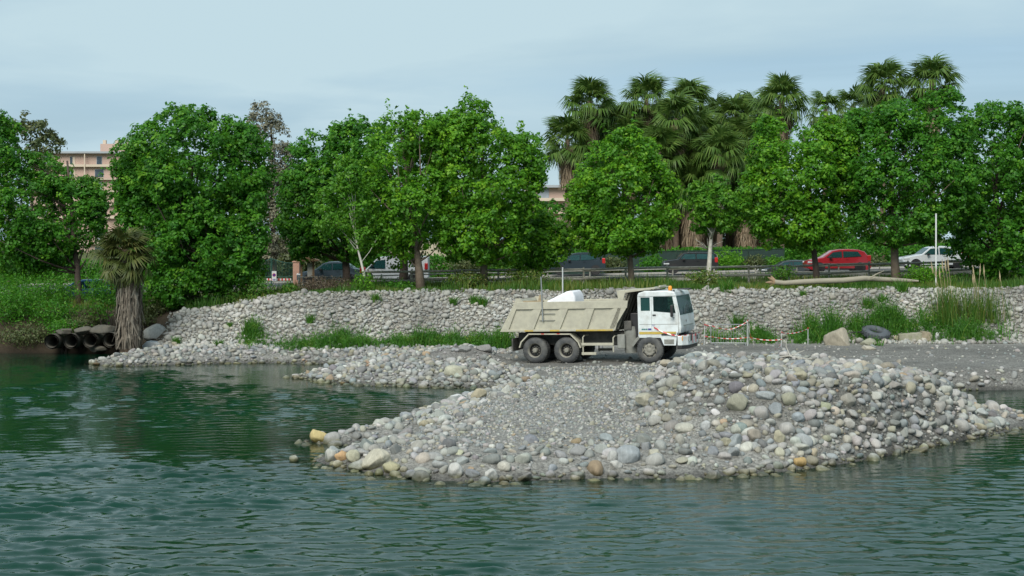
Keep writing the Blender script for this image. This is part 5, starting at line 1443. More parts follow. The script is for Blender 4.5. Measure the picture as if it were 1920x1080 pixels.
for sy in (-1, 1):
    y0, y1 = sy * (HW - .05), sy * HW
    # fixed rear side panel with its quarter window opening
    qa, qb = z6(472, 300)[0], z6(582, 300)[0]; qt, qz = z6(500, 180)[1], z6(500, 340)[1]
    pn = MB()
    pn.prism([(rear_x - .004, floor_z), (door_a - .006, floor_z), (door_a - .006, qz), (rear_x - .004, qz)], y0, y1)
    pn.prism([(rear_x - .004, qz), (qa, qz), (qa, win_top), (rear_x - .004, win_top)], y0, y1)
    pn.prism([(qb, qz), (door_a - .006, qz), (door_a - .006, win_top), (qb, win_top)], y0, y1)
    if qt < win_top: pn.prism([(qa, qt), (qb, qt), (qb, win_top), (qa, win_top)], y0, y1)
    p_o = pn.build('side_panel', t_white, cab_o)
    MB().box(qa - .01, qb + .01, sy * (HW - .035) - .006, sy * (HW - .035) + .006, qz - .01, qt + .01).build('quarter_window', g_dark, p_o)
    # door: lower skin, pillars, glass
    da, db = z6(622, 300)[0], z6(872, 300)[0]; dz = z6(700, 345)[1]; dzb = z6(850, 372)[1]
    dr = MB()
    dr.prism([(door_a, floor_z), (door_b + .06, floor_z), (apx(dzb) - .03, dzb), (da, dz), (door_a, dz)], y0, y1)
    dr.prism([(door_a, dz), (da, dz), (da, win_top), (door_a, win_top)], y0, y1)
    dr.prism([(apx(dzb) - .16, dzb), (apx(dzb) - .03, dzb), (apx(win_top) - .03, win_top), (apx(win_top) - .15, win_top)], y0, y1)
    d_o = dr.build('door', t_white, cab_o)
    MB().prism([(da - .01, dz - .02), (apx(dzb) - .15, dzb - .02), (apx(win_top) - .14, win_top + .01), (da - .01, win_top + .01)], sy * (HW - .03) - .005, sy * (HW - .03) + .005).build('window', g_side, d_o)
    MB().box(door_a + .04, door_a + .17, sy * (HW + .004), sy * (HW + .03), dz - .17, dz - .12).build('handle', t_blk, d_o, bevel=.006)
    for xs in (door_a - .003, door_b + .055):
        MB().box(xs - .006, xs + .006, sy * (HW + .0005), sy * (HW + .003), floor_z + .01, dz).build('seam', t_gry, d_o)
    MB().box(rear_x + .05, door_b + .02, sy * (HW + .001), sy * (HW + .004), z6(600, 500)[1] - .008, z6(600, 500)[1] + .008).build('crease', t_gry, d_o)
    # A pillar
    MB().prism([(apx(dzb) - .028, dzb - .4), (front_b[0] + .02, dzb - .4), (apx(dzb) + .0, dzb), (front_t[0] - .0, front_t[1]), (apx(win_top) - .028, win_top)], y0 + sy * .0, y1).build('pillar', t_white, cab_o, bevel=.012)
    # mirror
    mx_, mz_ = z6(855, 300)
    MB().box(mx_ - .06, mx_ + .06, sy * (HW + .16), sy * (HW + .24), mz_ - .36, mz_ + .10).build('mirror', t_blk, cab_o, bevel=.03)
    MB().tube([(mx_ + .05, sy * HW, mz_ + .14), (mx_, sy * (HW + .2), mz_ + .12), (mx_, sy * (HW + .2), mz_ - .38), (mx_ + .05, sy * HW, mz_ - .40)], .014, 6).build('mirror_arm', t_blk, cab_o)
    # sill, yellow strip, step
    MB().prism([z6(437, 598), z6(895, 598), z6(895, 640), z6(880, 752), z6(735, 752), z6(700, 662), z6(445, 662), z6(432, 640)], y0 - sy * .35, y1 - sy * .004).build('sill', t_white, cab_o, bevel=.015)
    a, b_ = z6(447, 592), z6(886, 618)
    MB().box(a[0], b_[0], sy * (HW + .002), sy * (HW + .006), b_[1] + .005, a[1] + .01).build('reflective_strip', t_yel, cab_o)
    a, b_ = z6(712, 612), z6(880, 622)
    MB().box(a[0], b_[0], sy * (HW + .007), sy * (HW + .03), b_[1] - .02, a[1]).build('step_edge', t_blk, cab_o)
    a, b_ = z6(740, 680), z6(858, 736)
    MB().box(a[0], b_[0], sy * (HW - .0035), sy * (HW + .002), b_[1], a[1]).build('step_recess', t_gry, cab_o)
    # wheel arch: front flap, dark liner
    MB().prism([z6(435, 642), z6(400, 668), z6(345, 745), z6(365, 770), z6(420, 700), z6(446, 668)], y0 - sy * .3, y1 - sy * .02).build('wheel_flap', t_gry, cab_o)
    MB().prism([z6(446, 664), z6(700, 664), z6(735, 752), z6(700, 752), z6(672, 690), z6(455, 690), z6(415, 740), z6(405, 735)], y0 - sy * .3, y1 - sy * .03).build('arch_liner', t_blk, cab_o)
# windscreen on the sloped front
wy = HW - .10
ws = MB()
f0, f1 = front_b, front_t
ws.add([(f0[0] + .006, -wy, f0[1] + .02), (f0[0] + .006, wy, f0[1] + .02), (f1[0] + .006, wy, f1[1] - .05), (f1[0] + .006, -wy, f1[1] - .05),
        (f0[0] - .006, -wy, f0[1] + .02), (f0[0] - .006, wy, f0[1] + .02), (f1[0] - .006, wy, f1[1] - .05), (f1[0] - .006, -wy, f1[1] - .05)],
       [(0, 1, 2, 3), (4, 7, 6, 5), (0, 4, 5, 1), (1, 5, 6, 2), (2, 6, 7, 3), (3, 7, 4, 0)])
w_o = ws.build('windscreen', g_wind, cab_o)
MB().tube([(f0[0] + .03, -.5, f0[1] + .02), (f0[0] + .01, -.1, f0[1] + .35)], .012, 5).build('wiper', t_blk, w_o)
MB().tube([(f0[0] + .03, .5, f0[1] + .02), (f0[0] + .01, .9, f0[1] + .35)], .012, 5).build('wiper', t_blk, w_o)
# front: grille creases, emblems, bumper, lamps
fx = front_b[0] + .05
MB().box(fx - .02, fx + .012, -.85, .85, front_b[1] - .44, front_b[1] - .42).build('grille_line', t_gry, cab_o)
for zc_ in (front_b[1] - .25, front_b[1] - .70):
    MB().lathe([(.055, 0), (.05, .012), (.03, .018)], 10, (fx - .008, -.35, zc_), 'x').build('emblem', t_gry, cab_o)
MB().box(fx - .03, fx + .008, -.5, -.1, front_b[1] - 1.02, front_b[1] - .93).build('badge', t_gry, cab_o)
bz1, bz0 = z6(905, 640)[1], z6(905, 755)[1]
bx0 = z6(905, 700)[0]
bpoly = [(bx0 - .03, -HW + .02), (bx0 + .16, -HW + .03), (bx0 + .34, -HW + .30), (bx0 + .38, -.6), (bx0 + .38, .6), (bx0 + .34, HW - .30), (bx0 + .16, HW - .03), (bx0 - .03, HW - .02)]
bumper = MB().prism(bpoly, bz0, bz1, 'z').build('bumper', t_white, cab_o, bevel=.03)
MB().prism([(u - .03, v * .97) for u, v in bpoly], bz0 - .14, bz0 - .003, 'z').build('lower_apron', t_blk, cab_o, bevel=.02)
MB().box(bx0 - .12, bx0 - .035, -HW + .01, HW - .01, bz0, bz1 + .02).build('bumper_gap', t_blk, cab_o)
for sy in (-1, 1):
    MB().box(bx0 + .375, bx0 + .392, sy * .80 - .13, sy * .80 + .13, bz0 + .16, bz0 + .40).build('headlight', t_lamp, bumper, bevel=.008)
    MB().box(bx0 + .375, bx0 + .390, sy * .52 - .10, sy * .52 + .10, bz0 + .16, bz0 + .40).build('lamp_recess', t_blk, bumper)
    MB().box(bx0 + .155, bx0 + .185, sy * (HW - .06) - .03, sy * (HW - .06) + .03, bz0 + .2, bz0 + .38).build('indicator', t_org, bumper)
    MB().box(bx0 + .381, bx0 + .393, sy * .28 - .02, sy * .28 + .02, bz0 + .05, bz0 + .42).build('warning_stripe', t_red, bumper)
MB().prism([(bx0 + .05, -.9), (bx0 + .36, -.7), (bx0 + .36, .7), (bx0 + .05, .9)], bz1 + .004, bz1 + .02, 'z').build('bumper_step', t_blk, bumper)
# beacon, roof lamps, roof hatch bar
bc = z6(797, 118)
MB().lathe([(.075, 0), (.085, .02), (.075, .15), (.05, .19), (.01, .195)], 14, (bc[0], -.75, roof_z + .005), 'z').build('beacon', t_org, cab_o, True)
MB().lathe([(.09, -.03), (.09, .005)], 14, (bc[0], -.75, roof_z + .01), 'z', cap=True).build('beacon_base', t_blk, cab_o)
for sy in (-1, 1): MB().lathe([(.035, 0), (.04, .02), (.03, .06), (.01, .07)], 10, (front_t[0] - .12, sy * 1.0, roof_z - .02), 'z').build('marker_lamp', t_blk, cab_o)
MB().box(bc[0] + .15, bc[0] + .65, -.2, .2, roof_z + .018, roof_z + .07).build('roof_hatch', t_blk, cab_o, bevel=.02)
# door lettering, small and half worn: a row of blue-green letters ending in two dark blocks
def lettering(txt, x, z, size, m_, par, name='lettering'):
    cu = bpy.data.curves.new(name, 'FONT'); cu.body = txt; cu.size = size; cu.extrude = .001; cu.align_x = 'LEFT'
    o = bpy.data.objects.new(name, cu)
    COL.objects.link(o)
    me = bpy.data.meshes.new_from_object(o.evaluated_get(bpy.context.evaluated_depsgraph_get()))
    bpy.data.objects.remove(o)
    me.name = name; me.materials.clear(); me.materials.append(m_)
    o = link(name, me, m_, par, (x, -HW - .004, z), (math.radians(90), 0, 0))
    return o
for k, zx in enumerate((476, 489, 501, 512, 524, 536)):     # worn letters, no longer readable
    a = z6(zx, 572); MB().box(a[0], a[0] + (.05, .035, .045, .03, .045, .04)[k], -HW - .004, -HW - .001, a[1] + .01, a[1] + .07).build('worn_letter', t_txtg, cab_o)
for zx in (553, 570):
    a = z6(zx, 572); MB().box(a[0], a[0] + .075, -HW - .004, -HW - .001, a[1] + .005, a[1] + .08).build('emblem_block', t_blue, cab_o)
a = z6(598, 516); lettering('N1', a[0], a[1] - .03, .12, t_blue, cab_o)
# seat, wheel, dashboard
MB().box(-.28, .30, -.95, -.30, floor_z + .02, floor_z + .55).build('seat', t_blk, cab_o, bevel=.06)
MB().box(-.38, -.22, -.95, -.30, floor_z + .5, floor_z + 1.28).build('seat_back', t_blk, cab_o, bevel=.06)
MB().box(-.28, .30, .30, .95, floor_z + .02, floor_z + .55).build('seat', t_blk, cab_o, bevel=.06)
MB().box(-.38, -.22, .30, .95, floor_z + .5, floor_z + 1.28).build('seat_back', t_blk, cab_o, bevel=.06)
MB().box(front_b[0] - .42, front_b[0] - .14, -1.1, 1.1, floor_z + .4, front_b[1] + .02).build('dashboard', t_blk, cab_o, bevel=.05)
sw = MB(); sw.tube([(.62 + .12 * math.sin(k * .5236), -.62 + .23 * math.cos(k * .5236), floor_z + .92 + .17 * math.sin(k * .5236) * 1.1) for k in range(13)], .016, 6); sw.build('steering_wheel', t_blk, cab_o, True)
tag(truck, 'white cab dump truck with dusty beige tipper bed standing on the haul track', 'truck')
# ---- driver
def person_mesh(name, joints, bones, radii):
    me = bpy.data.meshes.new(name); me.from_pydata(joints, bones, [])
    o = bpy.data.objects.new(name, me); COL.objects.link(o)
    sk = o.modifiers.new('skin', 'SKIN'); sk.use_smooth_shade = True
    if not me.skin_vertices: me.skin_vertices.new()
    for i, r_ in enumerate(radii):
        me.skin_vertices[0].data[i].radius = (r_, r_)
        me.skin_vertices[0].data[i].use_root = (i == 0)
    ss = o.modifiers.new('sub', 'SUBSURF'); ss.levels = 1; ss.render_levels = 1
    return o
zs = floor_z + .56
J = [(-.08, -.62, zs + .08), (-.10, -.62, zs + .30), (-.08, -.62, zs + .48), (-.05, -.62, zs + .60), (-.02, -.62, zs + .68), (.00, -.62, zs + .78),
     (-.07, -.82, zs + .46), (.10, -.86, zs + .22), (.40, -.76, zs + .30), (.53, -.72, zs + .36),
     (-.07, -.42, zs + .46), (.10, -.38, zs + .22), (.40, -.48, zs + .30), (.53, -.52, zs + .36),
     (.34, -.72, zs + .10), (.46, -.72, zs - .30), (.34, -.52, zs + .10), (.46, -.52, zs - .30)]
E = [(0, 1), (1, 2), (2, 3), (3, 4), (4, 5), (2, 6), (6, 7), (7, 8), (8, 9), (2, 10), (10, 11), (11, 12), (12, 13), (0, 14), (14, 15), (0, 16), (16, 17)]
Rj = [.15, .15, .14, .06, .10, .085, .075, .05, .038, .04, .075, .05, .038, .04, .08, .05, .08, .05]
t_cloth = mat('dark_work_clothes', (0.03, 0.033, 0.045), .8, 0, .2, 10)
drv = person_mesh('person', J, E, Rj)
drv.data.materials.append(t_cloth)
drv.matrix_world = truck.matrix_world.copy()
t_skin = mat('skin', (0.42, 0.26, 0.18), .55, 0, .08, 12)
fc = MB(); fc.lathe([(.012, -.125), (.055, -.115), (.082, -.07), (.092, -.01), (.090, .05), (.07, .10), (.03, .125)], 16, (.03, -.62, zs + .735), 'z')
fo = fc.build('face', t_skin, drv, True)
MB().lathe([(.004, 0), (.018, -.012), (.016, -.03), (.004, -.05)], 8, (.128, -.62, zs + .75), 'z').build('nose', t_skin, fo, True)
hr_ = MB(); hr_.lathe([(.10, -.02), (.104, .03), (.095, .085), (.06, .125), (.01, .14)], 16, (.0, -.62, zs + .745), 'z')
hr_.build('hair', t_blk, drv, True)
tag(drv, 'driver in dark clothes seated at the wheel inside the truck cab', 'person')
# ================================================================== LOAD ON THE TRUCK
t_foam = mat('white_sack', (0.78, 0.78, 0.80), .7, 0, .05, 3, .3, 6)
t_wood = mat('weathered_board', (0.34, 0.27, 0.17), .85, 0, .25, 8, .3, 20)
def on_truck(o): o.matrix_world = truck.matrix_world @ o.matrix_local; return o
a, b_ = Q(1028, 566), Q(1073, 545)
sack = MB()
x0, x1, z0 = a[0], b_[0], zt - .28
prof = [(x0 - .2, z0), (x1 + .12, z0), (x1 + .10, z0 + .5), (x1 - .03, z0 + .76), (x1 - .25, z0 + .72), (x0 + .28, z0 + .50), (x0 - .1, z0 + .34)]
sack.prism(prof, -.95, .35)
so = sack.build('white_sack', t_foam, None, True, bevel=.09, seg=3)
so.matrix_world = truck.matrix_world.copy()
tag(so, 'white bulging sack lying in the truck bed', 'sack')
q = MB(); q.prism([(Q(1003, 565)[0], z0), (Q(1012, 565)[0], z0 + .02), (Q(1011, 553)[0], z0 + .58), (Q(1008, 553)[0], z0 + .60)], -.8, -.5)
o = q.build('cardboard_piece', t_wood, None, bevel=.01); o.matrix_world = truck.matrix_world.copy()
tag(o, 'upright torn brown board sticking out of the truck bed tail', 'board')
q = MB(); q.box(Q(975, 565)[0], Q(1016, 565)[0], -.9, -.7, z0 + .05, z0 + .36)
o = q.build('wooden_plank', t_wood, None, bevel=.01); o.matrix_world = truck.matrix_world.copy()
tag(o, 'grey brown plank edge along the tail of the truck bed', 'plank')

# ================================================================== CARS
def glossy(name, c, var=.05): return mat(name, c, .35, 0, var, 3, coat=.8)
c_gl = glass_mat('car_glass', (0.015, 0.06, 0.06), .82)
c_tyre = mat('car_tyre', (0.03, 0.03, 0.031), .85, 0, .2, 8)
c_rim = mat('car_alloy', (0.42, 0.43, 0.44), .4, .6, .1, 8)
c_trim = t_blk
def car(name, label, px, Y, paint, prof, length, height, glass, tail='red', width=1.68, wheels=(.19, .81), wr=.30, flip=True, zoff=0.0, group='cars on the road behind the trees', yaw=0.0, front_px=None):
    """prof: (x 0..1 from nose to tail, z 0..1 of height) upper outline; glass: list of side window quads in the same units; nose to -X"""
    X = wx(px, Y)
    gz = float(road_z(X, Y)) + .035 + zoff
    root = empty(name, (X, Y, gz), yaw)
    L, Hh, W = length, height, width / 2
    pts = [(-L / 2 + u * L, v * Hh) for u, v in prof]
    zbot = .20
    beltz = .60 * Hh
    secs = []
    # body shell: ring of the outline swept across the width, narrowing above the belt (tumblehome)
    ys = [-1.0, -.93, -.6, 0, .6, .93, 1.0]
    q = MB(); n = len(pts); V_ = []; F_ = []
    for yv in ys:
        for (x_, z_) in pts:
            k = max(0, (z_ - beltz) / (Hh - beltz))
            hw = W * (1 - .20 * k ** 1.1)
            edge = abs(yv)
            drop = (.045 * (edge > .99) + .012 * (abs(edge - .93) < .01)) * (1 if z_ > .35 * Hh else 0)
            inset = .05 * (edge > .99)
            cx_ = x_ * (1 - .012 * (edge > .99) - (.05 if abs(x_) > L * .44 else 0) * max(0, edge - .5))
            V_.append((cx_, yv * hw, z_ - drop))
    m_ = len(ys)
    for j in range(m_ - 1):
        for i in range(n):
            i2 = (i + 1) % n
            F_.append((j * n + i, j * n + i2, (j + 1) * n + i2, (j + 1) * n + i))
    F_.append(tuple(range(n))); F_.append(tuple(range((m_ - 1) * n, m_ * n))[::-1])
    q.add(V_, F_)
    body = q.build('body', paint, root, True)
    def side_pt(u, v, sy, out=.012):
        x_ = -L / 2 + u * L; z_ = v * Hh; k = max(0, (z_ - beltz) / (Hh - beltz))
        return (x_, sy * (W * (1 - .20 * k ** 1.1) + out), z_ - .03)
    for sy in (-1, 1):
        for gq in glass:
            g = MB()
            outer = [side_pt(u, v, sy) for u, v in gq]; inner = [side_pt(u, v, sy, -.01) for u, v in gq]
            k = len(gq)
            g.add(outer + inner, [tuple(range(k)), tuple(range(k, 2 * k))[::-1]] + [(i, (i + 1) % k, (i + 1) % k + k, i + k) for i in range(k)])
            g.build('side_window', c_gl, root)
        # dark sill, seam, handle, mirror
        MB().box(-L * .30, L * .30, sy * (W + .004) - .012, sy * (W + .004) + .012, .20, .29).build('sill', c_trim, root)
        hx_ = -L / 2 + glass[0][-1][0] * L if False else 0.28 * L * .4
        MB().box(hx_ - .09, hx_ + .09, sy * (W + .002), sy * (W + .022), beltz - .06, beltz - .025).build('door_handle', paint, root)
        mxx = -L / 2 + (min(u for u, v in glass[0]) + .055) * L
        MB().box(mxx - .07, mxx + .09, sy * (W + .03), sy * (W + .17), beltz + .0, beltz + .13).build('mirror', c_trim if tail != 'bodym' else paint, root, bevel=.02)
        for wu in wheels:
            xw = -L / 2 + wu * L
            MB().lathe([(wr * 1.16, sy * (W - .20)), (wr * 1.16, sy * (W + .0045)), (.02, sy * (W + .0046))], 26, (xw, 0, wr + .015)).build('wheel_arch', c_trim, root, True)  # flat black disc stands in for the shaded wheel well
            w_ = empty('wheel'); w_.parent = root; w_.location = (xw, sy * (W - .085), wr)
            MB().lathe([(wr * .62, -.10), (wr * .95, -.10), (wr, -.07), (wr, .07), (wr * .95, .10), (wr * .62, .10)], 24).build('tyre', c_tyre, w_, True)
            MB().lathe([(wr * .64, sy * .095), (wr * .60, sy * .07), (wr * .3, sy * .06), (wr * .12, sy * .085), (.01, sy * .088)], 24).build('rim', c_rim, w_, True)
            for k in range(5):
                t_ = k * 1.2566 + .3; MB().lathe([(wr * .12, sy * .066), (wr * .11, sy * .072)], 8, (wr * .43 * math.cos(t_), 0, wr * .43 * math.sin(t_))).build('rim_hole', c_trim, w_)
        # lights
        MB().box(-L / 2 + .05, -L / 2 + .42, sy * (W - .10), sy * (W + .006), .40 * Hh, .48 * Hh).build('headlight', t_lamp, root, bevel=.03)
        MB().box(L / 2 - .30, L / 2 - .09, sy * (W * .80), sy * (W * .995), .50 * Hh, .74 * Hh).build('tail_light', t_red, root, bevel=.03)
    # front and rear screens set on the outline
    def screen(i0, i1, nm_):
        (xa, za), (xb_, zb_) = pts[i0], pts[i1]
        d = Vector((xb_ - xa, 0, zb_ - za)); nn = Vector((-d.z, 0, d.x)).normalized() * .012
        if nn.z < 0: nn = -nn
        A_ = Vector((xa, 0, za)) + d * .08 + nn; B_ = Vector((xa, 0, za)) + d * .92 + nn
        g = MB(); wa, wb = W * .86, W * .74
        if za > zb_: wa, wb = wb, wa
        vs4 = [A_ + Vector((0, -wa, 0)), A_ + Vector((0, wa, 0)), B_ + Vector((0, wb, 0)), B_ + Vector((0, -wb, 0))]
        g.add(vs4 + [v_ - nn * 1.6 for v_ in vs4], [(0, 1, 2, 3), (7, 6, 5, 4), (0, 4, 5, 1), (1, 5, 6, 2), (2, 6, 7, 3), (3, 7, 4, 0)])
        g.build(nm_, c_gl, root)
    return root, screen, body
HATCH = [(0.0, .20), (0.0, .40), (.03, .50), (.12, .575), (.255, .66), (.40, .93), (.50, .985), (.64, 1.0), (.80, .975), (.885, .90), (.965, .66), (.985, .52), (1.0, .40), (.99, .20), (.93, .13), (.07, .13)]
HATCH_G = [[(.30, .655), (.405, .885), (.535, .925), (.535, .665)], [(.555, .665), (.555, .925), (.78, .915), (.835, .72)]]
MINI = [(0.0, .20), (0.0, .46), (.03, .57), (.12, .62), (.27, .67), (.375, .95), (.48, .995), (.70, 1.0), (.90, .975), (.955, .90), (.985, .64), (1.0, .42), (.99, .20), (.93, .13), (.07, .13)]
MINI_G = [[(.31, .68), (.39, .915), (.58, .935), (.58, .68)], [(.60, .68), (.60, .935), (.90, .915), (.93, .70)]]
SALOON = [(0.0, .22), (0.0, .42), (.03, .52), (.14, .58), (.27, .64), (.40, .93), (.48, .99), (.60, 1.0), (.72, .96), (.84, .72), (.97, .66), (.99, .5), (1.0, .36), (.99, .20), (.93, .13), (.07, .13)]
SALOON_G = [[(.31, .655), (.41, .90), (.52, .93), (.52, .66)], [(.54, .66), (.54, .935), (.68, .925), (.775, .70)]]
r1, sc_, bd = car('car', 'red three door hatchback on the road under the wide tree', 1569, 90.0, glossy('car_red', (0.34, 0.010, 0.018)), HATCH, 4.06, 1.48, HATCH_G, zoff=.06)
sc_(4, 6, 'windscreen'); sc_(9, 10, 'rear_window'); tag(r1, 'red three door hatchback on the road under the wide tree', 'car', 'cars on the road behind the trees')
r2, sc_, bd = car('car', '', 1293, 96.0, glossy('car_black', (0.012, 0.013, 0.015)), MINI, 3.72, 1.41, MINI_G, zoff=.10)
sc_(4, 5, 'windscreen'); sc_(9, 10, 'rear_window'); tag(r2, 'small black upright car passing behind the pollarded tree', 'car', 'cars on the road behind the trees')
r3, sc_, bd = car('car', '', 1082, 97.5, glossy('car_navy', (0.010, 0.022, 0.032)), HATCH, 3.9, 1.50, HATCH_G, zoff=.14)
sc_(4, 6, 'windscreen'); sc_(9, 10, 'rear_window'); tag(r3, 'dark navy hatchback with tall red tail lamp above the truck bed', 'car', 'cars on the road behind the trees')
r4, sc_, bd = car('car', '', 1750, 90.5, glossy('car_white', (0.66, 0.68, 0.69)), SALOON, 4.25, 1.46, SALOON_G, zoff=.12)
sc_(4, 5, 'windscreen'); sc_(8, 9, 'rear_window'); tag(r4, 'white car at the edge behind the reeds', 'car', 'cars on the road behind the trees')
r5, sc_, bd = car('car', '', 1478, 97.5, glossy('car_grey', (0.035, 0.045, 0.05)), HATCH, 4.0, 1.20, HATCH_G, zoff=-.42)
sc_(4, 6, 'windscreen'); sc_(9, 10, 'rear_window'); tag(r5, 'low dark car half hidden in front of the red hatchback nose', 'car', 'cars on the road behind the trees')
r6, sc_, bd = car('car', '', 622, 91.0, glossy('car_slate', (0.05, 0.075, 0.095)), SALOON, 4.3, 1.45, SALOON_G, zoff=.06)
sc_(4, 5, 'windscreen'); sc_(8, 9, 'rear_window'); tag(r6, 'dark slate car parked beside the wooden kiosk', 'car', 'cars on the road behind the trees')
r7, sc_, bd = car('car', '', 160, 86.0, glossy('car_blue', (0.02, 0.12, 0.34)), HATCH, 4.0, 1.48, HATCH_G, zoff=-.62)
sc_(4, 6, 'windscreen'); sc_(9, 10, 'rear_window'); tag(r7, 'bright blue car seen past the olive palm', 'car', 'cars on the road behind the trees')
# white van behind the trunks
VAN = [(0.0, .20), (0.0, .36), (.02, .44), (.14, .52), (.28, .90), (.34, .97), (.50, 1.0), (.97, 1.0), (.995, .95), (1.0, .22), (.94, .12), (.06, .12)]
VAN_G = [[(.17, .56), (.28, .85), (.40, .88), (.40, .56)]]
r8, sc_, bd = car('van', '', 738, 93.0, glossy('van_white', (0.60, 0.61, 0.62)), VAN, 4.7, 1.72, VAN_G, width=1.85, wheels=(.16, .80), wr=.33, zoff=.02)
sc_(3, 4, 'windscreen'); tag(r8, 'white van parked behind the tree trunks', 'van')

# ================================================================== FENCES
f_wood = mat('fence_grey_timber', (0.38, 0.355, 0.30), .85, 0, .25, 6, .4, 20)
f_far = mat('fence_pale_timber', (0.34, 0.33, 0.29), .85, 0, .2, 6, .3, 20)
f_grn = mat('fence_dark_green', (0.010, 0.032, 0.025), .7, 0, .2, 5)
f_steel = mat('fence_steel', (0.36, 0.37, 0.37), .5, .4, .15, 6)
def fence(name, label, pa, Ya, pb, Yb, npost, m_, hp, rails, rr, rot_jit=0.02, pr=.06):
    A_, B_ = (wx(pa, Ya), Ya), (wx(pb, Yb), Yb)
    z0 = float(H(*A_)); root = empty(name, (A_[0], A_[1], z0))
    fr_ = np.random.default_rng(int(pa) + 3)
    P_ = []
    for i in range(npost):
        f = i / (npost - 1); x_, y_ = A_[0] + (B_[0] - A_[0]) * f, A_[1] + (B_[1] - A_[1]) * f
        z_ = float(H(x_, y_)) - z0
        P_.append((x_ - A_[0], y_ - A_[1], z_))
        h_ = hp * fr_.uniform(.95, 1.06)
        MB().tube([(P_[-1][0], P_[-1][1], z_ - .3), (P_[-1][0] + fr_.normal(0, rot_jit), P_[-1][1], z_ + h_ * .9), (P_[-1][0] + fr_.normal(0, rot_jit), P_[-1][1], z_ + h_)], [pr, pr, pr * .7], 8).build('post', m_, root, True)
    for i in range(npost - 1):
        for hz in rails:
            a, b2 = P_[i], P_[i + 1]
            j = fr_.normal(0, .025, 2)
            MB().tube([(a[0] - .05, a[1] - pr * .9, a[2] + hz + j[0]), ((a[0] + b2[0]) / 2, (a[1] + b2[1]) / 2 - pr * .9, (a[2] + b2[2]) / 2 + hz + (j[0] + j[1]) / 2), (b2[0] + .05, b2[1] - pr * .9, b2[2] + hz + j[1])], [rr, rr * .9, rr * .85], 8).build('rail', m_, root, True)
    tag(root, label, 'fence')
    return root
fence('timber_fence', 'grey round timber post and rail fence along the top of the embankment', 690, 78.0, 1920, 84.0, 17, f_wood, 1.06, (.96, .46), .07)
fence('guard_fence', 'second paler rail fence on the road verge behind the timber fence', 560, 86.6, 1960, 86.8, 19, f_far, .80, (.72, .34), .038, pr=.045)
def panel_fence(name, label, pa, pb, Y, h, m_, step=2.5):
    x0, x1 = wx(pa, Y), wx(pb, Y); n = max(2, int((x1 - x0) / step))
    zz0 = float(H(x0, Y)); root = empty(name, (x0, Y, zz0))
    for i in range(n + 1):
        x_ = (x1 - x0) * i / n; z_ = float(H(x0 + x_, Y)) - zz0
        MB().tube([(x_, 0, z_ - .2), (x_, 0, z_ + h + .08)], .035, 6).build('post', m_, root)
        if i < n:
            xe = (x1 - x0) * (i + 1) / n; ze = float(H(x0 + xe, Y)) - zz0
            MB().add([(x_ + .04, .015, z_ + .05), (xe - .04, .015, ze + .05), (xe - .04, .015, ze + h), (x_ + .04, .015, z_ + h), (x_ + .04, .03, z_ + .05), (xe - .04, .03, ze + .05), (xe - .04, .03, ze + h), (x_ + .04, .03, z_ + h)],
                     [(0, 1, 2, 3), (7, 6, 5, 4), (0, 4, 5, 1), (1, 5, 6, 2), (2, 6, 7, 3), (3, 7, 4, 0)]).build('panel', m_, root)
            MB().tube([(x_, 0, z_ + h + .03), (xe, 0, ze + h + .03)], .025, 6).build('rail', m_, root)
    tag(root, label, 'fence')
panel_fence('screen_fence', 'dark green screened fence across the road under the palms', 1000, 1470, 103.5, 1.55, f_grn)

for i_, (px, rx_, ry_, mt_, lb_) in enumerate([(1020, 34, 22, GREEN_D, 'dark bush before the green screen behind the dark hatchback nose'), (1150, 30, 18, OLIVE, 'olive bush before the green screen past the dark hatchback'), (1225, 26, 20, GREEN_D, 'bush before the green screen by the black car nose'),
        (1365, 34, 26, GREEN, 'bright bush before the green screen past the black car'), (1415, 26, 20, OLIVE, 'olive bush under the grey palm skirt'), (1455, 28, 18, GREEN_L, 'light bush before the low dark car'), (1630, 36, 20, OLIVE, 'olive bush behind the red hatchback tail'), (1540, 30, 22, GREEN_L, 'light green bush behind the red hatchback roof'), (880, 40, 18, OLIVE, 'olive bush across the road under the knobbly tree'), (960, 30, 18, WEED, 'green bush across the road behind the thin pale post')]):
    shrub(lb_, px, 505 - ry_ * .4, 101.5, rx_, ry_, mt_, 1500 + i_, leaf=.2, group='bushes across the road')
# ------------------------------------------------------------------ gate, pillars, sign, kiosk
GY_ = 90.5
g_grn = mat('gate_green_paint', (0.022, 0.085, 0.062), .5, 0, .2, 5)
pil = mat('pink_render', (0.46, 0.27, 0.20), .85, 0, .1, 3, .2, 20)
gx0, gx1 = wx(477, GY_), wx(551, GY_); gzb = float(H((gx0 + gx1) / 2, GY_)); gate = empty('metal_gate', ((gx0 + gx1) / 2, GY_, gzb))
gh = lambda f: wz(487 + 6.5 * (1 - abs(2 * f - 1) ** 1.0) ** 0.6 * 1.0 + (0 if f < .5 else 0), GY_) - gzb
wgt = gx1 - gx0
tops = []
for i in range(29):
    f = i / 28
    # two leaves, each sagging from the middle post outwards
    g = abs(f - .43) / .5
    zt_ = wz(484 + 9 * min(1, g * 1.3) ** .7, GY_) - gzb
    x_ = -wgt / 2 + wgt * f
    tops.append((x_, 0, zt_))
    MB().tube([(x_, 0, .12), (x_, 0, zt_)], .014 if i not in (0, 12, 28) else .05, 6).build('bar', g_grn, gate)
for seg in (tops[:13], tops[12:]):
    MB().tube(seg, .024, 6).build('top_rail', g_grn, gate, True)
for zr in (.18, .75): MB().tube([(-wgt / 2, 0, zr), (wgt / 2, 0, zr)], .022, 6).build('cross_rail', g_grn, gate)
tag(gate, 'dark green barred metal gate between pink pillars', 'gate')
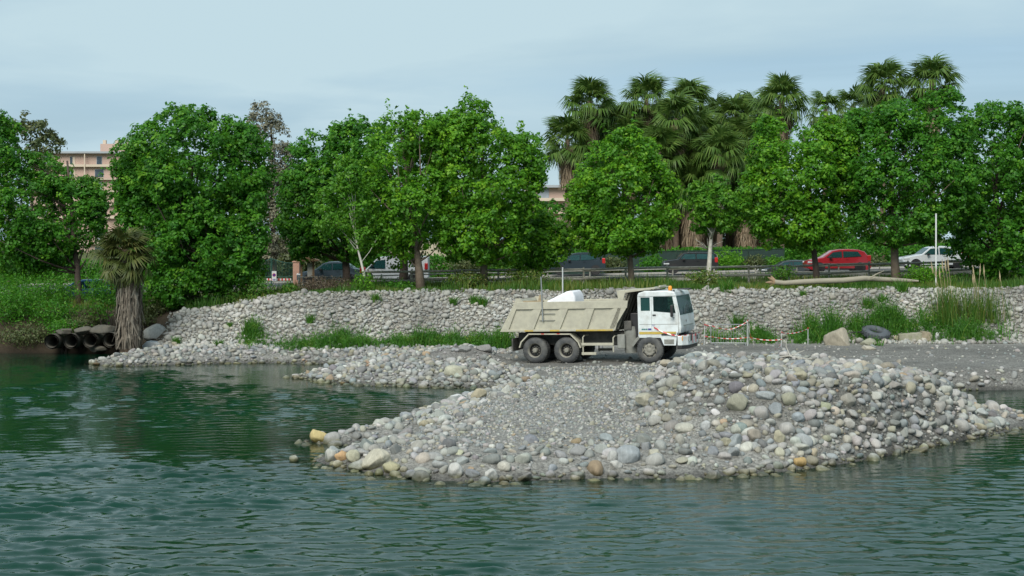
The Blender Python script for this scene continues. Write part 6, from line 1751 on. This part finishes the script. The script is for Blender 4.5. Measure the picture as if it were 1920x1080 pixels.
for px, w_, top_, lab in ((467, 13, 497, 'pink rendered gate pillar half hidden by the young tree'), (556, 12, 492, 'pink rendered gate pillar beside the wooden kiosk')):
    X = wx(px, GY_ - .1); z_ = float(H(X, GY_)); hw = w_ / 2 * GY_ / FPX
    rt = empty('gate_pillar', (X, GY_ - .1, z_))
    MB().box(-hw, hw, -hw, hw, -.3, wz(top_, GY_) - z_).build('shaft', pil, rt, bevel=.01)
    MB().box(-hw - .04, hw + .04, -hw - .04, hw + .04, wz(top_, GY_) - z_ + .002, wz(top_, GY_) - z_ + .09).build('cap', pil, rt, bevel=.01)
    tag(rt, lab, 'pillar')
sgw = mat('sign_white', (0.72, 0.72, 0.72), .5, 0, .05, 4)
sgb = mat('sign_blue', (0.02, 0.04, 0.30), .5, 0, .05, 4); sgr = mat('sign_red', (0.5, 0.02, 0.03), .5, 0, .05, 4)
SYd = 88.3
X = wx(514, SYd); zc_ = wz(517.5, SYd); sg = empty('no_parking_sign', (X, SYd, zc_))
MB().box(-.14, .14, -.008, .008, -.30, .30).build('board', sgw, sg)
MB().lathe([(.105, -.012), (.105, -.0085)], 24, (0, 0, .06), cap=True).build('red_ring', sgr, sg)
MB().lathe([(.082, -.0155), (.082, -.0125)], 24, (0, 0, .06), cap=True).build('blue_disc', sgb, sg)
Ms = Matrix.Translation((0, 0, .06)) @ Matrix.Rotation(math.radians(45), 4, 'Y')
MB().box(-.085, .085, -.019, -.016, -.011, .011, Ms).build('red_bar', sgr, sg)
MB().box(-.10, .10, -.0115, -.0085, -.22, -.19).build('text_line', sgb, sg); MB().box(-.08, .08, -.0115, -.0085, -.27, -.245).build('text_line', sgb, sg)
MB().tube([(0, .03, -1.0), (0, .03, .32)], .025, 8).build('post', f_steel, sg)
tag(sg, 'white no parking sign with blue disc hung before the gate', 'sign')
stripe_m, n, l, b = new_mat('red_white_stripes')
t = n.new('ShaderNodeTexCoord'); w_n = n.new('ShaderNodeTexWave'); w_n.wave_type = 'BANDS'; w_n.bands_direction = 'X'; w_n.inputs['Scale'].default_value = 1.5
l.new(t.outputs['Object'], w_n.inputs[0])
rp = n.new('ShaderNodeValToRGB'); rp.color_ramp.interpolation = 'CONSTANT'; rp.color_ramp.elements[0].color = (0.62, 0.05, 0.05, 1); rp.color_ramp.elements[1].position = .5; rp.color_ramp.elements[1].color = (0.75, 0.73, 0.70, 1)
l.new(w_n.outputs['Fac'], rp.inputs[0]); l.new(rp.outputs[0], b.inputs['Base Color']); b.inputs['Roughness'].default_value = .45
X0_, X1_ = wx(500, 88.6), wx(546, 88.6); zb_ = wz(524, 88.6)
bar = empty('barrier_bar', ((X0_ + X1_) / 2, 88.6, float(H(X0_, 88.6))))
hb = zb_ - bar.location.z
MB().box((X0_ - X1_) / 2, (X1_ - X0_) / 2, -.03, .03, hb - .06, hb + .06).build('boom', stripe_m, bar)
for sx_ in (-1, 1): MB().tube([(sx_ * (X1_ - X0_) * .47, .05, -.1), (sx_ * (X1_ - X0_) * .47, .05, hb + .08)], .035, 8).build('post', f_steel, bar)
tag(bar, 'red and white striped barrier bar in front of the gate', 'barrier')
KY = 88.8
kx = wx(578, KY); kz = float(H(kx, KY)); ki = empty('wooden_kiosk', (kx, KY, kz))
k_w = mat('kiosk_wood', (0.20, 0.125, 0.065), .8, 0, .25, 6, .3, 20)
kt = wz(489, KY) - kz
for dx in (-.42, .32): MB().box(dx - .06, dx + .06, -.05, .05, -.2, kt).build('post', k_w, ki)
MB().box(-.05, .30, .0, .03, kt - 1.0, kt - .15).build('notice_board', mat('notice_paper', (0.40, 0.40, 0.36), .7, 0, .1, 6), ki)
MB().prism([(-.72, kt - .02), (.72, kt - .02), (.66, kt + .06), (.0, kt + .26), (-.66, kt + .06)], -.5, .5).build('roof', k_w, ki, bevel=.01)
tag(ki, 'small wooden notice kiosk with pitched roof beside the pink pillar', 'kiosk')
# far pale wall seen between trunks
bw = empty('garden_wall', (wx(815, 108), 108, float(H(wx(815, 108), 108))))
wallm = mat('cream_render', (0.46, 0.40, 0.30), .9, 0, .1, 2, .2, 15)
MB().box(-3.2, 1.2, -.1, .1, -.2, 2.6).build('wall', wallm, bw); MB().box(-3.3, 1.3, -.16, .16, 2.602, 2.70).build('coping', wallm, bw)
for dx in (-3.3, 1.3): MB().box(dx - .2, dx + .2, -.2, .2, -.2, 3.0).build('pier', wallm, bw, bevel=.01)
tag(bw, 'cream garden wall glimpsed between the trunks', 'wall')
# poles
def pole_obj(name, label, px, p0, p1, Y, r_, m_, base=True, cat='pole'):
    X = wx(px, Y); z_ = float(H(X, Y)); rt = empty(name, (X, Y, z_)); ht = wz(p0, Y) - z_
    MB().tube([(0, 0, -.3), (0, 0, ht)], [r_, r_ * .9], 10).build('shaft', m_, rt, True)
    MB().lathe([(r_ * 1.15, 0), (r_ * 1.15, .03), (.004, .045)], 10, (0, 0, ht), 'z').build('cap', m_, rt, True)
    tag(rt, label, cat); return rt
pole_obj('white_post', 'thin white metal post on the embankment behind the truck bed', 1055, 503, 560, 72.8, .038, mat('pale_post', (0.55, 0.57, 0.56), .5, .2, .08, 6))
pole_obj('white_pole', 'tall white pole beside the white car, its top lost in the tree', 1755, 402, 500, 75.3, .045, mat('white_post_paint', (0.68, 0.69, 0.68), .5, 0, .05, 4))
pole_obj('thin_post', 'thin pale post among the trunks behind the fence', 983, 478, 515, 92.0, .03, MATS['pale_post'])

# ================================================================== DRIFTWOOD
wood_p = mat('bleached_driftwood', (0.31, 0.285, 0.22), .85, 0, .2, 3, .5, 14, dirt=(0.20, 0.17, 0.12), dscale=3, damt=.5)
DY = 73.8
pts = [(1452, 529), (1470, 531), (1500, 529), (1540, 527), (1580, 526), (1620, 522), (1660, 524), (1700, 526), (1722, 527)]
P3 = [Vector(P(a, b_, DY + .002 * (a - 1450))) for a, b_ in pts]
zg = min(p.z - float(H(p.x, p.y)) for p in P3)
o0 = P3[0].copy(); dw = empty('driftwood_log', o0)
MB().tube([p - o0 for p in P3], [.14, .13, .145, .15, .15, .145, .125, .10, .05], 12).build('log', wood_p, dw, True)
for i, (dx, dz, L_) in enumerate([(-.35, .25, 1), (-.45, -.02, 1), (-.25, -.25, 1), (-.15, .32, 1)]):
    MB().tube([(0.05, 0, 0), (dx * .6, .05 * i, dz * .7), (dx, .08 * i - .1, dz)], [.12, .07, .02], 8).build('root', mat('driftwood_root_%d' % i, (0.30, 0.21, 0.13), .9, 0, .25, 5, .5, 14), dw, True)
ps = Vector(P(1632, 521, DY)) - o0; pe = Vector(P(1657, 508, DY)) - o0
MB().tube([ps, ps.lerp(pe, .5) + Vector((0, 0, .03)), pe], [.05, .035, .012], 6).build('branch', wood_p, dw, True)
tag(dw, 'long bleached driftwood trunk lying on top of the embankment before the red car', 'log')
# ================================================================== OLD TYRE, HOSE, CONCRETE BLOCK
tx, ty = wx(1642, 68.6), 68.25; tz = float(H(tx, ty))
to = empty('old_tyre', (tx, ty + .35, tz + .46), rot=(math.radians(19), math.radians(6), 0)); to.scale = (1.15, 1.15, 1.15)
rub = mat('old_tyre_rubber', (0.075, 0.085, 0.095), .8, 0, .25, 5, .3, 20)
prof = []
for k in range(13):
    a = 2 * math.pi * k / 12; prof.append((.40 + .17 * math.cos(a), .15 * math.sin(a)))
MB().lathe(prof, 32, (0, 0, 0), 'z').build('carcass', rub, to, True)
for k in range(24):
    MB().box(.53, .582, -.10, .10, -.035, .035, Matrix.Rotation(k * 2 * math.pi / 24, 4, 'Z') @ Matrix.Rotation(math.radians(90), 4, 'X')).build('tread_block', rub, to)
tag(to, 'old blue black truck tyre lying tilted in the weeds', 'tyre')
hA = Vector((tx - 1.6, ty + .2, tz + .35)); q = MB(); q.tube([(0, 0, 0), (.35, 0, .13), (.8, -.02, .15), (1.2, -.05, .02), (1.45, -.05, -.12)], .022, 8)
ho = q.build('hose', t_blk, None, True); ho.location = hA; tag(ho, 'black hose arching out of the weeds to the old tyre', 'hose')
cb = ground_hit(1719, 642)
co = empty('concrete_block', (cb[0], cb[1] + .3, cb[2]), rot=(0, 0, math.radians(-4)))
cm = mat('mossy_concrete', (0.30, 0.285, 0.22), .9, 0, .15, 4, .4, 15, dirt=(0.17, 0.19, 0.09), dscale=3, damt=.7)
MB().prism([(-.78, -.08), (.70, -.08), (.76, .36), (.20, .46), (-.80, .38)], -.3, .3).build('block', cm, co, bevel=.03)
MB().prism([(.22, -.05), (.74, -.05), (.66, .48), (.28, .52)], -.36, .32).build('broken_end', mat('brown_concrete', (0.27, 0.23, 0.16), .9, 0, .2, 4, .4, 15), co, bevel=.03)
tag(co, 'long mossy concrete block lying at the track edge', 'block')
sb = ground_hit(290, 652)
o = MB().prism([(-.55, -.1), (.95, -.1), (1.0, .12), (.4, .22), (-.4, .30), (-.6, .1)], -.35, .5).build('concrete_slab', mat('pale_slab', (0.40, 0.42, 0.42), .9, 0, .1, 4, .3, 15), None, bevel=.02)
o.location = (sb[0], sb[1] + .3, sb[2]); tag(o, 'pale tilted concrete slab under the large grey boulder', 'slab')

# ================================================================== CULVERT PIPES
pc = mat('pipe_concrete', (0.10, 0.095, 0.078), .9, 0, .2, 3, .4, 14, dirt=(0.10, 0.085, 0.06), dscale=2.5, damt=.7)
dk = mat('pipe_silt', (0.03, 0.027, 0.022), .95, 0, .3, 4)
PYc = 70.6
for i, (px, py) in enumerate([(209, 637), (172, 638), (136, 639), (100, 640)]):
    X, zc_ = wx(px, PYc), wz(py, PYc)
    rt = empty('culvert_pipe', (X, PYc, zc_))
    R_ = .37
    MB().lathe([(R_, -.25), (R_, 2.6), (R_ * .76, 2.6), (R_ * .76, -.20), (R_ * .80, -.25)], 28).build('pipe', pc, rt, True)
    MB().lathe([(R_ * .75, 2.3), (R_ * .75, 2.35)], 20, cap=True).build('silt_plug', dk, rt)
    tag(rt, ['open concrete culvert pipe nearest the palm trunk', 'second open concrete culvert pipe from the palm trunk', 'third concrete culvert pipe from the palm trunk', 'outermost concrete culvert pipe from the palm trunk'][i], 'pipe', 'culvert pipes under the dirt bank')
rs = np.random.default_rng(17)
for i, (px, py, hw, lab) in enumerate([(192, 617, 26, 'flat concrete lid slab over the two open pipes'), (155, 620, 20, 'lumpy concrete slab over the outer pipes'), (228, 640, 14, 'broken concrete lump between pipe and palm trunk'), (180, 655, 20, 'concrete footing slab under the pipes'), (122, 622, 22, 'concrete slab above the outermost pipes')]):
    r_ = hw * PYc / FPX
    Vs_, Fs_ = stone_shape(1300 + i, 3, .9, np.array([1, .6, .38]))
    o = link('concrete_lump', mesh_np('concrete_lump', Vs_, Fs_, False), pc, None, (wx(px, PYc), PYc + .1, wz(py, PYc)), (0, 0, rs.normal(0, .2)), (r_, r_, r_))
    tag(o, lab, 'concrete')

# ================================================================== BARRIER, TAPE, STAKES
galv = MATS['galvanised_steel']
BY = 66.6
xa, xb_ = wx(1333, BY), wx(1404, BY); bz_ = float(H((xa + xb_) / 2, BY)); ba = empty('crowd_barrier', ((xa + xb_) / 2, BY, bz_), rz=math.radians(-2))
hw = (xb_ - xa) / 2; ht = .98
MB().tube([(-hw, 0, .12), (-hw, 0, ht - .1), (-hw + .1, 0, ht), (hw - .1, 0, ht), (hw, 0, ht - .1), (hw, 0, .12), (-hw, 0, .12)], .022, 8).build('frame', galv, ba, True)
for i in range(1, 15):
    x_ = -hw + 2 * hw * i / 15; MB().tube([(x_, 0, .12), (x_, 0, ht - .005)], .009, 6).build('bar', galv, ba)
for sx_ in (-1, 1): MB().tube([(sx_ * hw * .8, -.3, 0.01), (sx_ * hw * .8, 0, .13), (sx_ * hw * .8, .3, 0.01)], .02, 6).build('foot', galv, ba)
tag(ba, 'grey tubular steel crowd barrier standing before the truck cab', 'barrier')
def tape(label, pts3, w_=.038, seed=0, name='barrier_tape'):
    tr_ = np.random.default_rng(seed); V_ = []; F_ = []
    o0_ = Vector(pts3[0]); fine = []
    for a, b2 in zip(pts3[:-1], pts3[1:]):
        a, b2 = Vector(a), Vector(b2); k = max(3, int((b2 - a).length / .18))
        for j in range(k):
            f = j / k; sag = -.10 * 4 * f * (1 - f) * min(1, (b2 - a).length / 2)
            fine.append(a.lerp(b2, f) + Vector((0, 0, sag)))
    fine.append(Vector(pts3[-1]))
    for i, p in enumerate(fine):
        tw_ = .5 * math.sin(i * .7 + seed)
        d = Vector((0, math.sin(tw_), math.cos(tw_))) * w_ / 2
        p = p - o0_
        V_ += [p - d, p + d]
    V_ += [Vector(v) + Vector((0, .004, 0)) for v in V_]
    m2 = len(fine) * 2
    for i in range(len(fine) - 1):
        a = 2 * i
        F_ += [(a, a + 2, a + 3, a + 1), (m2 + a, m2 + a + 1, m2 + a + 3, m2 + a + 2), (a, m2 + a, m2 + a + 2, a + 2), (a + 1, a + 3, m2 + a + 3, m2 + a + 1)]
    me = bpy.data.meshes.new(name); me.from_pydata([tuple(v) for v in V_], [], F_); me.materials.append(tape_m)
    o = link(name, me, None, None, o0_); tag(o, label, 'tape', 'red and white warning tapes')
tape_m, n, l, b = new_mat('warning_tape')
t = n.new('ShaderNodeTexCoord'); sxz = n.new('ShaderNodeSeparateXYZ'); l.new(t.outputs['Object'], sxz.inputs[0])
ck = nm(n, l, 'FRACT', nm(n, l, 'MULTIPLY', nm(n, l, 'ADD', sxz.outputs[0], nm(n, l, 'MULTIPLY', sxz.outputs[2], .6)), 4.0), 0)
gt = nm(n, l, 'GREATER_THAN', ck, .5)
mxr = n.new('ShaderNodeMix'); mxr.data_type = 'RGBA'; l.new(gt, mxr.inputs['Factor']); mxr.inputs['A'].default_value = (0.55, 0.05, 0.05, 1); mxr.inputs['B'].default_value = (0.72, 0.68, 0.64, 1)
l.new(mxr.outputs['Result'], b.inputs['Base Color']); b.inputs['Roughness'].default_value = .4
S1 = (wx(1462, 65.8), 65.8); S2 = (wx(1318, 66.9), 66.9); S3 = (wx(1520, 66.9), 66.9)
def stake(px, Y, top_, label, lean=0.0, m_=None):
    X = wx(px, Y); z_ = float(H(X, Y)); h_ = wz(top_, Y) - z_
    rt = empty('wooden_stake', (X, Y, z_))
    MB().tube([(0, 0, -.2), (lean, 0, h_)], [.02, .017], 6).build('shaft', m_ or MATS['pale_post'], rt)
    MB().lathe([(.022, -.06), (.022, .0), (.012, .01)], 6, (lean, 0, h_), 'z').build('tip', t_red, rt)
    tag(rt, label, 'stake', 'stakes holding the tape'); return (X + lean, Y, z_ + h_)
k1 = stake(1464, 65.8, 622, 'pale stake with tape knot on the haul track', .05)
k2 = stake(1320, 67.0, 608, 'pale stake behind the truck bumper', .03)
k3 = stake(1515, 67.4, 614, 'pale stake in the weeds beside the tilted block', 0)
k4 = stake(1402, 66.4, 600, 'tall pale stake at the end of the crowd barrier', .0)
zB = bz_ + ht
tape('upper warning tape running from the truck bumper over the crowd barrier', [k2, (xa, BY - .03, zB - .05), ((xa + xb_) / 2, BY - .05, zB - .22), (k4[0], k4[1] - .03, k4[2] - .05)], seed=1)
tape('lower warning tape across the bars of the crowd barrier', [(k2[0], k2[1], k2[2] - .55), (xa, BY - .05, bz_ + .42), (xb_, BY - .05, bz_ + .40), (k1[0], k1[1] - .03, k1[2] - .35)], seed=2)
tape('warning tape slanting down from the tall stake to the ground', [(k4[0], k4[1] - .04, k4[2] - .25), (wx(1414, 66.0), 66.0, float(H(wx(1414, 66), 66)) + .05)], seed=3)
tape('warning tape from the tape knot stake to the tilted block', [(k1[0], k1[1] - .03, k1[2] - .05), (k3[0], k3[1] - .03, k3[2] - .05)], seed=4)
tape('loose end of warning tape trailing on the haul track', [(k1[0], k1[1] - .04, k1[2] - .1), (k1[0] - .15, k1[1] - .3, float(H(k1[0], k1[1])) + .06), (k1[0] - .6, k1[1] - 1.6, float(H(k1[0] - .6, k1[1] - 1.6)) + .04)], seed=5)
# tape caught on the truck bumper
tm = truck.matrix_world
tA = [tm @ Vector((Q(1228, 612)[0], -HW - .03, Q(1228, 614)[1])), tm @ Vector((bx0 - .06, -HW - .04, bz1 + .02)), tm @ Vector((bx0 + .36, -.75, bz1 + .03)), tm @ Vector((bx0 + .42, .9, bz1 + .05)), Vector(k2)]
tape('warning tape draped along the cab and over the truck bumper', tA, .055, seed=6)
brn = mat('dry_branch', (0.42, 0.40, 0.35), .9, 0, .2, 5)
bx_, by_, bz__ = ground_hit(1475, 673)
br_ = empty('dry_branch', (bx_, by_, bz__ + .03))
for pts_ in ([(-.3, .1, .0), (.1, 0, .06), (.55, .05, .22)], [(.1, 0, .06), (.0, .1, .35), (.02, .1, .55)], [(.1, 0, .05), (.45, -.2, .0), (.7, -.4, .0)]):
    MB().tube(pts_, [.022, .018, .008], 6).build('stick', brn, br_, True)
tag(br_, 'pale dead branch lying on the haul track', 'branch')

# ================================================================== BUILDINGS
pinkm = mat('pink_facade', (0.48, 0.345, 0.285), .9, 0, .06, .3)
cream = mat('cream_balcony', (0.56, 0.47, 0.37), .9, 0, .06, .3)
roofg = mat('grey_roof_edge', (0.33, 0.35, 0.37), .8, 0, .08, .5)
shut = mat('grey_blue_shutter', (0.30, 0.34, 0.38), .7, 0, .1, 1)
bglass = mat('far_window_glass', (0.05, 0.07, 0.09), .12, 0, .2, 1)
def apartment(px0, px1, ptop, Y, floor_px, depth, label, nfl, bay=4.2, name='apartment_block', pent=None):
    s = Y / FPX; X0_, X1_ = wx(px0, Y), wx(px1, Y); zt_ = wz(ptop, Y); gz = float(H((X0_ + X1_) / 2, Y))
    root = empty(name, ((X0_ + X1_) / 2, Y, gz)); W_ = (X1_ - X0_) / 2; Ht = zt_ - gz; fh = floor_px * s
    MB().box(-W_, W_, 0, depth, -1, Ht).build('wall', pinkm, root)
    MB().box(-W_ - .5, W_ + .5, -1.2, depth + .4, Ht + .004, Ht + .45).build('roof_edge', roofg, root)
    nb_ = max(2, int(2 * W_ / bay))
    for f in range(nfl):
        zf = Ht - (f + 1) * fh
        if zf < -1: break
        MB().box(-W_ - .01, W_ + .01, -.9, -.004, zf - .10, zf + .10).build('balcony_slab', cream, root)
        MB().box(-W_ - .01, W_ + .01, -.9, -.82, zf + .102, zf + .45).build('balcony_parapet', cream if f % 2 == 0 else pinkm, root)
        for k in range(nb_):
            cx_ = -W_ + (k + .5) * 2 * W_ / nb_
            w_ = .55 if (k + f) % 3 else .95
            fr_ = MB().box(cx_ - w_ - .08, cx_ + w_ + .08, -.06, -.006, zf + .14, zf + 2.32).build('window', cream if k % 2 else shut, root)
            MB().box(cx_ - w_, cx_ + w_ - (.5 if k % 3 == 1 else 0), -.075, -.062, zf + .2, zf + 2.25).build('pane', bglass if (k * 3 + f) % 4 else shut, fr_)
    for k in range(nb_ // 2 + 1):
        cx_ = -W_ + k * 2 * 2 * W_ / nb_
        if cx_ > W_: break
        MB().box(cx_ - .12, cx_ + .12, -1.06, -.905, -1, Ht).build('column', cream, root)
    if pent:
        a, b2, pt_ = pent
        xa_, xb2 = wx(a, Y) - root.location.x, wx(b2, Y) - root.location.x; ph = wz(pt_, Y) - gz
        MB().box(xa_, xb2, 3, 10, Ht + .452, ph).build('penthouse', pinkm, root)
        for cx_ in (xa_ + .8, xb2 - 1.2, (xa_ + xb2) / 2): MB().box(cx_ - .35, cx_ + .35, 3.5, 4.3, ph + .002, ph + .9).build('chimney', cream, root)
    tag(root, label, 'building')
    return root
apartment(60, 262, 288, 330.0, 24.2, 14, 'pink apartment block with cream balconies showing beside the tallest tree', 8, bay=5.5, pent=(181, 240, 268))
apartment(985, 1120, 352, 260.0, 24, 12, 'low pink building glimpsed between the knobbly tree and the palms', 5, bay=4.5, name='pink_building')
